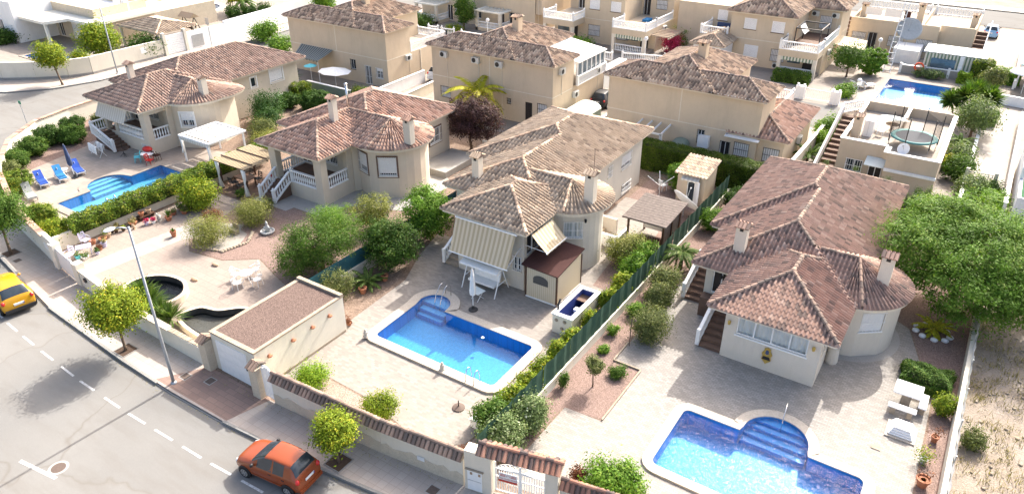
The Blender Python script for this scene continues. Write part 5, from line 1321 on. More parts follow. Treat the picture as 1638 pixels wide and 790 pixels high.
balustrade(B, (-40.85, 32.82, 1.1), (-38.27, 32.82, 1.1), .95, posts=(1, 0)); balustrade(B, (-37.66, 33.32, 1.1), (-37.66, 35.28, 1.1), .95, posts=(0, 0)); balustrade(B, (-42.75, 33.25, 1.1), (-42.75, 35.75, 1.1), .95, posts=(0, 0))
steps(B, -42.3, 31.0, -41.0, 32.68, 'y+', 6, 0, 1.08, 'brown_step')
balustrade(B, (-42.38, 31.0, .08), (-42.38, 32.66, 1.1), .9, posts=(1, 0)); balustrade(B, (-40.92, 31.0, .08), (-40.92, 32.66, 1.1), .9, posts=(1, 0))
mb = MB(); mb.box(-35.9, 41.3, .0, -33.2, 45.6, .5); mb.build('side_ramp', 'concrete', B)

# villa A
A = thing('villa', 'villa with brown red tile roof, corner porch and stairs beside the white canopy', 'house', (-60, 40, 0))
rA = lambda th: 2.95 if th < 10 else (2.95+1.0*(th-10)/42 if th < 52 else 3.95-.8*(th-52)/42)
angs = [-112, -98, -86, -74, -44, -30, -16, -2, 12, 24]
poly = bow_poly([(-65.2, 34.2), (-57.2, 34.2)], (-56.3, 36.5), 2.4, angs, [(-54.6, 39.1), (-57.6, 39.1), (-57.6, 49.0), (-65.2, 49.0)])
shell(A, poly, -.02, 3.95, 'cream', {0: [(2.6, 3.6, 1.2, 3.1, dict(style='door')), (4.6, 6.4, 1.8, 3.0, dict(style='glass', muls=1, grille='white_metal'))],
     5: [(.08, chord_len(2.4, 30)-.08, 1.95, 3.1, dict(style='shutter', drop=.55, grille='white_metal', trim='white_paint'))],
     len(angs)+3: [(4.2, 4.8, 2.5, 3.4, dict(style='glass', muls=0, trim='white_paint')), (6.5, 8.0, 2.4, 3.6, dict(style='shutter', drop=.9, trim='white_paint')), (6.8, 8.2, .3, .9, dict(style='glass', trim='white_paint'))]})
fascia(A, [(-63.5, 30.9), (-55.9, 30.9), (-55.9, 33.5)]+[(-56.3+rA(a)*math.cos(R(a)), 36.5+rA(a)*math.sin(R(a))) for a in range(-80, 60, 6)]+[(-54.0, 39.6), (-57.0, 39.7), (-57.0, 49.6), (-65.8, 49.6), (-65.8, 34.6), (-63.5, 34.6)], 4.1)
roof(A, [(-65.8, 34.6, -57.0, 49.6), (-63.5, 30.9, -55.9, 40), (-60.4, 33.6, -56.3, 39.5, 'LR')], 4.1, .38, 'tile_rose', [(-56.3, 36.5, rA, -94, 94, .38*2.95)], cap_single=True, cw=.26, ct=.34)
chimney(A, -61.9, 34.5, 4.9, 6.2, .5, .45, 'cream_d', 'tile_rose'); chimney(A, -54.4, 36.1, 4.3, 5.85, .6, .5, 'cream_d', 'tile_rose')
shell(A, rect(-62.8, 31.6, -56.5, 34.18), -.02, 1.15, 'cream', {0: [(5.1, 5.9, .35, .8, dict(style='glass', grille='white_metal', muls=0))]}, name='porch_base')
mb = MB(); mb.box(-62.75, 31.65, 1.15, -56.55, 34.15, 1.156); mb.build('porch_floor', 'brown_step', A)
for (a, b, c, d) in ((-62.8, 31.6, -62.4, 32.0), (-61.3, 31.6, -60.9, 32.0), (-57.25, 31.6, -56.5, 32.1), (-57.0, 33.6, -56.5, 34.18)):
    mb = MB(); mb.box(a, b, 1.15, c, d, 3.9); mb.build('column', 'cream', A)
porch_arch(A, (-62.4, 31.78), (-57.25, 31.78), 3.5, 3.89); porch_arch(A, (-56.68, 32.1), (-56.68, 33.6), 3.35, 3.89)
balustrade(A, (-60.9, 31.72, 1.15), (-57.27, 31.72, 1.15), .95, posts=(0, 0)); balustrade(A, (-56.62, 32.12, 1.15), (-56.62, 33.58, 1.15), .95, posts=(0, 0)); balustrade(A, (-62.7, 32.0, 1.15), (-62.7, 34.1, 1.15), .95, posts=(0, 1))
steps(A, -62.3, 30.25, -59.7, 31.58, 'x-', 7, 0, 1.14, 'brown_step'); balustrade(A, (-59.7, 30.2, .08), (-62.4, 30.2, 1.15), .92, posts=(1, 1)); balustrade(A, (-62.75, 30.25, 1.15), (-62.75, 31.55, 1.15), .92, posts=(0, 0))
aw = cloth(A, 'awning', (-62.3, 31.3, 3.75), (-58.2, 31.3, 3.75), (-58.2, 30.75, 2.7), (-62.3, 30.75, 2.7), 'awning_pale', 24, 5, .03, .12)

# ------------------------------------------------------------------ two-storey town houses (row behind the villas)
def town(label, x0, x1, y0, holes, extra=None, wall='tan', depth=10.7, tile='tile_town'):
    ze = 5.9; h = thing('town_house', label, 'house', ((x0+x1)/2, y0+5, 0)); a, b = x0+.3, x1-.3; f = y0+.35; r2 = x1-4.1; l2 = r2-7.4; by = y0+depth-.3
    shell(h, rect(a, f, b, by), -.02, 3.0, wall, {0: [q for q in holes if q[3] < 2.95]}, name='ground_floor_wall')
    shell(h, [(a, f), (b, f), (b, y0+4.1), (r2-.3, y0+4.1), (r2-.3, by), (l2+.3, by), (l2+.3, y0+4.1), (a, y0+4.1)], 3.0, 5.75, wall, {0: [q for q in holes if q[3] >= 2.95]}, name='upper_wall', top=False)
    fascia(h, [(x0, y0), (x1, y0), (x1, y0+4.4), (r2, y0+4.4), (r2, y0+depth), (l2, y0+depth), (l2, y0+4.4), (x0, y0+4.4)], ze, 'trim_cream', .2)
    roof(h, [(l2, y0, r2, y0+depth), (x0, y0, x1, y0+4.4)], ze, .4, tile, cap_single=False, cw=.27, ct=.36)
    mb = MB(); mb.box(x0+.02, y0-.05, ze-.07, x1-.02, y0+.001, ze+.0); mb.build('gutter', 'white_paint', h)
    mb = MB(); mb.box(a-.01, f-.018, 2.88, b, f-.004, 2.96); mb.box((a+b)/2-.05, f-.019, 2.97, (a+b)/2+.03, f-.005, 5.6); mb.build('string_course', 'trim_cream', h)
    mb = MB(); mb.box(b+.004, f, 2.88, b+.018, y0+4, 2.96); mb.build('string_course', 'trim_cream', h)
    chimney(h, (l2+r2)/2+.7, y0+5.1, 6.4, 8.3, .7, .7, 'tan', 'tile_town')
    # roof terrace at the back right corner
    mb = MB(); mb.box(r2-.28, y0+4.12, 3.0, b-.1, by-.1, 3.02); mb.build('terrace_floor', 'roof_floor', h)
    return h, dict(a=a, b=b, f=f, r2=r2, by=by)
GD = dict(style='door', grille='white_metal'); GK = dict(style='shutter', grille='black_iron', muls=1, sill=None); GW = dict(style='glass', grille='black_iron', muls=1, sill=None)
F, k = town('tan town house with wide tiled roof and dark awning above its yard', -66.5, -51.7, 55.65, [(11.05, 11.9, 0, 2.0, dict(style='door', grille='white_metal', frame='white_paint')), (12.6, 13.5, .9, 1.98, dict(style='shutter', drop=.3, grille='white_metal', muls=1)), (9.0, 9.7, 1.3, 2.35, GW)])
balustrade(F, (k['b']-.1, 59.9, 3.0), (k['b']-.1, k['by'], 3.0), .95, single_=False); balustrade(F, (k['b']-.1, k['by'], 3.0), (-56.2, k['by'], 3.0), .95, single_=False)
ac_unit(F, k['b'], 59.2, 2.3, 'x+'); mb = MB(); mb.tube([(k['b']+.05, 61.3, .2), (k['b']+.05, 61.3, 2.9)], .05, 6); mb.build('downpipe', 'trim_cream', F)
aw = cloth(F, 'awning', (-64.5, 55.95, 2.95), (-59.6, 55.95, 2.95), (-59.6, 53.6, 2.35), (-63.4, 53.6, 2.35), 'awning_dark', 28, 5, .05, .18)
mb = MB()
for x in (-63.3, -59.7): mb.bar((x, 53.65, 0), (x, 53.65, 2.3), .06)
mb.build('post', 'white_metal', aw)
G, k = town('tan town house with four air conditioners and white glazed terrace room', -45.5, -31.4, 54.65, [(10.65, 11.4, .05, 2.1, dict(style='door', frame='dark_door')), (12.0, 12.95, 1.25, 2.2, GK), (8.7, 9.1, 1.6, 2.1, GW), (.95, 2.1, .9, 1.95, GK)])
for x in (-43.6, -39.9, -37.3): ac_unit(G, x, k['f'], 4.85)
ac_unit(G, k['b'], 56.3, 4.8, 'x+'); ac_unit(G, k['b'], 59.0, 2.0, 'x+'); ac_unit(G, k['b'], 63.4, 3.2, 'x+')
cn = MB(); cn.add([(-35.6, 59.2, 5.75), (-31.4, 59.2, 5.2), (-31.4, 64.8, 5.2), (-35.6, 64.8, 5.75), (-35.6, 59.2, 5.68), (-31.4, 59.2, 5.13), (-31.4, 64.8, 5.13), (-35.6, 64.8, 5.68)], [(0, 1, 2, 3), (7, 6, 5, 4), (0, 4, 5, 1), (1, 5, 6, 2), (2, 6, 7, 3), (3, 7, 4, 0)]); cr_ = cn.build('terrace_room_roof', 'white_plastic', G)
mb = MB(); mb.box(-31.75, 59.3, 3.0, -31.6, 64.8, 3.85); mb.box(-31.78, 59.3, 5.0, -31.55, 64.8, 5.12)
for i in range(7): mb.box(-31.76, 59.25+i*.9, 3.85, -31.58, 59.37+i*.9, 5.02)
mb.build('glazing_frame', 'white_paint', cr_)
for i in range(6): mb = MB(); mb.box(-31.7, 59.37+i*.9, 3.86, -31.66, 60.15+i*.9, 5.0); mb.build('pane', 'glass_blue', cr_)
balustrade(G, (-31.5, 59.2, 3.0), (-31.5, 64.8, 3.0), .9, single_=False, finial=False)
mb = MB(); mb.box(-32.6, 65.4, 2.75, -29.6, 70.2, 2.9); lo = mb.build('porch_roof', 'white_plastic', G)
mb = MB(); mb.box(-29.9, 65.6, 0, -29.75, 70, .9); mb.build('porch_wall', 'white_wall', lo)
for i in range(5): mb = MB(); mb.box(-29.85, 65.8+i*.85, .95, -29.8, 66.55+i*.85, 2.7); mb.build('pane', 'glass_blue', lo)
Hh, k = town('tan town house with broad tiled roof behind the tall clipped hedge', -26.9, -13.3, 55.3, [(8.2, 8.75, 1.5, 2.6, GW), (10.15, 10.95, .05, 2.05, dict(style='door', grille='black_iron')), (11.3, 12.45, 1.1, 2.2, GK)])
balustrade(Hh, (k['b']-.1, 59.8, 3.0), (k['b']-.1, k['by'], 3.0), .95, single_=False, finial=False); balustrade(Hh, (k['b']-.1, k['by']-.1, 3.0), (-17.5, k['by']-.1, 3.0), .95, single_=False)
W_ = 'tan'
shell(Hh, rect(-13.58, 56.0, -11.6, 64.6), -.02, 2.85, 'tan', {0: [(.5, 1.7, 1.0, 2.1, GK)]}, name='side_wing_wall')
mb = MB(); vv = [(-13.62, 55.65, 2.95), (-11.2, 55.65, 2.95), (-11.2, 65, 2.95), (-13.62, 65, 2.95)]
roof(Hh, [(-16.0, 55.7, -11.25, 65.0)], 2.95, .42, 'tile_coral', cap_single=False, cw=.28, ct=.4)
mb = MB(); mb.box(-13.62, 55.75, 2.75, -11.3, 64.95, 2.92); mb.build('eaves', 'trim_cream', Hh)
mb = MB(); mb.box(-16.1, 55.2, 2.62, -13.4, 55.62, 2.72); mb.build('ledge', 'white_paint', Hh)
mb = MB(); mb.box(-18.2, 55.2, 1.3, -17.3, 55.62, 2.25); mb.build('meter_cabinet', 'white_plastic', Hh)
mb = MB(); mb.box(-17.95, 55.45, .4, -17.6, 55.62, 1.3); mb.build('pipe_box', 'black_plastic', Hh)
lantern(Hh, -16.0, 55.65, 2.75, mat='galv')
ac_unit(Hh, -11.6, 60.4, 1.4, 'x+')

# ------------------------------------------------------------------ second row
def hip_house(label, x0, y0, x1, y1, ze, wall, holes, **kw):
    h = thing('town_house', label, 'house', ((x0+x1)/2, (y0+y1)/2, 0)); shell(h, rect(x0, y0, x1, y1), -.02, ze, wall, holes); return h
SW = dict(style='shutter', muls=0, sill='brown_step'); SK = dict(style='shutter', muls=1, grille='black_iron', sill=None)
def terrace_porch(h, x0, y0, x1, y1, wall='tan', awn='awning_green', back=0, front_open=True):
    """open porch carried on corner piers with a balustraded terrace on top"""
    for (a, b) in ((x0, y0), (x1-.4, y0)):
        mb = MB(); mb.box(a, b, 0, a+.4, b+.4, 2.3); mb.build('column', 'trim_cream', h)
    mb = MB(); mb.box(x0, y0, 2.3, x1, y1-.003, 3.0); p_ = mb.build('porch_slab', wall, h)
    mb = MB(); mb.box(x0+.05, y0+.05, 3.0, x1-.05, y1-.02, 3.012); mb.build('terrace_floor', 'roof_floor', p_)
    mb = MB(); mb.box(x0+.1, y0+.1, -.01, x1-.1, y1, .35); mb.build('porch_floor', 'pale_tiles', p_)
    mb = MB(); mb.box(x1-1.9, y1-.035, .35, x1-.9, y1-.012, 2.3); mb.build('door', 'dark_door', h)
    mb = MB(); mb.box(x0+.5, y1-.03, 1.0, x1-2.2, y1-.012, 2.1); mb.build('window', 'glass_blue', h)
    balustrade(h, (x0+.08, y0+.08, 3.0), (x1-.08, y0+.08, 3.0), .9, single_=False); balustrade(h, (x1-.08, y0+.08, 3.0), (x1-.08, y1, 3.0), .9, single_=False, posts=(0, 1)); balustrade(h, (x0+.08, y0+.08, 3.0), (x0+.08, y1 if not back else back, 3.0), .9, single_=False, posts=(0, 1))
    if awn: cloth(h, 'valance', (x0+.4, y0+.03, 2.3), (x1-.4, y0+.03, 2.3), (x1-.4, y0-.02, 1.98), (x0+.4, y0-.02, 1.98), awn, 22, 2, .0, .08)
    balustrade(h, (x0+.42, y0+.2, .35), (x1-.42, y0+.2, .35), .8, single_=False, posts=(0, 0))
I1 = thing('town_house', 'tan house pair with two balustraded terraces over shaded porches', 'house', (-41, 90, 0))
shell(I1, [(-48.6, 84.4), (-34.6, 84.4), (-34.6, 97), (-48.6, 97)], -.02, 3.0, 'tan', {0: [(4.9, 6.5, .9, 2.2, SK), (8.9, 10.4, .9, 2.2, SK)]}, name='ground_floor_wall')
shell(I1, [(-44.4, 84.42), (-38.9, 84.42), (-38.9, 89.4), (-34.62, 89.4), (-34.62, 97), (-48.58, 97), (-48.58, 88.4), (-44.4, 88.4)], 3.0, 6.3, 'tan', {0: [(.7, 2.1, 4.1, 5.3, SW), (3.6, 5.0, 4.1, 5.3, SW)], 2: [(.3, 1.2, 3.05, 5.1, dict(style='door', grille='black_iron')), (2.0, 3.4, 4.0, 5.1, SK)], 6: [(1.2, 2.2, 3.05, 5.1, dict(style='door'))]}, name='upper_wall')
mb = MB(); mb.box(-48.6, 84.38, 2.9, -34.6, 84.398, 2.98); mb.build('string_course', 'trim_cream', I1)
terrace_porch(I1, -39.0, 81.4, -34.6, 84.4); terrace_porch(I1, -48.6, 81.4, -44.3, 84.4, awn=None)
balustrade(I1, (-34.7, 84.4, 3.0), (-34.7, 89.4, 3.0), .9, single_=False)
ac_unit(I1, -34.6, 86.6, 2.2, 'x+')
pg_ = MB()
for i in range(6): pg_.bar((-34.55, 82.9+i*.7, 2.4), (-32.2, 82.9+i*.7, 2.4), .12, .16)
pg_.bar((-32.3, 82.6, 2.25), (-32.3, 86.8, 2.25), .12, .14); pg_.build('side_pergola', 'tile_buff_one', I1)
mb = MB(); mb.box(-37.2, 86, 3.02, -36.4, 87.3, 3.3); mb.build('lounger', 'sky_cloth', I1)
J = thing('town_house', 'tan house with pitched tile roof and terrace pergola behind the green tree', 'house', (-21, 92, 0))
shell(J, rect(-26.0, 85.2, -15.5, 97), -.02, 3.0, 'tan', {0: [(1.9, 3.5, 1.0, 2.3, dict(style='shutter', muls=0)), (5.0, 6.5, .9, 2.2, SK)]}, name='ground_floor_wall')
shell(J, [(-26.0, 85.22), (-19.1, 85.22), (-19.1, 92), (-15.52, 92), (-15.52, 97), (-26.0, 97)], 3.0, 5.75, 'tan', {0: [(1.5, 2.9, 4.0, 5.2, SW), (4.6, 6.0, 4.0, 5.2, SW)], 2: [(1.3, 2.6, 3.6, 5.0, SK)]}, name='upper_wall', top=False)
fascia(J, [(-26.4, 84.85), (-18.7, 84.85), (-18.7, 91.6), (-15.1, 91.6), (-15.1, 97.4), (-26.4, 97.4)], 5.9, 'trim_cream', .2)
roof(J, [(-26.4, 84.85, -18.7, 97.4), (-24, 91.6, -15.1, 97.4)], 5.9, .42, 'tile_town', cap_single=False, cw=.32, ct=.45)
mb = MB(); mb.box(-26.02, 85.17, 2.9, -19.2, 85.195, 2.98); mb.build('string_course', 'trim_cream', J)
terrace_porch(J, -19.6, 82.6, -15.5, 85.2); balustrade(J, (-15.6, 85.2, 3.0), (-15.6, 92, 3.0), .9, single_=False); balustrade(J, (-19.5, 82.7, 3.0), (-19.5, 85.1, 3.0), .9, single_=False)
mb = MB(); mb.box(-19, 85.2, 3.0, -15.7, 91.9, 3.015); mb.build('terrace_floor', 'brown_step', J)
tp = MB(); z = 5.0
for (x, y) in ((-18.6, 84.6), (-16.0, 84.6), (-18.6, 88.3), (-16.0, 88.3)): tp.box(x-.05, y-.05, 3.0, x+.05, y+.05, z)
for a, b in (((-18.65, 84.6), (-15.95, 84.6)), ((-18.65, 88.3), (-15.95, 88.3)), ((-18.6, 84.6), (-18.6, 88.3)), ((-16, 84.6), (-16, 88.3))): tp.bar((*a, z-.05), (*b, z-.05), .1, .12)
tp.build('terrace_pergola', 'black_iron', J)
cloth(J, 'curtain', (-18.6, 86.2, 4.9), (-18.6, 88.2, 4.9), (-18.0, 88.2, 4.0), (-18.0, 86.2, 4.0), 'white_cloth', 10, 4, .08)
ac_unit(J, -18.4, 92, 4.9); ac_unit(J, -16.2, 92, 4.9); ac_unit(J, -15.5, 87.5, 1.9, 'x+'); ac_unit(J, -20.2, 85.2, .2)
shell(J, rect(-28.6, 81.0, -25.4, 85.1), -.02, 2.7, 'white_wall', {0: [(.4, 1.0, 1.2, 2.2, dict(style='glass')), (1.7, 2.6, 1.2, 2.2, dict(style='glass'))]}, name='side_wing_wall')
roof(J, [(-28.9, 80.6, -25.0, 88)], 2.8, .4, 'tile_buff', cap_single=False, cw=.3, ct=.42)
shell(J, rect(-33.5, 88.2, -26.1, 97), -.02, 5.6, 'tan', {0: [(4.9, 6.1, 3.9, 5.1, SW)]}, name='neighbour_wall')
mb = MB(); mb.box(-29.3, 84.6, 2.3, -26.05, 88.2, 3.0); mb.build('terrace_slab', 'tan', J); balustrade(J, (-29.2, 84.7, 3.0), (-26.1, 84.7, 3.0), .9, single_=False); balustrade(J, (-29.2, 84.7, 3.0), (-29.2, 88.2, 3.0), .9, single_=False, posts=(0, 1))
mb = MB(); mb.box(-28.2, 86.4, 3.0, -26.6, 87.2, 3.4); mb.box(-28.2, 87.2, 3.0, -26.6, 87.5, 3.85); mb.build('terrace_sofa', 'navy_cloth', J)
I0 = thing('town_house', 'tan house row with slatted porch roof and dark front doors', 'house', (-60, 88, 0))
shell(I0, rect(-70.5, 84.2, -51.5, 95), -.02, 6.0, 'tan', {0: [(5.9, 7.0, .9, 2.3, SK), (9.2, 10.4, .9, 2.3, dict(style='glass', muls=1)), (4.6, 5.5, .05, 2.2, dict(style='door')), (13.1, 14.2, .05, 2.3, dict(style='door')), (15.0, 16.7, .7, 2.3, dict(style='glass', grille='black_iron'))]})
for x0, x1, y0 in ((-69.4, -65.6, 81.3), (-59.4, -55.3, 81.8)):
    for x in (x0, x1-.35): mb = MB(); mb.box(x, y0, 0, x+.35, y0+.35, 2.45); mb.build('column', 'trim_cream', I0)
    mb = MB(); mb.box(x0-.1, y0-.1, 2.45, x1+.1, y0+.3, 2.62); mb.box(x0-.1, y0+.3, 2.45, x0+.25, 84.2, 2.62); mb.box(x1-.25, y0+.3, 2.45, x1+.1, 84.2, 2.62)
    for i in range(6): xx = x0+.5+i*(x1-x0-1)/5; mb.box(xx-.08, y0+.3, 2.5, xx+.08, 84.2, 2.66)
    mb.build('porch_frame', 'ochre_white', I0)
    mb = MB(); mb.box(x0, y0, -.01, x1, 84.19, .4); mb.build('porch_floor', 'tan', I0)
    balustrade(I0, (x0+.35, y0+.15, .4), (x1-.35, y0+.15, .4), .8, single_=False, posts=(0, 0)); balustrade(I0, (x1-.15, y0+.35, .4), (x1-.15, 84.1, .4), .8, single_=False, posts=(0, 0))
mb = MB(); mb.box(-51.4, 84.3, 2.5, -50.6, 90, 5.9); mb.build('side_wall', 'tan_dark', I0)
ac_unit(I0, -51.2, 84.25, 4.6)
# K: flat-roofed terrace house, communal pool side
K = thing('terrace_house', 'flat roofed tan house with roof terraces, stairs and laundry beside the communal pool', 'house', (-9, 104, 0))
shell(K, [(-15.7, 99.4), (-6.0, 99.4), (-6.0, 100.3), (-2.4, 100.3), (-2.4, 110), (-15.7, 110)], -.02, 3.1, 'tan', {0: [(.5, 2.0, .9, 2.1, SK), (2.3, 3.3, .05, 2.2, dict(style='door', grille='black_iron')), (4.6, 6.2, .9, 2.1, SK), (7.6, 9.3, .7, 2.1, SK)]})
mb = MB()
for (a, b, c, d) in ((-15.7, 99.4, -6.0, 99.6), (-6.0, 100.3, -2.4, 100.5), (-15.7, 99.6, -15.5, 110), (-2.6, 100.5, -2.4, 110), (-8.0, 99.6, -7.8, 110)): mb.box(a, b, 3.1, c, d, 3.75)
mb.build('parapet', 'tan', K)
mb = MB(); mb.box(-15.5, 99.6, 3.1, -8.0, 109.9, 3.12); mb.box(-7.8, 100.5, 3.1, -2.6, 109.9, 3.12); mb.build('terrace_floor', 'roof_floor', K)
balustrade(K, (-15.6, 109.9, 3.1), (-8.2, 109.9, 3.1), .95, single_=False, step=.3); balustrade(K, (-7.6, 109.9, 3.1), (-2.5, 109.9, 3.1), .95, single_=False, step=.3)
for x, y, z in ((-15.0, 103.5, 4.6), (-8.6, 102.5, 5.4), (-2.9, 104, 4.6)): chimney(K, x, y, 3.1, z, .7, .6, 'tan', 'tile_town')
steps(K, -17.1, 97.6, -15.9, 103.5, 'y+', 9, 0, 3.0, 'brown_step'); steps(K, -2.35, 97.6, -1.2, 103.5, 'y+', 9, 0, 3.0, 'brown_step')
mb = MB(); mb.bar((-1.15, 97.5, 1.0), (-1.15, 103.5, 3.9), .1, .9); mb.build('stair_rail', 'white_wall', K)
mb = MB(); mb.box(-6.5, 92.4, 2.45, -.4, 96.2, 2.52); cp_ = mb.build('porch_canopy', 'tarp_white', K)
for i in range(9): mb = MB(); mb.box(-6.5+i*.75, 92.38, 2.38, -6.42+i*.75, 96.2, 2.445); mb.build('rafter', 'white_paint', cp_)
cloth(K, 'side_curtain', (-6.3, 92.45, 2.4), (-.5, 92.45, 2.4), (-.5, 92.4, .3), (-6.3, 92.4, .3), 'awning_green', 40, 3, 0)
mb = MB(); mb.box(-5.6, 92.3, .9, -3.2, 92.36, 1.9); mb.build('plastic_window', 'glass_blue', K); mb = MB(); mb.box(-2.9, 92.28, 0, -2.5, 92.36, 2.4); mb.build('post', 'white_paint', K)
mb = MB(); mb.box(-9.9, 95.5, 0, -7.2, 99.3, 1.6); mb.build('planter_wall', 'white_wall', K)
for i, c in enumerate(('white_cloth', 'white_cloth', 'felt')):
    mb = MB(); x = -14.8+i*2.2; mb.add([(x, 103, 4.4), (x+1.9 if i < 2 else x+.7, 103, 4.3), (x+1.85 if i < 2 else x+.7, 103.05, 3.5), (x, 103.02, 3.5)], [(0, 3, 2, 1)]); mb.build('laundry', c, K)
# L: flat roofed house with trampoline
Lh = thing('terrace_house', 'flat roofed tan house whose roof terrace holds a trampoline', 'house', (-4.5, 62, 0))
shell(Lh, [(-8.0, 57.9), (-4.5, 57.9), (-4.5, 56.6), (-1.1, 56.6), (-1.1, 67.8), (-8.0, 67.8)], -.02, 2.75, 'tan_dark', {0: [(.7, 1.9, .9, 1.9, dict(style='glass', muls=1, grille='white_metal')), (2.35, 3.3, .05, 2.0, dict(style='door'))]})
mb = MB()
for (a, b, c, d) in ((-8.0, 57.9, -4.5, 58.1), (-4.5, 56.6, -1.1, 56.8), (-4.7, 56.8, -4.5, 58.1), (-8.0, 58.1, -7.8, 67.8), (-1.3, 56.8, -1.1, 67.8)): mb.box(a, b, 2.75, c, d, 3.35)
mb.box(-7.8, 67.6, 2.75, -1.3, 67.8, 3.55); mb.box(-4.6, 64.5, 2.75, -4.45, 67.6, 3.6); mb.build('parapet', 'tan_dark', Lh)
mb = MB()
for (a, b, c, d) in ((-8.06, 57.85, -4.72, 58.16), (-4.78, 56.55, -1.04, 56.86), (-1.36, 56.87, -1.04, 67.85), (-4.78, 56.87, -4.42, 57.84), (-8.06, 58.17, -7.76, 67.85)): mb.box(a, b, 3.35, c, d, 3.42)
mb.box(-4.66, 64.45, 3.6, -4.4, 67.58, 3.66); mb.build('parapet_coping', 'white_paint', Lh)
mb = MB(); mb.box(-7.8, 58.1, 2.75, -4.5, 67.6, 2.77); mb.box(-4.5, 56.8, 2.75, -1.3, 67.6, 2.768); mb.build('terrace_floor', 'roof_floor', Lh)
steps(Lh, -9.3, 57.4, -8.15, 65.5, 'y+', 13, 0, 2.75, 'brown_step'); mb = MB(); mb.bar((-9.42, 57.2, .7), (-9.42, 65.5, 3.25), .14, .8); mb.build('stair_parapet', 'white_wall', Lh); balustrade(Lh, (-9.4, 65.5, 2.8), (-8.1, 67.4, 2.8), .9, single_=False, posts=(0, 0))
mb = MB(); mb.box(-9.4, 65.5, 0, -8.02, 67.8, 2.74); mb.build('stair_head', 'tan_dark', Lh)
mb = MB(); mb.add([(-5.9, 57.85, 2.4), (-4.55, 57.85, 2.4), (-4.55, 56.75, 2.1), (-5.9, 56.75, 2.1), (-5.9, 57.85, 2.34), (-4.55, 57.85, 2.34), (-4.55, 56.75, 2.04), (-5.9, 56.75, 2.04)], [(3, 2, 1, 0), (4, 5, 6, 7), (0, 1, 5, 4), (3, 7, 6, 2), (0, 4, 7, 3), (1, 2, 6, 5)]); mb.build('door_canopy', 'tarp_white', Lh)
mb = MB(); mb.box(-4.5, 56.45, 2.0, -1.05, 56.6, 2.2); mb.build('ledge', 'white_wall', Lh); chimney(Lh, -7.4, 60.4, 2.75, 4.5, .6, .8, 'tan_dark', 'tile_town')
# E: modern stone house, top left
E_ = thing('modern_house', 'modern house with rough stone parapet and pale slab canopy', 'house', (-98, 52, 0))
shell(E_, [(-103.5, 49.5), (-92.2, 49.5), (-92.6, 56.5), (-92.6, 66), (-112, 66), (-112, 44.8), (-103.5, 44.8)], -.02, 2.85, 'stone_base', {0: [(3.8, 8.2, .05, 2.4, dict(style='shutter', muls=0, sill=None)), (.6, 1.7, .05, 2.2, dict(style='door', frame='white_paint'))]})
mb = MB(); mb.box(-112.1, 44.6, 0, -103.4, 49.6, 5.0); mb.build('white_wing', 'white_wall', E_)
mb = MB(); mb.box(-107.5, 44.5, 1.3, -106.6, 44.59, 2.5); mb.build('window', 'glass_blue', E_)
mb = MB(); mb.prism([(-104.0, 45.2), (-97.6, 45.2), (-96.9, 47.9), (-91.6, 47.9), (-92.3, 56.9), (-104, 56.9)], 2.86, 3.2); mb.build('canopy_slab', 'ochre_white', E_)
mb = MB(); mb.bar((-98.1, 45.6, 0), (-98.1, 45.6, 2.86), .3); mb.build('canopy_post', 'ochre_white', E_)
mb = MB(); mb.bar((-103.4, 49.7, 3.75), (-94.2, 49.7, 3.75), .25, 1.1); mb.bar((-94.1, 49.6, 3.75), (-94.6, 57, 3.75), .25, 1.1); mb.bar((-94.6, 57, 3.75), (-104, 57, 3.75), .25, 1.1); mb.build('parapet', 'stone_base', E_)
mb = MB(); mb.box(-103.3, 50, 3.2, -94.3, 56.8, 3.23); mb.build('roof_terrace', 'white_wall', E_)
mb = MB(); mb.box(-98.5, 55, 3.2, -97.9, 55.6, 5.2); mb.box(-94.9, 54, 3.2, -94.3, 54.6, 5.0); mb.build('terrace_pier', 'white_wall', E_)
# right edge terraces
Mh = thing('terrace_house', 'white walled terrace house with green turf roof at the path end', 'house', (8, 62, 0))
shell(Mh, rect(4.0, 57.0, 14, 68), -.02, 1.9, 'white_wall'); mb = MB(); mb.box(4.2, 57.2, 1.9, 13, 60.5, 1.93); mb.build('turf_roof', 'turf', Mh)
mb = MB(); mb.box(4.0, 60.6, 1.9, 13.8, 67.8, 1.925); mb.build('terrace_floor', 'roof_floor', Mh); mb = MB(); mb.box(3.95, 60.6, 1.9, 4.2, 68, 2.8); mb.box(4.2, 62.6, 1.9, 14, 62.8, 2.7); mb.build('parapet', 'white_wall', Mh)
mb = MB(); mb.box(4.4, 64, 1.93, 7, 66.5, 2.5); mb.build('terrace_furniture', 'tarp_green', Mh)
cloth(Mh, 'awning', (4.3, 68.6, 3.4), (9, 68.6, 3.4), (9, 66.6, 2.9), (4.3, 66.6, 2.9), 'awning_pale', 16, 3, .05)
M2 = thing('terrace_house', 'house end with green striped pergola roof beside the grey road', 'house', (6, 101, 0))
shell(M2, rect(3.6, 99, 14, 110), -.02, 3.0, 'tan'); mb = MB(); mb.box(2.6, 92, 2.4, 12, 98.9, 2.5); pr = mb.build('pergola_roof', 'pad_green', M2)
for i in range(8): mb = MB(); mb.box(2.6+i*1.3, 91.9, 2.5, 2.72+i*1.3, 98.9, 2.6); mb.build('rafter', 'white_paint', pr)
mb = MB()
for x in (2.7, 7, 11): mb.box(x, 92, 0, x+.15, 92.15, 2.4)
mb.build('post', 'white_paint', pr); mb = MB(); mb.box(2.5, 91.4, 0, 2.7, 106, .9); mb.build('side_wall', 'white_wall', M2)
balustrade(M2, (3.6, 110, 3.0), (12, 110, 3.0), .9, single_=False)
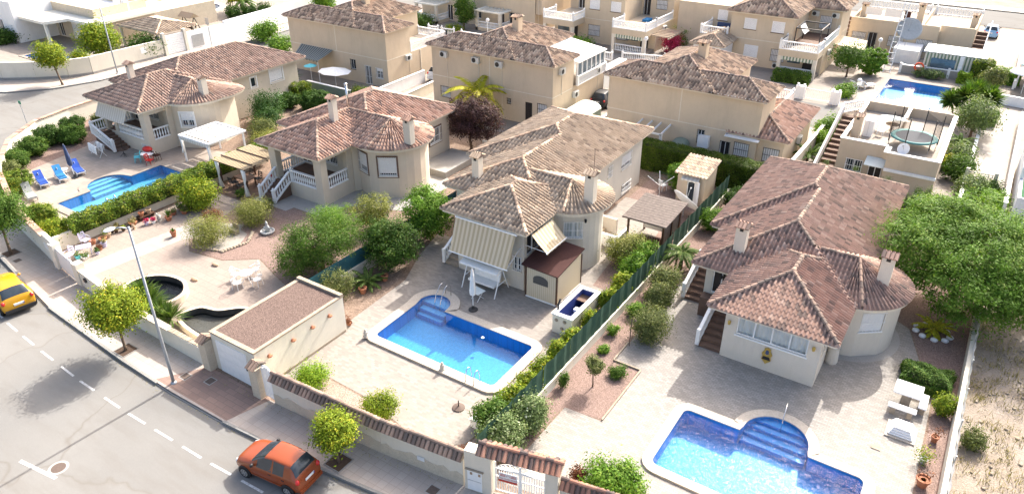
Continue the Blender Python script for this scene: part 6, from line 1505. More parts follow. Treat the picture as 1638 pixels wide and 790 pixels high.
# ------------------------------------------------------------------ cars
def car(label, loc, rz, paint, sx=1., sy=1., sz=1., suv=False):
    c = local_thing('parked_car', label, 'car', loc, rz)
    ST = [ # x, zbot, zbelt, ztop, wbot, wbelt, wtop
     (1.76, .34, .46, .56, .46, .52, .42), (1.73, .24, .60, .70, .62, .64, .52), (1.62, .19, .70, .80, .69, .70, .58), (1.38, .18, .80, .90, .73, .735, .60), (1.05, .18, .87, .98, .745, .75, .62), (.78, .18, .91, 1.03, .75, .755, .625),
     (.42, .18, .925, 1.25, .75, .758, .575), (.05, .18, .935, 1.455, .75, .76, .535), (-.38, .18, .95, 1.515, .75, .76, .53), (-.46, .18, .955, 1.518, .75, .76, .53), (-1.02, .18, .985, 1.505, .745, .755, .525), (-1.30, .19, 1.0, 1.475, .74, .745, .51),
     (-1.44, .2, 1.0, 1.36, .735, .74, .52), (-1.60, .22, .985, 1.06, .725, .73, .60), (-1.68, .24, .88, .95, .71, .715, .60), (-1.74, .28, .62, .70, .68, .69, .60), (-1.78, .34, .48, .56, .58, .60, .52)]
    ring = lambda s: [(0, s[1]), (s[4]*.86, s[1]), (s[4]*.985, s[1]+.09), (s[5]*1.015, s[1]+(s[2]-s[1])*.55), (s[5]*1.012, s[2]-.07), (s[5]*.985, s[2]), (s[6]*1.02, s[3]-.055), (s[6]*.93, s[3]-.012), (s[6]*.6, s[3]+.012), (0, s[3]+.025)]
    grp = {}
    def put(key, pts):
        mb = grp.setdefault(key, MB()); mb.add(pts, [(0, 1, 2, 3)])
    for i in range(len(ST)-1):
        a, b = ST[i], ST[i+1]; ra, rb = ring(a), ring(b)
        for k in range(9):
            key = 'body'
            if k == 5 and i in (6, 7): key = 'front_window'
            if k == 5 and i == 9: key = 'rear_side_window'
            if k in (6, 7, 8) and i in (5, 6): key = 'windscreen'
            if k == 5 and i == 5: key = 'body'
            if k in (6, 7, 8) and i in (11, 12): key = 'rear_window'
            for m in (1, -1):
                q = [(a[0]*sx, m*ra[k][0]*sy, ra[k][1]*sz), (b[0]*sx, m*rb[k][0]*sy, rb[k][1]*sz), (b[0]*sx, m*rb[k+1][0]*sy, rb[k+1][1]*sz), (a[0]*sx, m*ra[k+1][0]*sy, ra[k+1][1]*sz)]
                put(key+('L' if m > 0 and 'side' in key or m > 0 and key == 'front_window' else ''), q if m < 0 else q[::-1])
    for m_, s in ((1, ST[0]), (-1, ST[-1])):
        r_ = ring(s); pts = [(s[0]*sx, y*sy, z*sz) for y, z in r_]+[(s[0]*sx, -y*sy, z*sz) for y, z in r_[::-1]]; grp['body'].add(pts, [tuple(range(len(pts)))])
    for key, mb in grp.items():
        o = mb.build({'front_windowL': 'front_window', 'rear_side_windowL': 'rear_side_window'}.get(key, key), paint if key == 'body' else 'glass_dark', c, True)
        bm = bmesh.new(); bm.from_mesh(o.data); bmesh.ops.remove_doubles(bm, verts=bm.verts, dist=.002); bmesh.ops.recalc_face_normals(bm, faces=bm.faces); bm.to_mesh(o.data); bm.free()
        if key == 'body':
            sm = o.modifiers.new('s', 'SUBSURF'); sm.levels = sm.render_levels = 1; sm.boundary_smooth = 'PRESERVE_CORNERS'
        body = o if key == 'body' else None
    wr = .285*sz*(1.12 if suv else 1)
    for x in (1.17, -1.17):
        for m in (1, -1):
            ar = MB(); y = m*.728*sy; ar.tube([(x*sx, y, wr+.01), (x*sx, y+m*.055, wr+.01)], wr*1.16, 22); ar.build('wheel_arch', 'black_plastic', c)
            w = local_thing('wheel', None, None, (0, 0, 0)); w.parent = c; 
            t = MB(); yy = m*.69*sy; t.tube([(x*sx, yy-m*.1, wr), (x*sx, yy+m*.10, wr), (x*sx, yy+m*.125, wr)], [wr, wr, wr*.93], 22); t.build('tyre', 'rubber', w, False)
            r_ = MB(); y0 = yy+m*.128
            r_.tube([(x*sx, y0-m*.02, wr), (x*sx, y0, wr)], wr*.66, 18); rm = r_.build('rim', 'wheel_silver', w)
            h = MB()
            for k in range(6):
                an = k*math.pi/3; p = Vector((x*sx+wr*.42*math.cos(an), y0+m*.002, wr+wr*.42*math.sin(an))); h.tube([p, p+Vector((0, m*.006, 0))], wr*.11, 7)
            h.build('rim_opening', 'black_plastic', w)
    for m in (1, -1):
        t = MB(); t.sph((-1.665*sx, m*.625*sy, .86*sz), (.10, .105, .13), 10, 7); t.build('tail_light', 'lamp_red', c, True)
        t = MB(); t.sph((1.60*sx, m*.56*sy, .64*sz), (.16, .13, .09), 10, 7); t.build('headlight', 'lamp_clear', c, True)
        t = MB(); t.sph((.60*sx, m*(.82*sy), .98*sz), (.07, .10, .08), 8, 6); t.bar((.6*sx, m*.74*sy, .95*sz), (.6*sx, m*.8*sy, .96*sz), .05); t.build('door_mirror', 'black_plastic' if not suv else paint, c, True)
        for x in (-.28, -1.0): t = MB(); t.bar(((x-.07)*sx, m*.772*sy, .80*sz), ((x+.07)*sx, m*.772*sy, .80*sz), .03, .035); t.build('door_handle', 'black_plastic', c)
        t = MB(); t.bar((.78*sx, m*.767*sy, .42*sz), (-.85*sx, m*.767*sy, .42*sz), .025, .05); t.build('side_strip', 'black_plastic' if suv else paint, c)
    t = MB(); t.box(-1.79*sx, -.26, .70*sz, -1.765*sx, .26, .81*sz) if not suv else t.box(-1.79*sx, -.26, .62*sz, -1.75*sx, .26, .73*sz); t.build('number_plate', 'plate_white', c)
    t = MB(); t.box(-1.795*sx, -.26, .705*sz if not suv else .625*sz, -1.791*sx, -.21, .805*sz if not suv else .725*sz) ; t.build('plate_band', 'blue_cloth', c)
    t = MB(); t.box(-1.83*sx, -.66*sy, .28*sz, -1.72*sx, .66*sy, .46*sz); t.build('rear_bumper', 'black_plastic' if suv else paint, c)
    t = MB(); t.bar((-1.57*sx, 0, 1.10*sz), (-1.50*sx, .3*sy, 1.16*sz), .02); t.bar((.66*sx, -.45*sy, 1.08*sz), (.60*sx, .1*sy, 1.12*sz), .02); t.build('wiper', 'black_plastic', c)
    t = MB(); t.tube([(.1*sx, 0, 1.47*sz), (-.1*sx, 0, 1.66*sz)], .008, 4); t.build('aerial', 'black_plastic', c)
    return c
car('small orange hatchback parked at the kerb by the low tile capped wall', (-20.73, 13.5, -.12), R(-173.3), 'paint_orange')
car('bright yellow crossover car with dark rear glass parked before the white gate', (-44.25, 14.05, -.12), R(171), 'paint_yellow', 1.17, 1.17, 1.04, True)
car('white car parked in the passage between the town houses', (-49.6, 62.2, 0), R(90), 'paint_white_car', 1.1, 1.1, 1)
car('dark car under the white porch roof of the glazed terrace house', (-31.0, 64.0, 0), R(95), 'black_plastic', 1.05, 1.08, 1.0)
car('pale blue car parked on the road behind the flat roofed house', (-1.1, 116, 0), R(90), 'paint_blue_car', 1.15, 1.12, 1.0)

# ------------------------------------------------------------------ street lamps and signs
def street_lamp(label, x, y, h, d=(0, -1)):
    t = thing('street_lamp', label, 'street lamp', (x, y, 0)); mb = MB(); mb.tube([(x, y, -.02), (x, y, 1.2), (x, y, h)], [.085, .08, .05], 10); mb.lathe((x, y, -.02), [(.16, 0), (.16, .04), (.1, .12)], 10); mb.build('post', 'galv', t, True)
    mb = MB(); mb.tube([(x, y, h-.1), (x+d[0]*.25, y+d[1]*.25, h+.05), (x+d[0]*.5, y+d[1]*.5, h+.1)], .035, 6); mb.build('arm', 'galv', t, True)
    mb = MB(); c = (x+d[0]*.75, y+d[1]*.75, h+.1); mb.sph(c, (.12+.16*abs(d[0]), .12+.16*abs(d[1]), .07), 12, 8); mb.build('lamp_head', 'white_plastic', t, True); return t
street_lamp('tall grey street lamp standing on the pavement before the pond garden', -29.6, 14.62, 8.75, (-.35, -.93))
street_lamp('tall street lamp at the foot of the curved cream wall', -80.9, 43.6, 9.4, (1, 0))
t = thing('street_sign', 'small green plate sign on a thin leaning post at the road corner', 'sign', (-72.1, 29.4, 0)); mb = MB(); mb.tube([(-72.1, 29.4, 0), (-72.25, 29.4, 2.4)], .03, 6); mb.build('post', 'galv', t); mb = MB(); mb.box(-72.4, 29.37, 2.15, -71.95, 29.39, 2.45); mb.build('plate', 'sign_green', t)
t = thing('traffic_sign', 'square backed sign on a grey post by the white wall', 'sign', (-81.3, 56.4, 0)); mb = MB(); mb.tube([(-81.3, 56.4, 0), (-81.3, 56.4, 3.4)], .04, 6); mb.build('post', 'galv', t); mb = MB(); mb.box(-81.6, 56.33, 2.8, -81.0, 56.36, 3.6); mb.build('plate', 'grey_metal', t)
# ------------------------------------------------------------------ far side walls, garage, garden
t = thing('boundary_wall', 'long curving pale cream wall along the far pavement', 'wall', (-85, 40, 0))
wall_run(t, [(-115, 30.2), (-92, 34.4), (-89, 35.5), (-86.2, 37.6), (-84, 39.9), (-83.0, 42), (-82.95, 50.9)], -.05, 1.9, .25, 'cream_bright'); wall_run(t, [(-115, 30.2), (-92, 34.4), (-89, 35.5), (-86.2, 37.6), (-84, 39.9), (-83.0, 42), (-82.95, 50.9)], 0, .25, .29, 'concrete', 'plinth')
mb = MB(); mb.box(-82.85, 48.0, .9, -82.81, 48.7, 1.5); mb.build('meter_box', 'white_paint', t)
t = thing('garage_door', 'white slatted garage door between cream piers', 'gate', (-82.8, 52.5, 0))
for i in range(9): mb = MB(); mb.box(-82.9, 51.2, .03+i*.25, -82.83, 53.8, .26+i*.25); mb.build('slat', 'white_paint', t)
for y in (50.98, 53.85): mb = MB(); mb.box(-83.1, y, 0, -82.65, y+.35, 2.6); mb.build('pier', 'cream_bright', t)
t = thing('boundary_wall', 'tall bright white wall stepping up along the far street', 'wall', (-83.4, 63, 0))
wall_run(t, [(-82.85, 54.2), (-82.9, 59.8)], 0, 2.1, .25, 'white_wall'); wall_run(t, [(-82.9, 59.8), (-83.4, 64.3), (-84.3, 72), (-85, 88)], 0, 2.4, .25, 'white_wall')
mb = MB(); mb.box(-82.72, 54.8, .2, -82.68, 56.4, 1.6); mb.build('meter_cabinet', 'grey_metal', t)
t = thing('carport', 'carport with shallow brown tiled roof behind the slatted door', 'carport', (-86, 53, 0))
roof(t, [(-91.2, 50.6, -83.2, 56.2)], 2.6, .25, 'tile_buff', cap_single=False, cw=.32, ct=.45)
for x, y in ((-90.9, 50.9), (-83.5, 50.9), (-90.9, 55.9), (-83.5, 55.9)): mb = MB(); mb.box(x-.12, y-.12, 0, x+.12, y+.12, 2.58); mb.build('post', 'cream_bright', t)
t = thing('artificial_lawn', 'strip of bright green artificial turf inside the tall white wall', 'lawn', (-86, 66, 0)); mb = MB(); mb.prism([(-84.2, 57), (-84.3, 64), (-85.3, 72), (-87, 82), (-91, 82), (-88.6, 70), (-87.5, 62), (-88, 57)], .0, .02); mb.build('turf', 'turf', t)
t = thing('outdoor_kitchen', 'round cream outdoor kitchen counter near the dark blue pool', 'outdoor kitchen', (-95.5, 60.5, 0)); mb = MB(); mb.lathe((-95.2, 59.8, 0), [(1.9, 0), (2.0, 1.7), (1.8, 1.72), (1.75, 1.3), (.1, 1.28)], 20); mb.build('counter', 'cream_bright', t); mb = MB(); mb.box(-99.5, 58.6, 0, -96.8, 61.5, 2.1); mb.build('block', 'white_wall', t)
t = thing('garden_swing', 'black framed swing bench with pale tiled canopy beside the turf', 'swing seat', (-90.6, 60.2, 0)); mb = MB()
for s in (-1, 1):
    mb.bar((-90.6+s*1.1, 59.4, 0), (-90.6+s*1.1, 60.2, 2), .08); mb.bar((-90.6+s*1.1, 61, 0), (-90.6+s*1.1, 60.2, 2), .08)
mb.bar((-91.8, 60.2, 2), (-89.4, 60.2, 2), .08); mb.build('frame', 'black_iron', t)
mb = MB(); mb.add([(-91.9, 59.5, 1.95), (-89.3, 59.5, 1.95), (-89.3, 60.2, 2.5), (-91.9, 60.2, 2.5), (-89.3, 60.9, 1.95), (-91.9, 60.9, 1.95)], [(0, 1, 2, 3), (3, 2, 4, 5), (0, 3, 5), (1, 4, 2)]); mb.build('canopy', 'tan_pot', t); mb = MB(); mb.box(-91.4, 59.9, .45, -89.8, 60.5, .55); mb.box(-91.4, 60.45, .55, -89.8, 60.55, 1.1); mb.build('seat', 'dark_wood', t)

# ------------------------------------------------------------------ garden furniture
def lounger(label, loc, rz, mat, group=None, frame='white_plastic', back=38):
    t = local_thing('sun_lounger', label, 'sun lounger', loc, rz, group)
    mb = MB(); mb.box(-.65, -.33, .26, 1.05, -.27, .34); mb.box(-.65, .27, .26, 1.05, .33, .34); mb.box(.98, -.33, .26, 1.05, .33, .33); mb.box(-.65, -.33, .26, -.58, .33, .33); mb.build('frame', frame, t)
    for x in (-.5, .85):
        for y in (-.3, .3): mb = MB(); mb.bar((x, y, 0), (x, y, .27), .06); mb.build('leg', frame, t)
    mb = MB(); mb.box(-.1, -.28, .34, 1.02, .28, .40); mb.build('cushion', mat, t)
    b = R(back); mb = MB(); p = Vector((-.12, 0, .37)); q = p+Vector((-math.cos(b)*.85, 0, math.sin(b)*.85)); mb.bar(p, q, .56, .06); mb.build('backrest', mat, t)
    mb = MB(); mb.bar((-.55, 0, .3), q*.75+p*.25, .4, .03, (0, 1, 0)); mb.build('back_support', frame, t); return t
l1 = lounger('blue cushioned lounger nearest the clipped round bushes', (-58.55, 23.5, 0), R(-14), 'blue_cloth'); lounger('lighter blue lounger between two dark blue loungers', (-58.35, 24.85, 0), R(-14), 'sky_cloth'); lounger('blue cushioned lounger under the folded blue parasol', (-58.4, 26.25, 0), R(-14), 'blue_cloth')
lounger('bare grey framed lounger standing alone by the hedge', (-56.9, 21.75, 0), R(-14), 'awning_grey', None, 'grey_metal', 50)
def parasol(label, loc, h, mat, base=True, tilt=0, pole='white_metal', basem='black_plastic'):
    t = local_thing('folded_parasol', label, 'parasol', loc); t.rotation_euler = (0, tilt, 0)
    mb = MB(); mb.tube([(0, 0, 0), (0, 0, h)], .022, 7); mb.build('pole', pole, t)
    if base: mb = MB(); mb.lathe((0, 0, 0), [(.27, 0), (.27, .05), (.1, .09), (.05, .28)], 16); mb.build('base', basem, t, False)
    mb = MB(); n = 14; pr = [(.13, h*.36), (.16, h*.45), (.13, h*.62), (.10, h*.80), (.06, h*.95), (.02, h*.995)]
    for i, (r, z) in enumerate(pr):
        for k in range(n): a = 2*math.pi*k/n; rr = r*(1.25 if k % 2 else .72); mb.v.append((rr*math.cos(a), rr*math.sin(a), z+(.05 if (k % 2 and i == 0) else 0)))
    mb.f = [(i*n+k, i*n+(k+1) % n, (i+1)*n+(k+1) % n, (i+1)*n+k) for i in range(len(pr)-1) for k in range(n)]; cl = mb.build('cover', mat, t, True)
    mb = MB(); mb.lathe((0, 0, h*.62), [(.13, 0), (.13, .03)], 10); mb.build('strap', mat, cl); return t
parasol('folded navy parasol leaning over the end lounger', (-57.6, 25.55, 0), 2.75, 'navy_cloth', True, R(-6))
parasol('folded white parasol in a black base between pool and swing seat', (-20.9, 27.9, 0), 2.75, 'white_cloth')
def round_table(label, loc, r=.45, h=.72, mat='white_plastic', cat='table', name='garden_table'):
    t = local_thing(name, label, cat, loc); mb = MB(); mb.lathe((0, 0, h-.03), [(r, 0), (r, .03)], 18); mb.build('top', mat, t)
    for k in range(4):
        a = k*math.pi/2+.4; mb = MB(); mb.tube([(r*.25*math.cos(a), r*.25*math.sin(a), h-.03), (r*.2*math.cos(a), r*.2*math.sin(a), h*.4), (r*.8*math.cos(a), r*.8*math.sin(a), 0)], .02, 5); mb.build('leg', mat, t)
    return t
round_table('little white side table between the blue loungers', (-58.9, 25.5, 0), .28, .45)
def chair(label, loc, rz, mat='white_plastic', group=None, ornate=False):
    t = local_thing('garden_chair', label, 'chair', loc, rz, group); mb = MB(); mb.lathe((0, 0, .42), [(.23, 0), (.23, .035)], 12) if ornate else mb.box(-.23, -.22, .42, .23, .24, .46); mb.build('seat', mat, t)
    for x in (-.19, .19):
        for y in (-.18, .19): mb = MB(); mb.bar((x, y, .42), (x*1.15, y*1.2, 0), .03); mb.build('leg', mat, t)
    mb = MB()
    if ornate:
        mb.tube([(-.2, .2, .44), (-.21, .26, .75), (0, .29, .92), (.21, .26, .75), (.2, .2, .44)], .018, 6)
        for x in (-.1, 0, .1): mb.tube([(x, .21, .44), (x, .27, .82)], .012, 5)
        mb.tube([(-.12, .24, .62), (0, .26, .7), (.12, .24, .62)], .012, 5)
    else:
        mb.bar((-.2, .22, .46), (-.2, .3, .9), .04); mb.bar((.2, .22, .46), (.2, .3, .9), .04)
        for z in (.58, .7, .82, .9): mb.bar((-.2, .235+(z-.46)*.15, z), (.2, .235+(z-.46)*.15, z), .02, .06)
    mb.build('backrest', mat, t)
    for s in (-1, 1): mb = MB(); mb.tube([(s*.24, -.18, .42), (s*.25, -.16, .64), (s*.24, .24, .66)], .018, 5); mb.build('armrest', mat, t)
    return t
# clothes rack with towels
t = local_thing('drying_rack', 'folding clothes rack hung with white towels at the porch stairs', 'clothes rack', (-60.4, 29.2, 0), R(-8)); mb = MB()
for x in (-.8, .8):
    mb.bar((x, -.3, 0), (x, .3, .95), .025); mb.bar((x, .3, 0), (x, -.3, .95), .025)
for i in range(7): y = -.36+.12*i; mb.bar((-.9, y, .95), (.9, y, .95), .012)
mb.build('frame', 'white_metal', t)
for i, (x, y) in enumerate(((-.6, -.36), (-.05, -.36), (.5, -.36), (-.3, .2), (.35, .2))):
    mb = MB(); mb.add([(x-.26, y, .96), (x+.26, y, .96), (x+.27, y-.06, .3), (x-.25, y-.05, .34), (x-.26, y+.12, .97), (x+.26, y+.12, .97), (x+.26, y+.15, .45), (x-.26, y+.15, .43)], [(3, 2, 1, 0), (0, 1, 5, 4), (4, 5, 6, 7)]); mb.build('towel', 'white_cloth', t, True)
# A: table set and canopy
round_table('round table cluttered with things beside the porch wall', (-55.7, 30.7, 0), .55)
chair('red plastic chair at the cluttered round table', (-54.9, 30.3, 0), R(110), 'red_plastic'); chair('aqua plastic chair pushed to the cluttered round table', (-56.3, 30.1, 0), R(-40), 'aqua'); chair('dark red chair behind the cluttered round table', (-55.3, 31.2, 0), R(180), 'felt')
t = local_thing('toy_cushion', 'bright red cushion lying on the cluttered round table', 'cushion', (-56.1, 31.0, .73)); mb = MB(); mb.sph((0, 0, .14), (.5, .36, .2), 12, 8); mb.build('cushion', 'red_plastic', t, True)
t = local_thing('plant_stand', 'wrought iron plant stand beside the porch stairs', 'plant stand', (-58.4, 30.2, 0)); mb = MB(); mb.tube([(0, 0, 0), (0, 0, 1.2), (.1, 0, 1.5)], .02, 5)
for a in (0, 2.1, 4.2): mb.tube([(0, 0, .6), (.3*math.cos(a), .3*math.sin(a), .7), (.38*math.cos(a), .38*math.sin(a), .62)], .015, 5); mb.tube([(0, 0, .3), (.3*math.cos(a), .3*math.sin(a), 0)], .015, 5)
mb.build('stem', 'black_iron', t); mb = MB(); mb.lathe((0, 0, .6), [(.42, 0), (.42, .03)], 14); mb.build('tray', 'dark_wood', t)
t = thing('garden_canopy', 'white framed garden canopy with pale cloth roof beside the hedge', 'canopy', (-51.4, 34, 0))
for x, y in ((-53.1, 32.4), (-49.7, 32.4), (-53.1, 35.7), (-49.7, 35.7)): mb = MB(); mb.bar((x, y, 0), (x, y, 2.2), .12); mb.build('post', 'white_paint', t)
mb = MB(); z = 2.26
for a, b in (((-53.3, 32.35), (-49.5, 32.35)), ((-53.3, 35.8), (-49.5, 35.8)), ((-53.2, 32.4), (-53.2, 35.75)), ((-49.6, 32.4), (-49.6, 35.75))): mb.bar((*a, z), (*b, z), .22, .14)
mb.build('frame', 'white_paint', t)
for i in range(3): cloth(t, 'roof_cloth', (-52.95, 32.7+i*1.0, 2.30), (-49.85, 32.7+i*1.0, 2.30), (-49.85, 33.55+i*1.0, 2.30), (-52.95, 33.55+i*1.0, 2.30), 'white_cloth', 8, 6, .10)
cloth(t, 'valance', (-53.2, 32.25, 2.25), (-49.6, 32.25, 2.25), (-49.6, 32.22, 1.95), (-53.2, 32.22, 1.95), 'awning_pale', 30, 1, 0)
for x in (-53.1, -49.7): mb = MB(); mb.tube([(x, 32.3, 2.1), (x+.05, 32.28, 1.3), (x-.05, 32.3, .8)], [.1, .07, .12], 7); mb.build('tied_curtain', 'white_cloth', t, True)
# B: bamboo pergola
t = thing('pergola', 'garden pergola with split bamboo roof and tied white curtains', 'pergola', (-45, 32.2, 0))
for x, y in ((-46.3, 30.7), (-43.5, 30.7), (-46.3, 33.7), (-43.5, 33.7)): mb = MB(); mb.bar((x, y, 0), (x, y, 2.2), .1); mb.build('post', 'dark_wood', t)
for y in (30.6, 31.6, 32.7, 33.8): mb = MB(); mb.bar((-46.7, y, 2.24), (-43.2, y, 2.24), .08, .12); mb.build('beam', 'dark_wood', t)
for i in range(16):
    x = -46.65+i*.225; mb = MB(); mb.add([(x, 30.45, 2.31), (x+.15, 30.45, 2.31), (x+.15, 34.0, 2.33), (x, 34.0, 2.33), (x, 30.45, 2.34), (x+.15, 30.45, 2.34), (x+.15, 34.0, 2.36), (x, 34.0, 2.36)], [(0, 3, 2, 1), (4, 5, 6, 7), (0, 1, 5, 4), (1, 2, 6, 5), (2, 3, 7, 6), (3, 0, 4, 7)]); mb.build('slat', 'bamboo', t)
for i in range(2): mb = MB(); mb.bar((-46.7, 31.3+i*1.4, 2.40), (-43.2, 31.3+i*1.4, 2.40), .06, .06); mb.build('batten', 'dark_wood', t)
for x, y in ((-46.4, 30.6), (-43.45, 30.6), (-43.45, 33.7)): mb = MB(); mb.tube([(x, y, 2.2), (x+.03, y, 1.5), (x-.04, y, 1.05), (x+.1, y-.02, .15)], [.16, .12, .06, .2], 8); mb.build('tied_curtain', 'white_cloth', t, True)
t = local_thing('dining_table', 'dark dining table shaded by the bamboo pergola', 'table', (-45.2, 31.9, 0)); mb = MB(); mb.box(-.8, -.45, .7, .8, .45, .75); mb.build('top', 'dark_wood', t)
for x in (-.7, .7):
    for y in (-.38, .38): mb = MB(); mb.bar((x, y, 0), (x, y, .7), .07); mb.build('leg', 'dark_wood', t)
for i, (x, y, r) in enumerate(((-45.7, 31.2, 0), (-44.8, 31.15, 0), (-45.7, 32.7, 180), (-44.7, 32.7, 180))): chair('dark dining chair drawn up to the table under the bamboo pergola', (x, y, 0), R(r+180), 'black_plastic', 'dining chairs under the bamboo pergola')
t = local_thing('buffet_counter', 'counter crowded with colourful things beside the porch stairs', 'counter', (-42.9, 33.4, 0)); mb = MB(); mb.box(-.5, -1.0, .85, .5, 1.0, .92); mb.build('top', 'white_plastic', t); mb = MB(); mb.box(-.42, -.9, 0, .42, .9, .85); mb.build('body', 'dark_wood', t)
for i, (x, y, m) in enumerate(((-.2, -.6, 'red_plastic'), (.1, -.2, 'blue_cloth'), (-.1, .3, 'white_plastic'), (.2, .6, 'navy_cloth'))): mb = MB(); mb.sph((x, y, 1.04), (.18, .16, .13), 8, 6); mb.build('bundle', m, t, True)
# B: lilac table and chairs, pots
t = local_thing('garden_table', 'lilac painted table standing among pots at the hedge wall', 'table', (-45.55, 19.35, 0), R(60)); mb = MB(); mb.box(-.45, -.3, .5, .45, .3, .54); mb.build('top', 'lilac', t)
for x in (-.4, .4):
    for y in (-.25, .25): mb = MB(); mb.bar((x, y, 0), (x, y, .5), .04); mb.build('leg', 'lilac', t)
chair('lilac chair by the white driveway gate', (-45.45, 18.35, 0), R(20), 'lilac'); chair('lilac chair set against the hedge wall', (-46.45, 20.0, 0), R(100), 'lilac')
def pot(label, loc, r=.2, h=.3, mat='terracotta_pot', plant=None, seed=1, pl=.3, tall=.3, blades=False, group=None, n=14):
    t = local_thing('plant_pot', label, 'plant pot', loc, 0, group); mb = MB(); mb.lathe((0, 0, 0), [(r*.65, 0), (r*.95, h*.8), (r*1.05, h*.82), (r*1.05, h), (r*.88, h), (r*.85, h*.86)], 12); mb.build('pot', mat, t)
    mb = MB(); mb.lathe((0, 0, h*.80), [(r*.86, 0), (r*.4, h*.06)], 10); mb.build('soil', 'soil', t)
    if plant:
        if blades:
            rng = np.random.default_rng(seed); q = []
            for i in range(26):
                a = rng.uniform(0, 6.28); e = rng.uniform(.5, 1.4); d = np.array([math.cos(a)*math.cos(e), math.sin(a)*math.cos(e), math.sin(e)]); s = np.array([-math.sin(a), math.cos(a), 0])*.03; b = np.array([0, 0, h*.85]); q += [b, b+d*tall*.5+s, b+d*tall, b+d*tall*.5-s]
            me = quads_mesh('plant', np.array(q), plant, rng.uniform(0, 1, 26))
        else: me, _ = crown_mesh('plant', [(0, 0, h+tall*.45, pl, pl, tall*.5)], n, 16, pl*.35, .045, plant, seed, inner=.2)
        mesh_obj('plant', me, None, t)
    return t
PT = [('leafless terracotta pot next to the lilac vase', -46.3, 20.35, .2, .3, 'terracotta_pot', None), ('wide brown bowl pot near the lilac table', -46.15, 20.95, .26, .26, 'terracotta_pot', None), ('tan pot with low yellow green plant by the lilac chair', -46.35, 21.4, .24, .32, 'tan_pot', 'leaf_yellowgreen'),
  ('dark pot with orange flowers, topmost on the stepped stand', -46.85, 22.4, .14, .22, 'dark_wood', 'leaf_straw'), ('dark pot with orange flowers on the stand front edge', -46.5, 22.1, .14, .2, 'dark_wood', 'leaf_straw'), ('dark flower pot at the stand corner near the hedge wall', -46.75, 21.95, .14, .2, 'dark_wood', 'leaf_straw'), ('dark flower pot at the outer end of the stepped stand', -46.3, 22.5, .14, .2, 'dark_wood', 'leaf_yellowgreen'), ('broad brown bowl behind the cream animal figure', -46.6, 23.4, .28, .22, 'terracotta_pot', 'leaf_straw'),
  ('terracotta pot lifted on a low bench by the wall', -46.75, 24.2, .2, .28, 'terracotta_pot', None), ('tan pot lifted on a low bench by the wall', -46.75, 24.75, .2, .28, 'tan_pot', None), ('lilac pot with pink flowers before the bench', -45.8, 23.9, .16, .22, 'lilac', 'leaf_bougain'), ('pale pot with red flowers before the bench', -45.6, 24.3, .16, .22, 'plate_white', 'leaf_bougain'),
  ('terracotta pot holding tall spiky agave', -45.1, 25.15, .24, .32, 'terracotta_pot', 'leaf_mid'), ('wide terracotta pot with brown seed heads', -45.6, 25.85, .24, .25, 'terracotta_pot', 'leaf_olive'), ('wide pot with silvery foliage under the wall end', -45.75, 26.6, .26, .28, 'tan_pot', 'leaf_grey'), ('low terracotta bowl with dry heather near the silvery plant', -45.1, 26.4, .25, .24, 'terracotta_pot', 'leaf_olive'),
  ('terracotta jar spilling a green plant on the white path', -42.75, 23.9, .2, .42, 'terracotta_pot', 'leaf_mid'), ('small red brown pot at the lilac table foot', -45.15, 20.15, .14, .2, 'terracotta_pot', 'leaf_red'), ('round lilac vase with brown twigs', -45.35, 20.55, .2, .34, 'lilac', 'leaf_straw'), ('white bowl with trailing green plant near the gate', -44.9, 19.0, .22, .2, 'plate_white', 'leaf_mid'), ('aqua pot with succulents near the lilac chair', -45.3, 18.75, .18, .25, 'aqua', 'leaf_grey'), ('small mauve pot in front of the lilac table', -44.8, 19.75, .13, .18, 'lilac', 'leaf_dark')]
for i, (lb, x, y, r, h, m, pl) in enumerate(PT): pot(lb, (x, y, .3 if 'bench by' in lb else 0), r, h, m, pl, i+3, r*1.1, .3 if 'tall' not in lb else .6, 'agave' in lb or 'spilling' in lb)
t = thing('plant_bench', 'low brown bench carrying pots along the hedge wall', 'bench', (-46.75, 24.5, 0)); mb = MB(); mb.box(-47.0, 23.9, .24, -46.5, 25.1, .295); mb.build('seat', 'dark_wood', t)
for y in (24.0, 25.0): mb = MB(); mb.box(-46.9, y-.05, 0, -46.6, y+.05, .24); mb.build('leg', 'dark_wood', t)
def figure(label, loc, h, mat='statue', animal=False, rz=0, name='statue'):
    t = local_thing(name, label, 'statue', loc, rz); mb = MB()
    if animal: mb.sph((0, 0, h*.4), (h*.3, h*.22, h*.38), 10, 7); mb.sph((h*.16, 0, h*.8), (h*.2, h*.17, h*.19), 9, 6); mb.sph((h*.1, h*.14, h*.98), h*.07, 6, 5); mb.sph((h*.1, -h*.14, h*.98), h*.07, 6, 5); mb.sph((h*.34, 0, h*.76), h*.08, 6, 5)
    else: mb.lathe((0, 0, 0), [(h*.26, 0), (h*.28, h*.12), (h*.2, h*.2), (h*.24, h*.42), (h*.17, h*.62), (h*.1, h*.7)], 10); mb.sph((0, 0, h*.82), h*.15, 9, 7); mb.sph((h*.16, h*.1, h*.5), h*.1, 7, 5); mb.sph((-h*.16, h*.12, h*.48), h*.1, 7, 5)
    mb.build('figure', mat, t, True); mb = MB(); mb.box(-h*.28, -h*.24, -.0, h*.28, h*.24, h*.06); mb.build('plinth', mat, t); return t
figure('cream animal figure standing among the pots', (-45.95, 23.05, 0), .42, 'tan_pot', True, R(-60)); figure('stone dog figure beside the agave pot', (-45.6, 24.75, 0), .62, 'statue', True, R(-60))
figure('small stone figure on the pool coping corner', (-24.15, 22.55, .12), .5); figure('small stone figure midway along the front pool coping', (-19.0, 22.6, .12), .5)
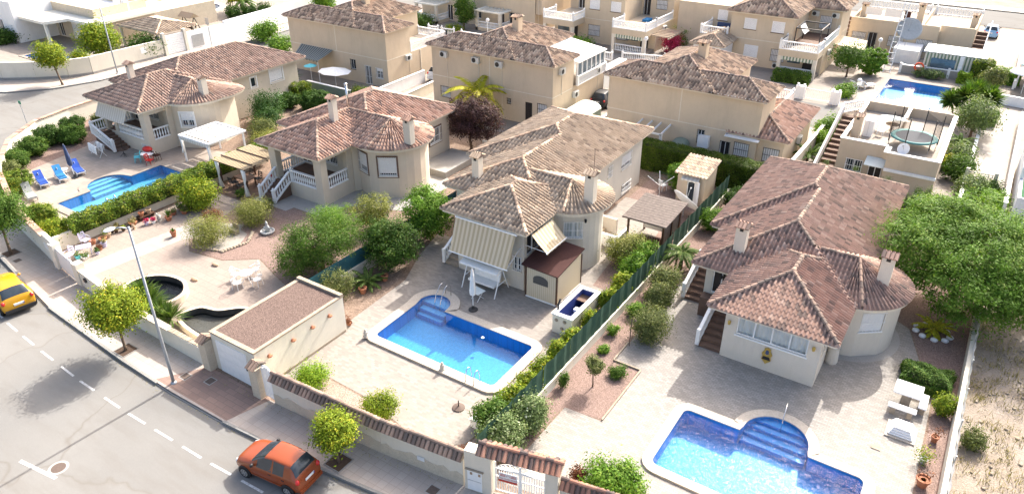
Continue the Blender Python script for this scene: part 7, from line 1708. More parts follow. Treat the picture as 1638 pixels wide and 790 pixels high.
t = local_thing('garden_fountain', 'grey stone fountain with three figures in a round basin', 'fountain', (-37.9, 27.7, 0)); mb = MB(); mb.lathe((0, 0, 0), [(.40, 0), (.48, .12), (.48, .18), (.4, .18), (.36, .1), (.05, .1)], 18); mb.build('basin', 'grey_stone', t); mb = MB(); mb.lathe((0, 0, .1), [(.16, 0), (.11, .2), (.16, .36), (.07, .5), (.1, .62), (.03, .78)], 10)
for a in (0, 2.1, 4.2): mb.sph((.15*math.cos(a), .15*math.sin(a), .42), .09, 7, 5)
mb.build('figures', 'grey_stone', t, True)
t = local_thing('garden_table', 'ornate white metal table on the pink patio', 'table', (-34.0, 22.8, 0)); mb = MB(); mb.lathe((0, 0, .68), [(.4, 0), (.4, .025)], 18); mb.build('top', 'white_metal', t); mb = MB()
for k in range(3): a = k*2.094; mb.tube([(.05*math.cos(a), .05*math.sin(a), .68), (.12*math.cos(a), .12*math.sin(a), .35), (.32*math.cos(a), .32*math.sin(a), 0)], .02, 5)
mb.build('pedestal', 'white_metal', t)
for (x, y, r) in ((-34.75, 22.6, 100), (-34.2, 23.6, 0), (-33.2, 22.9, -80), (-33.9, 22.0, 190)): chair('ornate white metal chair set round the patio table', (x, y, 0), R(r), 'white_metal', 'white metal chairs on the pink patio', True)
for i in range(34):
    a = i/34; p = Vector((-41.3, 24.5)).lerp(Vector((-40.1, 23.9)), a*4) if a < .25 else (Vector((-40.1, 23.9)).lerp(Vector((-38.3, 24.3)), (a-.25)*4) if a < .5 else (Vector((-38.3, 24.3)).lerp(Vector((-37.9, 26.0)), (a-.5)*4) if a < .75 else Vector((-37.9, 26.0)).lerp(Vector((-38.8, 27.2)), (a-.75)*4)))
    mb = MB(); s = random.uniform(.1, .16); mb.sph((p.x, p.y, .05), (s, s*random.uniform(.7, 1.1), s*.7), 7, 5); single('edging_stone', mb, 'stone_edge', 'rough pale stone edging the round sandy bed', 'stone', (p.x, p.y, 0), 'stones edging the round sandy bed')
for lb, x, y in (('flat reddish stone lying alone on the pink gravel', -37.3, 23.0), ('low mound of small stones on the patio by the pond', -36.9, 21.2)): mb = MB(); mb.sph((x, y, .06), (.28, .16, .1), 9, 6); single('garden_stone', mb, 'tan_pot', lb, 'stone', (x, y, 0))
t = local_thing('water_spout', 'coiled pale hose stone ring on the pond edge', 'ornament', (-31.9, 20.6, .0)); mb = MB(); mb.tube([(.25*math.cos(a*.4), .15*math.sin(a*.4), .05) for a in range(17)], .06, 6); mb.build('ring', 'stone_edge', t, True)
mb = MB(); p = [(.0, 0, 0), (0, 0, .3)]; t = local_thing('rustic_chair', 'small weathered wooden seat at the round sandy bed', 'seat', (-39.7, 26.4, 0)); mb.box(-.3, -.2, .3, .3, .2, .35); mb.build('seat', 'bark_pale', t); mb = MB(); mb.box(-.3, .16, .35, .3, .2, .7); mb.build('backrest', 'bark_pale', t)
for s in (-1, 1): mb = MB(); mb.box(s*.28-.03, -.18, 0, s*.28+.03, .18, .3); mb.build('leg', 'bark_pale', t)
# C: swing seat
t = thing('swing_seat', 'white canopied garden swing seat in front of the striped awning', 'swing seat', (-21.7, 30.1, 0))
for x in (-22.85, -20.5):
    mb = MB(); mb.bar((x, 29.45, 0), (x+.02, 30.2, 1.75), .05); mb.bar((x, 30.95, 0), (x+.02, 30.2, 1.75), .05); mb.bar((x, 29.75, .7), (x, 30.65, .7), .04); mb.build('frame', 'white_metal', t)
mb = MB(); n = 8
for i in range(n+1):
    y = 29.5+1.35*i/n; z = 1.72+.12*math.sin(math.pi*i/n); mb.v += [(-23.0, y, z), (-20.35, y, z), (-20.35, y, z-.12), (-23.0, y, z-.12)]
for i in range(n): b = 4*i; mb.f += [(b, b+1, b+5, b+4), (b+3, b+7, b+6, b+2), (b+1, b+2, b+6, b+5), (b, b+4, b+7, b+3)]
mb.f += [(0, 3, 2, 1), (4*n, 4*n+1, 4*n+2, 4*n+3)]; mb.build('canopy', 'white_cloth', t, False)
mb = MB(); mb.box(-22.6, 29.75, .45, -20.75, 30.35, .58); mb.build('seat', 'white_cloth', t); mb = MB(); mb.add([(-22.6, 30.35, .55), (-20.75, 30.35, .55), (-20.75, 30.55, 1.15), (-22.6, 30.55, 1.15), (-22.6, 30.43, .5), (-20.75, 30.43, .5), (-20.75, 30.63, 1.12), (-22.6, 30.63, 1.12)], [(0, 1, 2, 3), (7, 6, 5, 4), (3, 2, 6, 7), (0, 3, 7, 4), (1, 5, 6, 2), (0, 4, 5, 1)]); mb.build('backrest', 'white_cloth', t)
t = local_thing('garden_table', 'small pale folding table in front of the swing seat', 'table', (-21.35, 28.95, 0), R(-10)); mb = MB(); mb.box(-.38, -.3, .55, .38, .3, .58); mb.build('top', 'tarp_white', t); mb = MB()
for s in (-.25, .25): mb.bar((s, -.26, 0), (s, .26, .55), .025); mb.bar((s, .26, 0), (s, -.26, .55), .025)
mb.build('crossed_legs', 'white_metal', t)
# C: fabric gazebo
t = thing('garden_tent', 'striped fabric side room with brown felt roof against the villa', 'garden tent', (-18.1, 32.1, 0)); gx0, gx1, gy0, gy1 = -19.15, -17.1, 30.75, 33.6
for x, y in ((gx0, gy0), (gx1, gy0), (gx1, gy1)): mb = MB(); mb.bar((x, y, 0), (x, y, 2.1), .09); mb.build('post', 'dark_wood', t)
mb = MB(); mb.add([(gx0-.25, gy0-.15, 2.12), (gx1+.12, gy0-.15, 2.02), (gx1+.12, gy1+.15, 2.38), (gx0-.25, gy1+.15, 2.5), (gx0-.25, gy0-.15, 2.19), (gx1+.12, gy0-.15, 2.09), (gx1+.12, gy1+.15, 2.45), (gx0-.25, gy1+.15, 2.57)], [(3, 2, 1, 0), (4, 5, 6, 7), (0, 1, 5, 4), (1, 2, 6, 5), (2, 3, 7, 6), (3, 0, 4, 7)]); mb.build('felt_roof', 'felt', t)
cloth(t, 'front_panel', (gx0+.06, gy0-.01, 2.05), (gx1-.06, gy0-.01, 2.0), (gx1-.06, gy0-.03, .12), (gx0+.06, gy0-.03, .12), 'tent_cloth', 16, 4, 0); cloth(t, 'side_panel', (gx1+.01, gy0+.06, 2.0), (gx1+.01, gy1-.06, 2.25), (gx1+.03, gy1-.06, .12), (gx1+.03, gy0+.06, .12), 'tent_cloth', 20, 4, 0)
mb = MB(); mb.box(gx0, gy0-.06, .03, gx1, gy0-.0, .12); mb.box(gx1, gy0, .03, gx1+.06, gy1, .12); mb.build('hem_bar', 'white_metal', t)
w_ = [(-.5, 0), (.5, 0), (.5, .3)]+[(.5*math.cos(R(a)), .3+.28*math.sin(R(a))) for a in range(15, 180, 15)]+[(-.5, .3)]; mb = MB(); mb.add([(gx0+1.0+x, gy0-.045, 1.12+z) for x, z in w_], [tuple(range(len(w_)))]); mb.build('mesh_window', 'window_mesh', t)
# C: tiled plunge block
t = thing('plunge_tub', 'cream block with blue tiled sunken basin beside the green mesh', 'plunge tub', (-15.5, 30.3, 0)); x0, x1, y0, y1, h = -16.1, -14.9, 28.6, 31.8, 1.15
mb = MB(); w = .2; mb.box(x0, y0, 0, x1, y0+w, h); mb.box(x0, y1-w, 0, x1, y1, h); mb.box(x0, y0+w, 0, x0+w, y1-w, h); mb.box(x1-w, y0+w, 0, x1, y1-w, h); mb.build('wall', 'cream_bright', t)
mb = MB(); e = .05; mb.box(x0-e, y0-e, h+.003, x1+e, y0+w, h+.07); mb.box(x0-e, y1-w, h+.003, x1+e, y1+e, h+.07); mb.box(x0-e, y0+w, h+.003, x0+w, y1-w, h+.07); mb.box(x1-w, y0+w, h+.003, x1+e, y1-w, h+.07); mb.build('coping', 'white_wall', t)
mb = MB(); i_ = (x0+w+.004, y0+w+.004, x1-w-.004, y1-w-.004); mb.add([(i_[0], i_[1], .2), (i_[2], i_[1], .2), (i_[2], i_[3], .2), (i_[0], i_[3], .2), (i_[0], i_[1], h), (i_[2], i_[1], h), (i_[2], i_[3], h), (i_[0], i_[3], h)], [(0, 1, 2, 3), (1, 0, 4, 5), (2, 1, 5, 6), (3, 2, 6, 7), (0, 3, 7, 4)]); mb.build('blue_tiles', 'navy_tile', t)
mb = MB(); mb.box(i_[0], 30.9, .8, i_[2], 31.59, .86); mb.build('brick_hearth', 'brown_step', t); mb = MB(); mb.box(-15.55, 29.9, .75, i_[2], 30.2, .9); mb.build('white_shelf', 'white_wall', t)
mb = MB(); mb.tube([(x0+.08, y0+.45, 1.2), (x0+.05, y0+.5, 1.5), (x0+.12, y0+.62, 1.8)], .06, 7); mb.build('hose', 'black_plastic', t, True)
for (xx, zz) in ((-15.85, .85), (-15.35, .88), (-15.5, .4)): mb = MB(); mb.tube([(xx, y0-.012, zz), (xx, y0-.03, zz)], .11, 8); mb.tube([(xx, y0-.03, zz), (xx, y0-.05, zz)], .06, 8); mb.build('rosette', 'stone_edge', t)
t = local_thing('parasol_base', 'dark round parasol base standing empty on the paving', 'parasol base', (-16.7, 20.9, 0)); mb = MB(); mb.lathe((0, 0, 0), [(.3, 0), (.3, .05), (.12, .1), (.05, .12)], 16); mb.build('foot', 'cover_iron', t); mb = MB(); mb.tube([(0, 0, .1), (0, 0, .45)], .03, 8); mb.build('sleeve', 'black_plastic', t)
t = thing('storage_box', 'white rendered pump box with stepped lid beside the shrubs', 'storage box', (-14.95, 20.7, 0)); mb = MB(); mb.box(-15.5, 20.2, 0, -14.4, 21.3, .38); mb.build('body', 'white_wall', t); mb = MB(); mb.box(-15.54, 20.16, .38, -14.36, 21.34, .46); mb.build('lid', 'white_paint', t); mb = MB(); mb.box(-15.4, 20.75, .46, -14.5, 21.25, .62); mb.build('hatch', 'white_paint', t)
def rails(label, pts, r=.022): t = thing('pool_handrail', label, 'handrail', pts[0][0]); [MB().tube(p, r, 8).build('rail', 'steel', t, True) for p in pts]; return t
hp = lambda x: [(x, 22.45, .1), (x, 22.5, .55), (x, 22.6, .8), (x, 22.75, .86), (x, 22.9, .75), (x, 22.98, .3), (x, 23.0, -.2)]
rails('pair of chrome grab rails on the front pool edge', [hp(-17.45), hp(-16.95)])
lp = lambda x: [(x, 28.25, .1), (x, 28.25, .75), (x, 28.1, .95), (x, 27.8, .95), (x, 27.4, .5), (x, 27.2, .0), (x, 27.1, -.3)]
rails('chrome pool ladder on the rounded corner steps', [lp(-23.15), lp(-22.75)])
rails('single chrome handrail over the arched pool steps', [[(-3.6, 28.75, .1), (-3.6, 28.75, .85), (-3.58, 28.65, .95), (-3.52, 27.9, .55), (-3.5, 27.75, -.1)]])
rails('small chrome grab rails at the hedge side of the pale pool', [[(-50.75, 24.2, .05), (-50.8, 24.2, .5), (-51.0, 24.2, .55), (-51.05, 24.2, -.1)], [(-50.75, 24.8, .05), (-50.8, 24.8, .5), (-51.0, 24.8, .55), (-51.05, 24.8, -.1)]])
mb = MB(); mb.lathe((-18.9, 26.0, .0), [(.02, 0), (.09, .01), (.09, .06), (.02, .07)], 10); single('pool_float', mb, 'plate_white', 'small white float drifting on the pool with corner steps', 'pool float', (-18.9, 26.0, 0))
pot('round terracotta pot in the bed corner near the cycad', (-27.35, 25.75, 0), .24, .38); pot('tall terracotta pot under the dark tree', (-27.2, 27.5, 0), .22, .42); pot('little terracotta pot with red flowers by the garage corner', (-25.75, 22.95, 0), .15, .22, 'terracotta_pot', 'leaf_red', 5); pot('tan pot with red green plant under the mesh fence', (-15.4, 36.2, 0), .25, .35, 'tan_pot', 'leaf_red', 8, .3, .35)
t = local_thing('rubber_bucket', 'black rubber bucket behind the tile capped wall', 'bucket', (-21.9, 17.6, 0)); mb = MB(); mb.lathe((0, 0, 0), [(.17, 0), (.22, .3), (.2, .3), (.15, .05)], 14); mb.build('bucket', 'black_plastic', t)
# C back yard
t = thing('garden_shed', 'small rendered shed with buff barrel tile roof and open white door', 'shed', (-15.8, 49, 0)); shell(t, rect(-16.8, 47.7, -14.75, 50.1), -.02, 2.25, 'tan', {0: [(.75, 1.35, .05, 1.85, dict(style='open', frame='white_paint', muls=0, sill=None))]})
mb = MB(); mb.add([(-17.0, 47.5, 2.2), (-14.55, 47.5, 2.2), (-14.55, 50.3, 2.62), (-17.0, 50.3, 2.62), (-17.0, 47.5, 2.26), (-14.55, 47.5, 2.26), (-14.55, 50.3, 2.68), (-17.0, 50.3, 2.68)], [(3, 2, 1, 0), (4, 5, 6, 7), (0, 1, 5, 4), (1, 2, 6, 5), (2, 3, 7, 6), (3, 0, 4, 7)]); rf = mb.build('roof', 'stone_edge', t)
tv, tf = tile_shape(.24, .4, .06, .15); tme = bpy.data.meshes.new('roof_tile'); tme.from_pydata(tv.tolist(), [], tf.tolist()); tme.materials.append(MATS['tile_buff_one'])
for i in range(10):
    for j in range(7): inst('roof_tile', tme, None, rf, (-16.98+i*.24, 47.5+j*.4, 2.265+j*.06), (0, 0, random.uniform(-.02, .02)))
mb = MB(); mb.bar((-15.42, 47.68, 1.0), (-14.95, 47.15, 1.0), .04, 1.85); mb.build('door_leaf', 'white_paint', t); cloth(t, 'awning', (-16.4, 47.65, 2.15), (-15.1, 47.65, 2.15), (-15.1, 47.25, 1.95), (-16.4, 47.25, 1.95), 'awning_pale', 10, 2, 0, .12)
t = thing('garden_pergola', 'dark timber shelter with brown shingle roof and slatted sides', 'pergola', (-15.6, 40.8, 0))
for x, y in ((-16.8, 39.4), (-14.4, 39.4), (-16.8, 42.2), (-14.4, 42.2), (-14.4, 40.8)): mb = MB(); mb.bar((x, y, 0), (x, y, 2.15), .12); mb.build('post', 'dark_wood', t)
mb = MB(); mb.add([(-17.1, 39.0, 2.2), (-14.1, 39.0, 2.2), (-14.1, 42.6, 2.42), (-17.1, 42.6, 2.42), (-17.1, 39.0, 2.28), (-14.1, 39.0, 2.28), (-14.1, 42.6, 2.5), (-17.1, 42.6, 2.5)], [(3, 2, 1, 0), (4, 5, 6, 7), (0, 1, 5, 4), (1, 2, 6, 5), (2, 3, 7, 6), (3, 0, 4, 7)]); rf = mb.build('shingle_roof', 'slate', t)
for j in range(12):
    for i in range(10):
        mb = MB(); x = -17.08+i*.3+(.15 if j % 2 else 0); y = 39.02+j*.3; z = 2.285+(y-39.02)*.061; x1 = min(x+.285, -14.1)
        if x1-x > .05: mb.add([(x, y, z+.012), (x1, y, z+.012), (x1, y+.3, z+.02), (x, y+.3, z+.02), (x, y, z-.003), (x1, y, z-.003)], [(0, 1, 2, 3), (4, 5, 1, 0)]); mb.build('shingle', 'slate', rf)
for i in range(9): mb = MB(); x = -15.9+i*.17; mb.box(x, 39.36, .05, x+.09, 39.42, 1.15); mb.build('slat', 'dark_wood', t)
mb = MB(); mb.box(-14.43, 39.5, .2, -14.41, 42.1, 1.9); mb.build('reed_screen', 'slate', t); mb = MB(); mb.box(-16.7, 41.9, .3, -15.0, 41.95, 1.9); mb.build('white_curtain', 'curtain', t)
def dish(label, loc, r, nrm, mat='white_paint', cat='satellite dish', mast=1.0, parent=None):
    rot = Vector(nrm).to_track_quat('Z', 'X').to_euler(); t = local_thing('satellite_dish', label, cat, loc); mb = MB(); n = 20; m = 5; vs = []
    for i in range(m+1):
        for k in range(n): a = 2*math.pi*k/n; q = r*i/m; vs.append((q*math.cos(a), q*math.sin(a), .22*r*(i/m)**2))
    mb.add(vs, [(i*n+k, i*n+(k+1) % n, (i+1)*n+(k+1) % n, (i+1)*n+k) for i in range(m) for k in range(n)]); o = mb.build('reflector', mat, t, True); o.rotation_euler = rot; o.location = (0, 0, mast)
    sm = o.modifiers.new('t', 'SOLIDIFY'); sm.thickness = .025
    mb = MB(); mb.tube([(0, 0, 0), (0, 0, mast)], .04, 7); mb.build('mast', 'galv', t); mb = MB(); mb.tube([(0, 0, r*.1), (r*.45, 0, r*.85)], .018, 5); mb.sph((r*.45, 0, r*.9), .07, 7, 5); a = mb.build('feed_arm', 'galv', t); a.rotation_euler = rot; a.location = (0, 0, mast); return t
dish('large white satellite dish tilted beside the shed', (-15.3, 45.4, 0), 1.15, (.34, .60, .62))
dish('very large pale mesh dish by the tall lattice mast', (-8.9, 96.6, 1.6), 1.35, (.2, -.75, .55), 'grey_stone', mast=2.0)
dish('small grey dish on the trampoline terrace parapet', (-3.6, 57.2, 2.75), .42, (-.2, -.9, .4), 'plate_white', mast=.9)
t = local_thing('rotary_dryer', 'half folded rotary clothes dryer with green lines', 'clothes dryer', (-17.9, 47.2, 0)); mb = MB(); mb.tube([(0, 0, 0), (0, 0, 1.3)], .025, 6); mb.build('post', 'white_metal', t)
for k in range(4): a = k*math.pi/2+.5; mb = MB(); mb.bar((0, 0, 1.0), (.95*math.cos(a), .95*math.sin(a), 1.75), .04); mb.build('arm', 'white_metal', t)
mb = MB()
for f in (.5, .75, .97):
    for k in range(4):
        a, b = k*math.pi/2+.5, (k+1)*math.pi/2+.5; mb.tube([(.95*f*math.cos(a), .95*f*math.sin(a), 1+.75*f), (.95*f*math.cos(b), .95*f*math.sin(b), 1+.75*f)], .01, 4)
o = mb.build('line', 'mesh_green', t); o['kind'] = 'stuff'
chair('white plastic chair beside the clipped green bush', (-18.2, 48.6, 0), R(150))
# D furniture
t = thing('picnic_table', 'white stone picnic table near the planted wall', 'table', (.95, 33.0, 0)); mb = MB(); mb.box(.35, 32.45, .7, 1.55, 33.5, .78); mb.build('top', 'white_wall', t)
for y in (32.75, 33.2): mb = MB(); mb.box(.75, y-.1, 0, 1.15, y+.1, .7); mb.build('leg', 'stone_edge', t)
for lb, a in (('white stone bench in front of the picnic table', (.3, 31.65, 1.5, 32.0)), ('white stone bench beside the gravel bed', (1.5, 32.25, 1.85, 33.4))):
    t = thing('stone_bench', lb, 'bench', ((a[0]+a[2])/2, (a[1]+a[3])/2, 0)); mb = MB(); mb.box(a[0], a[1], .4, a[2], a[3], .47); mb.build('seat', 'white_wall', t)
    for u in (.2, .8):
        mb = MB(); cx, cy = (a[0]+(a[2]-a[0])*u, (a[1]+a[3])/2) if a[2]-a[0] > .6 else ((a[0]+a[2])/2, a[1]+(a[3]-a[1])*u); mb.cbox(cx, cy, 0, .22, .22, .4); mb.build('leg', 'stone_edge', t)
t = thing('covered_loungers', 'stack of loungers under white covers on a stone slab', 'covered furniture', (1.1, 30.6, 0)); mb = MB(); mb.box(.5, 30.0, .0, 1.75, 31.2, .07); mb.build('slab', 'coping', t)
for i in range(4): mb = MB(); k = .05*i; mb.box(.6+k, 30.12+k, .07+.1*i, 1.65-k, 31.1-k, .16+.1*i); o = mb.build('cover', 'white_plastic', t); b_ = o.modifiers.new('b', 'BEVEL'); b_.width = .04; b_.segments = 2
pot('terracotta pot with a wiry dry plant against the wall', (2.45, 30.8, 0), .17, .32, 'terracotta_pot', 'leaf_red', 31, .32, .6, False, None, 5); pot('grey pot with yellow green shrub in the gravel strip', (2.2, 29.15, 0), .18, .25, 'grey_stone', 'leaf_yellowgreen', 32, .34, .5, n=20); pot('large terracotta pot with leafless plant in the gravel strip', (2.35, 27.7, 0), .28, .42, 'terracotta_pot', 'leaf_red', 33, .4, .6, False, None, 5)
mb = MB(); mb.box(.15, 28.85, .004, .55, 29.1, .03); single('drain_slab', mb, 'stone_edge', 'small tan slab set in the bright paving', 'slab', (.35, 29, 0))
t = thing('garden_shower', 'thin brown outdoor shower pipe on a paved square', 'shower', (-12.0, 29.7, 0)); mb = MB(); mb.tube([(-12.0, 29.7, 0), (-12.0, 29.7, 1.75), (-11.9, 29.65, 1.9), (-11.75, 29.6, 1.85)], .025, 6); mb.build('pipe', 'cover_iron', t); mb = MB(); mb.lathe((-11.75, 29.6, 1.78), [(.07, 0), (.03, .06)], 8); mb.build('shower_head', 'cover_iron', t)
mb = MB()
t = thing('bed_kerb', 'thin stone edging around the pink gravel bed', 'edging', (-11.4, 28.15, 0))
for a, b in (((-12.15, 28.15), (-10.65, 28.15)), ((-10.62, 23.85), (-10.62, 28.1)), ((-12.15, 28.2), (-12.15, 29.9))): mb = MB(); mb.bar((*a, .03), (*b, .03), .08, .1); mb.build('edging', 'stone_edge', t)
# town yards
t = thing('yard_pergola', 'white slatted frame roof over a yard behind the hedge', 'pergola', (-22, 55.3, 0))
for x, y in ((-23.2, 53.8), (-20.8, 53.8)): mb = MB(); mb.bar((x, y, 0), (x, y, 2.25), .2); mb.build('post', 'white_paint', t)
mb = MB(); [mb.bar((x, 53.7, 2.3), (x, 55.63, 2.5), .1, .14) for x in (-23.25, -22.4, -21.6, -20.75)]; mb.bar((-23.35, 53.75, 2.22), (-20.65, 53.75, 2.22), .1, .14); mb.build('rafters', 'white_paint', t)
def tunnel(label, x0, y0, x1, y1, h, mat, name='covered_store', wall=True):
    t = thing(name, label, 'tarpaulin shelter', ((x0+x1)/2, (y0+y1)/2, 0)); mb = MB(); n = 8
    for i in range(n+1): a = math.pi*i/n; mb.v += [((x0+x1)/2-(x1-x0)/2*math.cos(a), y0, h*.72+h*.28*math.sin(a)), ((x0+x1)/2-(x1-x0)/2*math.cos(a), y1, h*.72+h*.28*math.sin(a))]
    mb.f = [(2*i, 2*i+2, 2*i+3, 2*i+1) for i in range(n)]+[tuple(2*i for i in range(n, -1, -1)), tuple(2*i+1 for i in range(n+1))]; mb.build('roof', mat, t, False); mb = MB(); mb.box(x0+.02, y0+.02, 0, x1-.02, y1-.02, h*.73); mb.build('side', 'tarp_green', t)
tunnel('low shelter with grey green rounded cover behind the hedge', -20.3, 53.2, -18.9, 55.5, 1.7, 'tarp_green'); tunnel('shelter with domed pale cover beside the glazed terrace house', -31.2, 55.5, -28.8, 59.0, 1.95, 'tarp_white')
t = local_thing('open_parasol', 'wide cream parasol open in the yard beside the dark awning', 'parasol', (-56.2, 52.6, 0)); mb = MB(); mb.tube([(0, 0, 0), (0, 0, 2.3)], .03, 6); mb.build('pole', 'white_metal', t); mb = MB(); n = 8; mb.add([(0, 0, 2.45)]+[(1.9*math.cos(2*math.pi*k/n), 1.5*math.sin(2*math.pi*k/n), 2.0) for k in range(n)], [(0, k+1, (k+1) % n+1) for k in range(n)]+[((k+1) % n+1, k+1, 0) for k in range(0)]); mb.build('canopy', 'white_cloth', t)
t = local_thing('open_parasol', 'small pale blue parasol half hidden under the dark awning', 'parasol', (-60.2, 53.0, 0)); mb = MB(); mb.tube([(0, 0, 0), (0, 0, 2.0)], .03, 6); mb.build('pole', 'white_metal', t); mb = MB(); mb.add([(0, 0, 2.1)]+[(.7*math.cos(2*math.pi*k/8), .7*math.sin(2*math.pi*k/8), 1.85) for k in range(8)], [(0, k+1, (k+1) % 8+1) for k in range(8)]); mb.build('canopy', 'aqua', t)
for lb, a, b, z, m in (('grey rendered yard wall behind the cream parasol', (-58.2, 50.6), (-52.2, 50.6), 1.2, 'tarp_green'), ('white lattice block wall beside the car passage', (-50.3, 52.8), (-50.5, 60), 1.2, 'white_wall'), ('low tan wall on the far edge of the car passage', (-47.3, 52.6), (-47.9, 62), 1.0, 'cream_bright'), ('low tan yard wall beside the plum tree', (-34.0, 47.5), (-30.0, 47.2), .9, 'cream_d'), ('white topped wall dividing the yards beside the pale tarpaulin', (-28.4, 53.5), (-27.6, 62), 1.1, 'white_wall'), ('tall side wall with white coping beside the orange tiled wing', (-10.8, 55.8), (-10.6, 67), 1.5, 'trim_cream'), ('white wall along the long garden path', (3.5, 57.5), (3.7, 80), 1.1, 'white_wall'), ('low white wall before the white parasol terrace', (.9, 85.6), (8, 84.6), .9, 'white_wall'), ('low tan wall on the near side of the garden path', (.75, 57.5), (.75, 74), .7, 'trim_cream')):
    mb = MB(); mb.bar((*a, z/2), (*b, z/2), .18, z); t = thing('garden_wall', lb, 'wall', ((a[0]+b[0])/2, (a[1]+b[1])/2, 0)); mb.build('wall', m, t); mb = MB(); mb.bar((*a, z+.03), (*b, z+.03), .26, .06); mb.build('coping', 'white_paint', t)
for i, (lb, x, y) in enumerate((('white gate pier at the corner of the bushy porch garden', -15.3, 76.4), ('white gate pier beside the communal pool path', -11.9, 76.3))):
    t = thing('gate_pier', lb, 'gate pier', (x, y, 0)); mb = MB(); mb.cbox(x, y, 0, .9, .5, 1.3); mb.build('pier', 'white_wall', t); mb = MB(); mb.cbox(x-.3, y, 1.3, .2, .2, .2); mb.cbox(x+.3, y, 1.3, .2, .2, .2); mb.build('caps', 'white_wall', t)
t = thing('lane_gate', 'dark barred gate between the two white piers', 'gate', (-13.6, 76.4, 0)); mb = MB(); mb.bar((-14.8, 76.4, .15), (-12.4, 76.35, .15), .05); mb.bar((-14.8, 76.4, 1.1), (-12.4, 76.35, 1.1), .05); mb.build('rail', 'grey_metal', t)
for i in range(13): mb = MB(); x = -14.8+i*.2; mb.bar((x, 76.4, .1), (x, 76.4, 1.15), .025); mb.build('bar', 'grey_metal', t)
for i, (x0, x1) in enumerate(((-63.4, -62.0), (-61.2, -59.4), (-58.0, -53.0))):
    t = thing('front_fence', ('short white balustrade with pointed piers beside the leafy porch', 'white balustrade with pointed piers before the tall green tree', 'long white balustrade before the slatted porch roof')[i], 'fence', ((x0+x1)/2, 77, 0)); balustrade(t, (x0, 76.8, .1), (x1, 77.0, .1), .9, single_=False, ph=.25); mb = MB(); mb.box(x0, 76.75, 0, x1, 77.05, .12); mb.build('plinth', 'white_wall', t)
t = thing('front_fence', 'white balustrade before the awninged porch with bright flowers', 'fence', (-40, 77.6, 0)); balustrade(t, (-42.0, 77.3, .2), (-37.0, 77.7, .2), .9, single_=False, ph=.25); mb = MB(); mb.bar((-42, 77.3, .1), (-37, 77.7, .1), .2, .2); mb.build('plinth', 'trim_cream', t)
t = thing('front_fence', 'white balustrade with stepped piers below the globe lamp', 'fence', (-33.5, 79.6, 0)); balustrade(t, (-36.0, 78.4, .2), (-31.4, 79.8, .2), .9, single_=False, ph=.25)
def globe(label, x, y, h): t = thing('globe_lamp', label, 'lamp', (x, y, 0)); mb = MB(); mb.tube([(x, y, 0), (x, y, h)], .035, 6); mb.build('post', 'white_metal', t); mb = MB(); mb.sph((x, y, h+.2), .24, 12, 8); mb.build('globe', 'plate_white', t, True)
globe('white globe lamp at the corner of the awninged porch', -34.0, 80.2, 2.4); globe('white globe lamp before the flat roofed house', -11.3, 94.3, 2.4); globe('white globe lamp at the bushy end of the pool path', -10.6, 80.2, 1.4); globe('white globe lamp over the slatted porch balustrade', -54.6, 77.8, 2.4)
t = thing('lattice_mast', 'tall grey lattice ladder mast beside the huge dish', 'mast', (-9.6, 90.7, 0)); mb = MB(); hh_ = 7.6; tp_ = Vector((-10.2, 98.8, 6.2)); a0_, b0_ = Vector((-9.85, 90.6, 0)), Vector((-9.15, 90.6, 0))
for p in (a0_, b0_): mb.bar(p, tp_+(p-a0_)*.7, .09)
mb.build('rail', 'galv', t)
for i in range(13): f = (i+.5)/13; mb = MB(); mb.bar(a0_.lerp(tp_, f), b0_.lerp(tp_+(b0_-a0_)*.7, f), .08); mb.build('rung', 'galv', t)
t = thing('life_ring', 'orange and white life ring on the pool fence', 'life ring', (-6.5, 91.5, .4)); mb = MB(); n = 20
mb.tube([(-6.5+.42*math.cos(2*math.pi*k/n), 91.4, .95+.42*math.sin(2*math.pi*k/n)) for k in range(n+1)], .09, 7, False); mb.build('ring', 'orange_ring', t, True)
t = thing('pool_fence', 'white capped lattice block fence along the communal pool', 'fence', (-5, 92, 0)); mb = MB(); mb.bar((-8.3, 91.6, .42), (-1.2, 92.2, .42), .16, .85); mb.build('block_wall', 'concrete', t); mb = MB(); mb.bar((-8.4, 91.6, .9), (-1.1, 92.2, .9), .24, .09); mb.build('coping', 'white_paint', t)
for i in range(4): mb = MB(); x = -8.3+i*2.36; mb.cbox(x, 91.6+i*.2, 0, .25, .25, 1.1); mb.build('pier', 'white_paint', t)
for i in range(2): lounger('white plastic lounger at the edge of the communal pool', (-11.2+i*.9, 83.0+i*.5, 0), R(60), 'white_plastic', 'white loungers by the communal pool')
t = thing('shade_sail', 'cream shade sail stretched over a yard corner', 'shade sail', (-14.3, 92, 0)); cloth(t, 'cloth', (-16.6, 93.6, 2.8), (-12.6, 94.0, 2.4), (-12.3, 90.6, 2.1), (-16.4, 90.4, 2.5), 'sail', 10, 8, .3)
for x, y, z in ((-12.4, 90.6, 2.15), (-12.6, 94, 2.4), (-16.4, 90.4, 2.5)): mb = MB(); mb.tube([(x, y, 0), (x, y, z)], .04, 6); mb.build('post', 'galv', t)
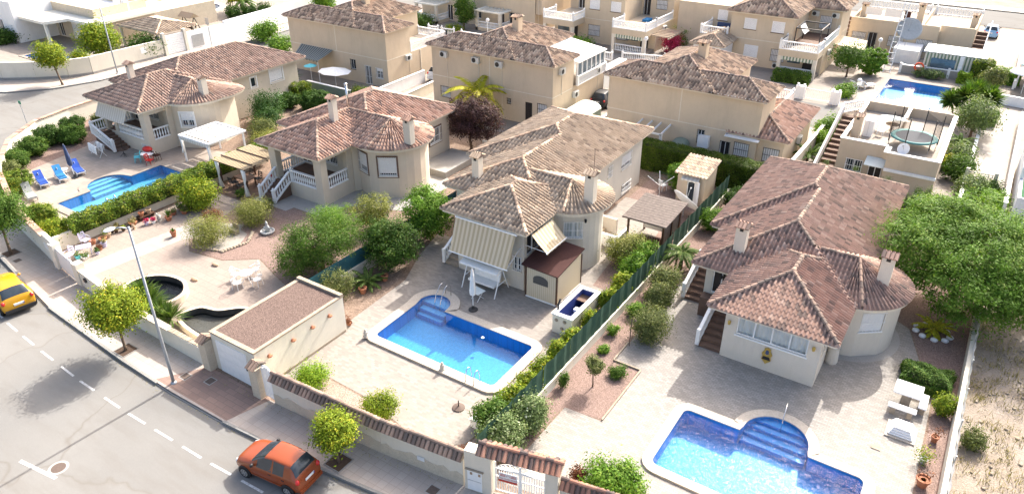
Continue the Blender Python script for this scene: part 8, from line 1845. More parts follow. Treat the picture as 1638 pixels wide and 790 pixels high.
# trampoline terrace
t = local_thing('trampoline', 'round black trampoline with green rim and net poles on the roof terrace', 'trampoline', (-3.35, 60.6, 2.77)); r = 1.62; mb = MB(); mb.lathe((0, 0, .78), [(r*.82, .005), (.01, .0)], 28); mb.build('mat', 'trampoline_black', t)
mb = MB(); n = 28; mb.v = [(q*math.cos(2*math.pi*k/n), q*math.sin(2*math.pi*k/n), z) for q, z in ((r*.8, .80), (r, .81), (r*1.01, .72)) for k in range(n)]; mb.f = [(i*n+k, i*n+(k+1) % n, (i+1)*n+(k+1) % n, (i+1)*n+k)[::-1] for i in range(2) for k in range(n)]; mb.build('rim_pad', 'pad_green', t, True)
for k in range(6):
    a = 2*math.pi*k/6+.3; x, y = r*math.cos(a), r*math.sin(a); mb = MB(); mb.tube([(x*1.02, y*1.02, 0), (x*1.02, y*1.02, .78)], .025, 6); mb.build('leg', 'galv', t); mb = MB(); mb.tube([(x*1.05, y*1.05, .3), (x*1.06, y*1.06, 2.6)], .035, 6); mb.build('net_pole', 'black_plastic', t)
mb = MB()
for k in (0, 2, 3, 5):
    a, b = 2*math.pi*k/6+.3, 2*math.pi*(k+1)/6+.3; mb.add([(r*1.03*math.cos(a), r*1.03*math.sin(a), .85), (r*1.03*math.cos(b), r*1.03*math.sin(b), .85), (r*1.03*math.cos(b), r*1.03*math.sin(b), 2.3), (r*1.03*math.cos(a), r*1.03*math.sin(a), 2.0)], [(0, 1, 2, 3)])
o = mb.build('net', 'net_black', t); o['kind'] = 'stuff'
t = thing('tall_locker', 'white plastic locker standing by the terrace chimney', 'locker', (-6.8, 61.4, 2.77)); mb = MB(); mb.box(-7.0, 60.9, 2.77, -6.3, 62.4, 4.05); mb.build('cabinet', 'white_plastic', t); mb = MB(); mb.box(-6.65, 60.88, 2.85, -6.63, 60.899, 4.0); mb.build('door_split', 'grey_metal', t)
chair('white chair beside the locker on the roof terrace', (-5.8, 61.6, 2.77), R(90)); chair('white chair pushed to the terrace table', (-6.2, 62.9, 2.77), R(60)); round_table('round wooden table on the trampoline terrace', (-5.2, 62.9, 2.77), .5, .7, 'wood_table')
t = local_thing('folded_parasol', 'grey white parasol lying half folded over the terrace table', 'parasol', (-5.3, 63.3, 2.77)); mb = MB(); mb.tube([(0, 0, 0), (0, 0, 1.1)], .025, 6); mb.build('pole', 'grey_metal', t); mb = MB(); mb.add([(0, 0, 1.25)]+[(1.1*math.cos(2*math.pi*k/8), .55*math.sin(2*math.pi*k/8), 1.0+.06*(k % 2)) for k in range(8)], [(0, k+1, (k+1) % 8+1) for k in range(8)]); mb.build('canopy', 'tarp_white', t)
t = local_thing('open_parasol', 'large white parasol over the terrace beyond the garden path', 'parasol', (3.4, 90.3, 0)); mb = MB(); mb.tube([(0, 0, 0), (0, 0, 2.3)], .03, 6); mb.build('pole', 'white_metal', t); mb = MB(); mb.lathe((0, 0, 2.15), [(1.6, 0), (1.5, .12), (.8, .25), (.05, .35)], 16); mb.build('canopy', 'white_cloth', t)
t = thing('path_gate', 'white lattice gate panel across the garden path', 'gate', (1.7, 62, 0)); mb = MB()
for i in range(7): mb.bar((.9+i*.25, 61.9, .2), (.9+i*.25, 61.9, 1.3), .05); mb.bar((.85, 61.9, .25+i*.17), (2.45, 61.9, .25+i*.17), .05)
mb.build('lattice', 'trim_cream', t); mb = MB(); mb.box(.6, 61.8, 0, .85, 62.0, 1.5); mb.box(2.5, 61.8, 0, 2.75, 62.0, 1.5); mb.build('pier', 'trim_cream', t)
sheet('garden_walk', 'path_white', rect(.85, 57, 3.4, 84), .002)
t = thing('waste_bin', 'dark grey waste container on the far pavement', 'bin', (-9.8, 121, 0)); mb = MB(); mb.box(-10.6, 120.4, 0, -9.0, 121.4, 1.1); mb.build('body', 'black_plastic', t); mb = MB(); mb.box(-10.7, 120.3, 1.1, -8.9, 121.5, 1.25); mb.build('lid', 'grey_metal', t)
# ------------------------------------------------------------------ trees
def round_tree(label, loc, r, zc, mat, seed, tr=.07, n=150, per=60, ls=.065, group=None, lean=(0, 0), name='street_tree', rz=None, bark='bark'):
    rz = rz or r*.92
    return tree(name, label, 'tree', loc, [(lean[0], lean[1], zc, r*.85, r*.85, rz*.85), (lean[0]+r*.3, lean[1]-r*.2, zc+rz*.15, r*.6, r*.6, rz*.6), (lean[0]-r*.32, lean[1]+r*.2, zc-rz*.05, r*.6, r*.6, rz*.6), (lean[0], lean[1]+r*.25, zc-rz*.3, r*.65, r*.65, rz*.5)], n, per, r*.17, ls, mat, zc, tr, seed, group=group, lean=lean, inner=.35, bark=bark)
round_tree('round yellow green street tree before the low pond garden wall', (-34.0, 14.85, 0), 1.5, 2.65, 'leaf_street', 11, .075, 300, 75)
round_tree('small round street tree beside the orange car', (-19.0, 15.3, 0), 1.05, 1.85, 'leaf_street', 12, .055, 200, 70, .058)
round_tree('dark green street tree beside the terracotta capped wall', (-49.6, 16.75, 0), 1.9, 3.1, 'leaf_mid', 13, .09, 240, 60)
round_tree('leaning round street tree before the curved cream wall', (-81.9, 38.0, 0), 1.75, 3.2, 'leaf_street', 14, .1, 150, 45, .1, lean=(-.4, -.3))
for lb, x, y in (('square tree pit of bare earth under the small street tree', -19.0, 15.3), ('square tree pit of bare earth under the yellow green street tree', -34, 14.85), ('square tree pit of bare earth beside the terracotta capped wall', -49.6, 16.75)):
    mb = MB(); mb.box(x-.42, y-.42, -.02, x+.42, y+.42, .012); t = thing('tree_pit', lb, 'tree pit', (x, y, 0)); mb.build('earth', 'soil', t)
    for a in ((x-.47, y-.47, x+.47, y-.42), (x-.47, y+.42, x+.47, y+.47), (x-.47, y-.42, x-.42, y+.42), (x+.42, y-.42, x+.47, y+.42)): mb = MB(); mb.box(a[0], a[1], -.02, a[2], a[3], .03); mb.build('edging', 'kerb', t)
tree('acacia_tree', 'huge feathery green acacia tree spreading over the dry field fence', 'tree', (1.9, 43.3, 0), [(0, 0, 3.7, 3.8, 3.8, 2.2), (-2.6, -1.0, 3.3, 2.2, 2.2, 1.9), (2.6, -1.2, 3.1, 2.5, 2.4, 2.0), (0, 2.6, 4.1, 2.7, 2.4, 1.8), (.6, -2.6, 2.6, 2.3, 2.0, 1.8), (3.6, 1.8, 3.5, 2.4, 2.3, 1.9), (-2.2, 1.6, 4.1, 2.0, 1.9, 1.5)], 1000, 110, .33, .085, 'leaf_acacia', 3.0, .2, 21, nb=30, inner=.5, asp=.36, flat=.5, up=.9)
tree('garden_tree', 'feathery light green tree overhanging the pink patio', 'tree', (-31.3, 26.4, 0), [(0, 0, 2.0, 2.0, 1.9, 1.5), (-1.0, -.8, 1.6, 1.5, 1.4, 1.3), (-.6, -1.6, 1.2, 1.2, 1.2, 1.0), (.9, .9, 2.3, 1.4, 1.4, 1.2)],  380, 80, .26, .06, 'leaf_mid', 1.6, .12, 22, nb=16, asp=.35, inner=.45)
tree('garden_tree', 'dense dark green citrus tree behind the potted cycad', 'tree', (-27.9, 28.9, 0), [(0, 0, 1.9, 1.55, 1.6, 1.35), (.7, .3, 1.7, 1.2, 1.2, 1.2), (-.6, .4, 2.1, 1.2, 1.2, 1.1), (.2, -.6, 1.5, 1.2, 1.1, 1.1)], 240, 75, .22, .06, 'leaf_dark', 1.4, .11, 23, nb=12, inner=.5)
tree('garden_tree', 'soft grey green shrub tree beside the variegated bush', 'tree', (-32.6, 28.6, 0), [(0, 0, 1.9, 1.3, 1.3, 1.2), (-.9, .3, 1.7, .9, .9, .9), (.9, -.3, 2.1, 1.2, 1.1, .9)], 190, 70, .2, .05, 'leaf_bright', 1.4, .09, 24, nb=10, asp=.3)
bush('variegated_bush', 'variegated cream and green shrub under the round bay windows', (-32.2, 32.0, 0), 1.5, 2.7, 'leaf_pale', 25, 130, 55, .055, .2, inner=.4)
tree('garden_tree', 'bright fresh green orange tree beside the villa fence', 'tree', (-28.5, 33.2, 0), [(0, 0, 2.0, 1.5, 1.5, 1.4), (-.5, .5, 2.5, 1.0, 1.0, 1.1), (.7, -.2, 1.6, 1.1, 1.1, 1.2)], 210, 65, .22, .07, 'leaf_bright', 1.5, .09, 26, nb=10)
bush('variegated_bush', 'small speckled evergreen bush behind the gravel roofed garage', (-28.2, 24.6, 0), 1.0, 2.0, 'leaf_olive', 27, 100, 60, .05, .17)
tree('plum_tree', 'dark purple leaved plum tree between the villas', 'tree', (-35.0, 47.2, 0), [(0, 0, 3.0, 2.2, 2.2, 1.8), (.9, .4, 2.6, 1.6, 1.6, 1.5), (-.9, -.2, 2.7, 1.5, 1.5, 1.5), (.2, -.6, 3.7, 1.3, 1.3, 1.0)], 300, 65, .26, .075, 'leaf_plum', 1.9, .14, 28, nb=16)
palm('yellow_palm', 'yellowing feather palm in front of the air conditioned house', (-38.5, 53.1, 0), 2.6, .16, 3.4, 20, 'leaf_palm_yellow', 29, .85, 1.0, .8, pairs=30, fine=2.0)
palm('garden_palm', 'small green feather palm by the mesh fence corner', (-12.7, 38.6, 0), 1.15, .1, 1.35, 22, 'leaf_palm', 30, 1.0, .8, .42, fine=1.2)
palm('cycad', 'cycad with stiff dark fronds in the paving bed', (-27.7, 26.5, 0), .3, .14, 1.35, 26, 'leaf_palm', 31, .55, .75, .22, tiers=(.9, .0), fine=1.0)
palm('cycad', 'yellowing cycad ringed with white stones under the acacia', (1.3, 39.8, 0), .35, .16, 1.2, 24, 'leaf_palm_yellow', 32, .55, .75, .2, tiers=(.8, 0), fine=1.2)
for i in range(9):
    a = i*.7; mb = MB(); mb.sph((1.3+.85*math.cos(a), 39.7+.7*math.sin(a), .08), (.2, .17, .13), 7, 5); single('white_stone', mb, 'plate_white', 'rough white stone ringing the yellowing cycad', 'stone', (1.3+.85*math.cos(a), 39.7+.7*math.sin(a), 0), 'stones round the cycad')
spiky('dwarf_palm', 'dwarf fan palm leaning over the kidney shaped pond', (-36.7, 17.75, 0), 1.25, 190, 'leaf_palm', 33, .035, (.05, 1.35), heads=((0, 0, .5), (-.5, .3, .6), (.5, .2, .45))); spiky('dwarf_palm', 'dwarf fan palm at the wall beside the lamp post', (-34.5, 17.5, 0), 1.15, 190, 'leaf_palm', 34, .035, (.05, 1.3), heads=((0, 0, .45), (.6, .1, .4), (-.5, .0, .5)))
spiky('agave', 'spiky agave at the back corner of the gravel roof', (-30.3, 24.0, 0), .9, 60, 'leaf_mid', 35, .04); spiky('yucca', 'tall spiky yucca below the dark awning yard', (-60.6, 50.2, 0), 1.2, 150, 'leaf_dark', 36, .05, (-.2, 1.4), heads=((0, 0, 1.9), (.5, .2, 1.3), (-.4, 0, 1.1)))
# ------------------------------------------------------------------ clipped hedges
def hedge(label, x0, y0, z0, x1, y1, z1, n, ls, mat, seed, name='hedge', **k):
    t = local_thing(name, label, 'hedge', ((x0+x1)/2, (y0+y1)/2, 0)); cx, cy = (x0+x1)/2, (y0+y1)/2
    mesh_obj('foliage', box_leaves('foliage', x0-cx, y0-cy, z0, x1-cx, y1-cy, z1, n, ls, mat, seed, **k), None, t)
    mb = MB(); m = .26; mb.box(x0-cx+m, y0-cy+m, max(0, z0-.2), x1-cx-m, y1-cy-m, z1-m*1.4); mb.build('branches', 'hedge_core', t); return t
hedge('long yellow green hedge trained over the wall beside the pale pool', -48.1, 19.6, .8, -46.85, 36, 1.75, 19000, .075, 'leaf_hedge', 41, rough=.09, wav=.16)
hedge('tall dark clipped cypress hedge behind the shed and rotary dryer', -22.0, 51.3, 0, -11.0, 52.9, 2.25, 42000, .06, 'leaf_cypress', 42, rough=.06, wav=.06, asp=.42)
hedge('low rounded box hedge in the gravel bed beside the picnic table', .45, 34.1, 0, 2.65, 35.75, 0.85, 14000, .045, 'leaf_mid', 43, round_=.5, rough=.05)
hedge('dark hedge strip behind the acacia and red roof', -2.0, 52.8, 0, 3.0, 54.2, 2.1, 7000, .07, 'leaf_dark', 44); hedge('clipped dark hedge before the green awning porch', -19.3, 80.6, 0, -15.6, 81.8, 1.3, 5000, .08, 'leaf_mid', 45); hedge('tall clipped hedge block at the end of the communal pool', -1.5, 91.6, 0, .4, 93.2, 2.4, 4000, .09, 'leaf_hedge', 46); hedge('low wide hedge block beyond the tall clipped block', .5, 92.6, 0, 3.0, 94.4, 1.5, 3000, .09, 'leaf_bright', 47); hedge('square golden bush on the pool fence', -2.6, 90.5, 0, -1.3, 91.5, 1.2, 2500, .08, 'leaf_lime', 48)
hedge('flat topped green bush beside the white walled terrace', -.2, 77.6, 0, 1.8, 79.4, 1.2, 2600, .09, 'leaf_mid', 49); hedge('clipped hedge block between the villas and the grey yard wall', -58.6, 47.6, 0, -56.4, 49.4, 1.7, 4000, .075, 'leaf_hedge', 50)
# ------------------------------------------------------------------ bushes
BU = [ # name, label, x, y, r, h, mat, n, per, ls
 ('clipped_bush', 'clipped dome bush inside the wall next to the street tree', -51.7, 19.9, (1.45, 1.0), 1.55, 'leaf_hedge', 150, 60, .05), ('golden_bush', 'bright yellow green bush at the driveway gate corner', -48.5, 19.3, (1.15, .9), 1.6, 'leaf_yellowgreen', 110, 55, .065),
 ('clipped_bush', 'round clipped bush next to the bare grey lounger', -58.6, 21.6, 1.35, 1.7, 'leaf_hedge', 140, 55, .055), ('clipped_bush', 'clipped round bush at the gravel edge behind the loungers', -63.4, 24.0, 1.2, 1.5, 'leaf_mid', 110, 50, .06), ('clipped_bush', 'rounded green bush next to the small rockery', -64.9, 26.2, 1.25, 1.55, 'leaf_mid', 110, 50, .06), ('clipped_bush', 'dark rounded bush against the curved boundary wall', -66.2, 28.4, 1.35, 1.6, 'leaf_box', 110, 50, .06), ('clipped_bush', 'large round bush nearest the white porch stairs', -65.0, 29.6, 1.2, 1.5, 'leaf_mid', 110, 50, .06), ('clipped_bush', 'small pale bush at the corner of the porch', -66.7, 33.4, 1.0, 1.2, 'leaf_olive', 80, 45, .06), ('clipped_bush', 'rounded bush by the stone wall behind the porch', -67.4, 31.0, 1.1, 1.4, 'leaf_box', 90, 45, .06), ('clipped_bush', 'loose olive bush at the road corner wall', -62.0, 22.6, 1.1, 1.4, 'leaf_olive', 90, 45, .06),
 ('golden_bush', 'golden yellow bush at the end of the clipped hedge', -44.9, 27.6, (1.35, 1.2), 2.1, 'leaf_yellowgreen', 160, 55, .07), ('broom_bush', 'airy pale yellow broom bush in the round sandy bed', -39.9, 24.7, 1.4, 1.8, 'leaf_pale', 170, 55, .04), ('broom_bush', 'wispy pale broom bush beside the stone fountain', -39.7, 28.2, 1.25, 1.8, 'leaf_pale', 150, 55, .04), ('red_shrub', 'reddish spiky shrub behind the broom bush', -42.2, 26.6, .6, 1.1, 'leaf_red', 40, 40, .05), ('small_plant', 'low green plant at the foot of the porch stairs', -40.6, 30.2, .35, .8, 'leaf_olive', 30, 35, .04), ('small_plant', 'green plant beside the tied pergola curtain', -43.9, 30.3, .4, .7, 'leaf_mid', 30, 35, .04),
 ('round_shrub', 'lime green ball shrub just inside the tile capped wall', -23.6, 18.2, .85, 1.3, 'leaf_lime', 110, 60, .045), ('variegated_bush', 'variegated golden shrub just inside the tile capped wall', -19.3, 18.4, .82, 1.4, 'leaf_yellowgreen', 120, 50, .045),
 ('oleander', 'grey green oleander with white flowers at the gateway', -13.4, 19.8, .9, 1.75, 'leaf_grey', 170, 60, .055), ('oleander', 'tall oleander with white flowers above the dwarf wall end', -13.2, 21.5, .85, 1.8, 'leaf_grey', 160, 60, .055), ('hedge_bush', 'dark glossy bush between the pump box and oleander', -14.6, 20.6, .75, 1.7, 'leaf_mid', 90, 55, .065), ('red_shrub', 'low reddish succulent beside the gateway canopy', -14.5, 18.5, .4, .7, 'leaf_red', 30, 35, .05),
 ('hedge_bush', 'bright bush against the mesh beside the pump box', -14.5, 22.2, .7, 1.4, 'leaf_yellowgreen', 80, 50, .065), ('hedge_bush', 'bright bush against the mesh at the pool corner', -14.45, 23.6, .62, 1.25, 'leaf_yellowgreen', 75, 50, .065), ('hedge_bush', 'bright bush against the mesh level with the pool end', -14.45, 25.0, .6, 1.2, 'leaf_yellowgreen', 75, 50, .065), ('hedge_bush', 'bright bush against the mesh before the plunge tub', -14.4, 26.5, .6, 1.2, 'leaf_yellowgreen', 75, 50, .065), ('hedge_bush', 'bright bush against the mesh at the plunge tub corner', -14.4, 28.0, .55, 1.2, 'leaf_yellowgreen', 75, 50, .065), ('hedge_bush', 'bright bush squeezed between plunge tub and mesh', -14.35, 29.8, .5, 1.3, 'leaf_yellowgreen', 70, 50, .065), ('hedge_bush', 'bright bush just past the plunge tub', -14.4, 32.1, .6, 1.4, 'leaf_yellowgreen', 80, 50, .065), ('hedge_bush', 'bright bush on the mesh opposite the fabric tent', -14.4, 33.8, .65, 1.5, 'leaf_yellowgreen', 80, 50, .065), ('hedge_bush', 'leafy bush on the mesh beside the tan flower pot', -14.6, 35.8, .75, 1.7, 'leaf_bright', 90, 50, .07), ('hedge_bush', 'leafy bush on the mesh below the shingle shelter', -14.7, 37.6, .8, 1.7, 'leaf_bright', 90, 50, .07),
 ('pale_bush', 'pale dusty bush beside the timber shelter', -15.9, 37.4, 1.15, 2.0, 'leaf_pale', 150, 60, .05), ('clipped_bush', 'clipped green bush in front of the cypress hedge', -17.1, 49.4, 1.05, 2.3, 'leaf_bright', 140, 55, .05),
 ('hedge_bush', 'bright green bush at the mesh beside the red roof', -12.9, 44.6, .75, 1.5, 'leaf_bright', 90, 55, .06), ('hedge_bush', 'dark bush at the mesh end beside the shed', -12.6, 48.7, .9, 1.5, 'leaf_box', 90, 55, .06),
 ('olive_bush', 'dusty olive bush next to the small palm', -12.5, 35.4, .95, 1.7, 'leaf_olive', 120, 55, .05), ('olive_bush', 'loose olive bush between the palm and rounded bush', -12.2, 33.9, .8, 1.5, 'leaf_olive', 100, 50, .05), ('round_shrub', 'small fresh green bush at the dwarf wall', -12.9, 32.6, .55, .7, 'leaf_bright', 60, 45, .05), ('olive_bush', 'dense rounded olive bush on the paved square edge', -11.4, 30.9, 1.0, 1.75, 'leaf_olive', 170, 65, .045),
 ('round_shrub', 'tiny green ball plant nearest the shower pipe', -13.2, 30.2, .36, .6, 'leaf_bright', 36, 40, .04), ('round_shrub', 'tiny green ball plant in the middle of the gravel', -12.9, 28.5, .32, .4, 'leaf_bright', 36, 40, .04), ('round_shrub', 'small ball plant at the gravel bed edge', -11.4, 27.2, .45, .5, 'leaf_mid', 50, 45, .04), ('small_plant', 'thin upright plant against the dwarf wall', -13.3, 24.9, .3, .9, 'leaf_mid', 30, 35, .045),
 ('oleander', 'bright green leafy bush behind the street wall of the red roofed villa', -8.3, 20.4, (1.35, 1.0), 1.25, 'leaf_bright', 150, 55, .06), ('red_shrub', 'rusty shrub beside the bright leafy bush', -9.75, 20.0, .35, .8, 'leaf_red', 40, 40, .05), ('golden_bush', 'yellow green shrub against the pale screen wall', 2.55, 33.0, .5, 1.1, 'leaf_yellowgreen', 60, 45, .05), ('wild_shrub', 'green wild shrub outside the pale screen wall', 3.9, 31.4, .55, .9, 'leaf_olive', 50, 40, .05),
 ('conifer_bush', 'dark feathery conifer beside the white canopy', -55.0, 42.6, 1.5, 2.8, 'leaf_conifer', 130, 50, .07), ('conifer_bush', 'spreading dark conifer below the villa side windows', -53.2, 41.0, 1.3, 1.8, 'leaf_conifer', 100, 50, .07), ('olive_bush', 'dusty grey bush behind the white canopy', -51.6, 39.2, 1.2, 1.7, 'leaf_olive', 100, 50, .06), ('olive_bush', 'pale green bush at the hedge end by the canopy', -49.4, 37.8, 1.3, 1.5, 'leaf_pale', 100, 50, .06), ('clipped_bush', 'dark rounded bush behind the orange roofed villa', -53.6, 47.2, 1.6, 1.8, 'leaf_box', 130, 50, .07), ('hedge_bush', 'bright small bush beside the villa ridge', -50.6, 46.6, .9, 1.2, 'leaf_bright', 60, 45, .07), ('hedge_bush', 'yellowish bush at the grey yard wall', -51.9, 51.6, 1.0, 1.5, 'leaf_hedge', 80, 45, .07), ('clipped_bush', 'dark bush behind the villa roof at the passage', -49.6, 51.0, .8, 1.1, 'leaf_box', 60, 45, .07), ('clipped_bush', 'evergreen bush at the side of the brown roofed villa', -56.2, 46.2, 1.0, 1.5, 'leaf_box', 80, 45, .07), ('golden_bush', 'yellow shrub beside the hedge end and white frame', -24.0, 52.9, .8, 2.1, 'leaf_lime', 70, 40, .07),
 ('garden_bush', 'round bush on the lawn between the two porches', -42.6, 80.2, 1.5, 1.6, 'leaf_bright', 80, 40, .1), ('garden_bush', 'clipped tall bush behind the bougainvillea', -32.6, 89.4, 1.4, 2.8, 'leaf_bright', 90, 40, .1), ('bougainvillea', 'pink flowering bougainvillea at the house corner', -32.9, 85.6, 1.1, 2.2, 'leaf_bougain', 60, 40, .09), ('garden_bush', 'bushy shrub before the leafy left porch', -66.6, 79.4, 1.6, 1.7, 'leaf_mid', 80, 40, .1), ('garden_bush', 'flowering low bush behind the pointed piers', -60.8, 78.8, 1.1, 1.0, 'leaf_yellowgreen', 50, 40, .1), ('garden_bush', 'green bush at the bushy end of the pool path', -11.6, 79.6, 1.0, 1.2, 'leaf_bright', 60, 40, .09), ('clipped_bush', 'tall clipped bush at the communal pool fence', -10.9, 88.9, 1.5, 2.9, 'leaf_bright', 110, 40, .1), ('garden_bush', 'grey flowering shrubs along the pool fence', -5.2, 90.9, (2.0, .6), 1.0, 'leaf_grey', 70, 40, .08),
 ('garden_bush', 'bright shrub between the stairs and orange tiled wing', -10.2, 66.3, 1.2, 2.2, 'leaf_bright', 90, 40, .09), ('garden_bush', 'leafy shrub below the bright stair shrub', -9.9, 63.6, 1.0, 1.7, 'leaf_lime', 80, 40, .09), ('garden_bush', 'dense green shrub along the garden path wall', .05, 63.0, 1.1, 1.9, 'leaf_mid', 100, 40, .08), ('garden_bush', 'white flowering shrub along the garden path wall', .0, 66.2, 1.0, 1.8, 'leaf_grey', 90, 40, .08), ('golden_bush', 'yellow flowering shrub at the terrace wall foot', -.6, 65.0, .7, 1.2, 'leaf_palm_yellow', 50, 40, .08), ('garden_bush', 'feathery grey shrub at the path gate', 1.2, 60.4, 1.2, 1.5, 'leaf_grey', 80, 40, .08), ('garden_bush', 'green shrub below the path gate', 2.9, 58.6, 1.0, 1.3, 'leaf_bright', 70, 40, .08), ('garden_bush', 'green bush crossed by the lattice on the white wall', 2.6, 61.4, .7, 1.0, 'leaf_dark', 50, 40, .08),
 ('garden_bush', 'silvery bush beside the leaning street tree', -86.6, 40.4, 1.1, 1.6, 'leaf_grey', 60, 40, .1), ('garden_bush', 'dark bush behind the cream wall next to the slatted door', -84.6, 49.6, 1.8, 2.6, 'leaf_box', 100, 40, .11), ('garden_bush', 'dark clipped bushes by the modern house wing', -105, 43.6, 1.9, 1.6, 'leaf_box', 80, 40, .12), ('garden_bush', 'yellow tipped shrubs on top of the curved cream wall', -86.0, 42.6, 1.0, 2.0, 'leaf_yellowgreen', 60, 40, .1), ('roadside_shrub', 'upright green shrub on the far road corner', -78.6, 62.6, 1.7, 2.3, 'leaf_bright', 110, 40, .11), ('roadside_shrub', 'round shrub behind the brown villa roof', -73.2, 60.4, 1.5, 1.5, 'leaf_bright', 80, 40, .11), ('roadside_shrub', 'green bush beside the brown villa chimney', -70.0, 40.6, 1.0, 1.5, 'leaf_bright', 60, 40, .1)]
for i, (nm, lb, x, y, r, h, m, n, per, ls) in enumerate(BU):
    cb = nm == 'clipped_bush'; bush(nm, lb, (x, y, 0), r, h, m, 100+i, n*2 if cb else n, int(per*1.25), ls, .11 if cb else None, inner=.8 if cb else .45)
for i, (x, y, r) in enumerate(((-13.4, 19.8, .85), (-13.2, 21.5, .8))):
    rng = np.random.default_rng(i); c = rng.normal(size=(70, 3)); c /= np.linalg.norm(c, axis=1, keepdims=True); c = c*np.array([r, r, .85])+np.array([0, 0, .95]); me = leaf_mesh('blossom', c, c+rng.normal(size=c.shape)*.3, .06, 'leaf_flower_white', rng, .9); ob = [o for o in bpy.data.objects if o.name.startswith('oleander')][i]; mesh_obj('blossom', me, None, ob)['kind'] = 'stuff'
TR = [('small standard tree', 'little standard tree casting shade on the pink gravel', (-12.1, 25.75, 0), .55, 1.35, 'leaf_olive', 60, .035, 60, 40, .05), ('x', 'leafy green tree in the yard beside the cream shade sail', (-12.9, 86.6, 0), 1.9, 2.3, 'leaf_mid', 61, .1, 140, 45, .1), ('x', 'round headed pale tree at the far pool corner', (.6, 87.6, 0), 1.25, 1.9, 'leaf_olive', 62, .2, 110, 45, .1), ('x', 'feathery olive tree over the garden path wall', (.2, 73.4, 0), 2.0, 2.1, 'leaf_grey', 63, .12, 140, 45, .09), ('x', 'tall upright green tree between the left porches', (-60.6, 80.8, 0), 1.7, 3.0, 'leaf_mid', 64, .15, 150, 45, .11), ('x', 'big yellow green tree behind the curved cream wall', (-88.3, 46.3, 0), 2.5, 2.4, 'leaf_yellowgreen', 65, .15, 200, 50, .13), ('x', 'green tree at the corner of the tall white wall', (-81.2, 75.5, 0), 1.9, 2.6, 'leaf_bright', 66, .15, 130, 45, .12), ('x', 'dark tree behind the terraced house pair', (-30.6, 101, 0), 2.6, 3.2, 'leaf_dark', 67, .2, 140, 45, .14), ('x', 'pale tree behind the bougainvillea corner', (-34.6, 104, 0), 2.6, 3.0, 'leaf_pale', 68, .2, 130, 45, .14)]
for nm, lb, loc, r, zc, m, sd_, tr, n, per, ls in TR: round_tree(lb, loc, r, zc, m, sd_, tr, n, per, ls, name='garden_tree', rz=r*(1.6 if 'upright' in lb else .9))
for i in range(12):
    x = -9.0+i*.72; y = 55.0+.35*math.sin(i*2.1)-.05*i
    t = local_thing('young_cypress', 'slim young cypress in the row between red roof and trampoline house', 'tree', (x, y, 0), i, 'young cypresses behind the red roof'); h = 1.9+.5*math.sin(i*1.9)
    if i == 0: cyp, _ = crown_mesh('crown', [(0, 0, .7, .35, .35, .7), (0, 0, 1.4, .22, .22, .7)], 60, 45, .11, .045, 'leaf_cypress', 70, asp=.3, up=.8)
    mesh_obj('crown', cyp, None, t); t.scale = (1, 1, h/2); mb = MB(); mb.tube([(0, 0, -.03), (0, 0, 1.2)], [.04, .02], 5); mb.build('trunk', 'bark', t)
spiky('yucca', 'huge clump of spiky yuccas at the near corner of the communal pool', (-1.0, 76.6, 0), 1.55, 380, 'leaf_mid', 80, .075, (-.3, 1.4), heads=((0, 0, 2.6), (1.8, .5, 2.6), (-1.1, .3, 1.9), (.6, 1.6, 2.7), (.9, -.8, 1.5)))
palm('cycad', 'dark cycad at the trampoline house wall', (-.4, 69.4, 0), .9, .18, 1.5, 22, 'leaf_palm', 81, .8, .8, .3, fine=1.6); palm('garden_palm', 'feathery palm at the foot of the white stair wall', (-10.5, 60.4, 0), .5, .12, 1.9, 16, 'leaf_palm', 82, .6, 1.0, .35, fine=1.8); palm('garden_palm', 'sago palm beside the clipped bush and pergola', (-30.6, 92.5, 0), 1.0, .2, 2.4, 20, 'leaf_palm', 83, .7, .9, .5, fine=2.2)
for i, (x, y, h) in enumerate(((-104, 64.5, 3.2), (-100, 62.5, 2.4), (-93.2, 71, 1.6))): palm('garden_palm', ('tall palm beyond the carport roof', 'short palm beside the outdoor kitchen', 'palm among the clipped balls by the dark blue pool')[i], (x, y, 0), h, .25, 2.4, 18, 'leaf_palm', 84+i, .9, .9, .6, fine=2.4)
for i, (x, y) in enumerate(((-92.3, 68.5), (-91.2, 70.6), (-90.2, 72.4))): bush('clipped_bush', 'dark clipped ball bush on the artificial turf edge', (x, y, 0), 1.0, 1.6, 'leaf_box', 190+i, 60, 40, .1, group='clipped balls by the dark blue pool')
for i, (x, y) in enumerate(((-94.6, 70), (-95.6, 72.6))): spiky('yucca', 'tall yucca with yellowing leaves by the dark blue pool', (x, y, 0), 1.5, 120, 'leaf_palm_yellow', 194+i, .07, (-.8, 1.4), heads=((0, 0, 3.4), (.5, .2, 2.4), (-.5, 0, 2.9)), group='yuccas by the dark blue pool')
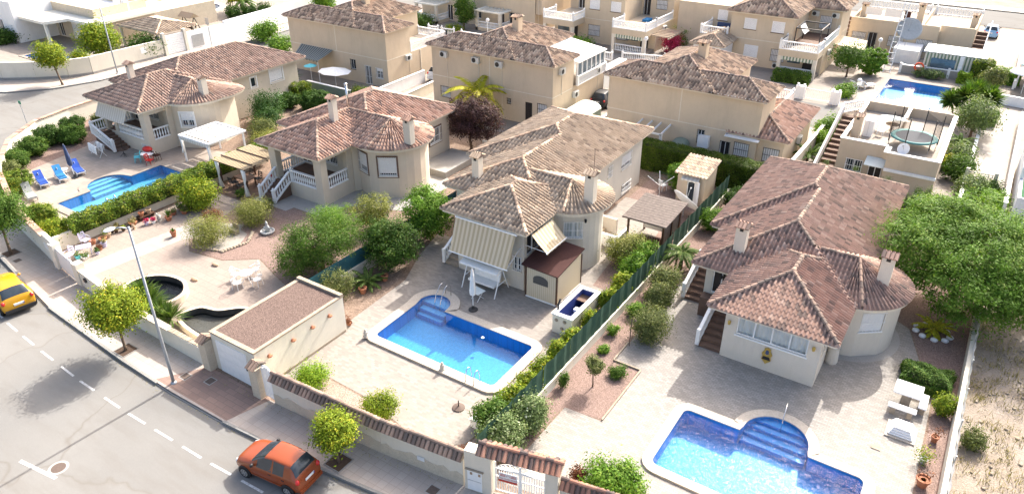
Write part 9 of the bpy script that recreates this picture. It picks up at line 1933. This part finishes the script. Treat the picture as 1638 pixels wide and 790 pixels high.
# dry grass and stones of the open field (uncountable)
rng = np.random.default_rng(5); q = []; rn = []
cl = np.stack([3.4+np.abs(rng.normal(0, 3.4, 420)), rng.uniform(23, 52, 420)], 1)
cl = cl[(cl[:, 0] < 16)]
for cx, cy in cl:
    dens = int(rng.integers(8, 26)); k = rng.uniform(.5, 1.4)
    for i in range(dens):
        a = rng.uniform(0, 6.28); b = np.array([cx+rng.normal(0, .22*k), cy+rng.normal(0, .22*k), 0]); e = rng.uniform(.5, 1.4); l = rng.uniform(.08, .30)*k; d = np.array([math.cos(a)*math.cos(e), math.sin(a)*math.cos(e), math.sin(e)])*l; s = np.array([-math.sin(a), math.cos(a), 0])*.014; q += [b-s, b+s, b+d+s*.4, b+d-s*.4]; rn.append(rng.uniform(0, 1))
o = mesh_obj('dry_grass', quads_mesh('dry_grass', np.array(q), 'leaf_straw', np.array(rn)), None); tag(o, 'dry straw coloured grass tufts over the open field', 'grass', kind='stuff')
mb = MB()
for i in range(260):
    x = 3.6+abs(rng.normal(0, 3.5)); y = rng.uniform(23, 50); s = rng.uniform(.025, .11); mb.sph((x, y, s*.3), (s, s*rng.uniform(.6, 1.2), s*.6), 6, 4)
o = mb.build('rubble', 'stone_edge', None); tag(o, 'scattered pale rubble on the dry field', 'stones', kind='stuff')
# fallen leaves and weeds along kerb and walls
q = []; rn = []
for i in range(900):
    x = rng.uniform(-50, -14); y = float(np.interp(x, [k[0] for k in WALL], [k[1] for k in WALL]))-abs(rng.normal(0, .22))-.14 if i % 2 else float(np.interp(x, [k[0] for k in KERB[5:]], [k[1] for k in KERB[5:]]))-.1-abs(rng.normal(0, .12)); z = .008 if i % 2 else -.112; s = rng.uniform(.012, .035); a = rng.uniform(0, 3.1); u = np.array([math.cos(a), math.sin(a), .15])*s; v = np.array([-math.sin(a), math.cos(a), .1])*s*.6; p = np.array([x, y, z+.006]); q += [p-u, p-v, p+u, p+v]; rn.append(rng.uniform(0, 1))
o = mesh_obj('leaf_litter', quads_mesh('leaf_litter', np.array(q), 'leaf_straw', np.array(rn)), None); tag(o, 'dry leaf litter gathered along kerb and wall foot', 'leaf litter', kind='stuff')
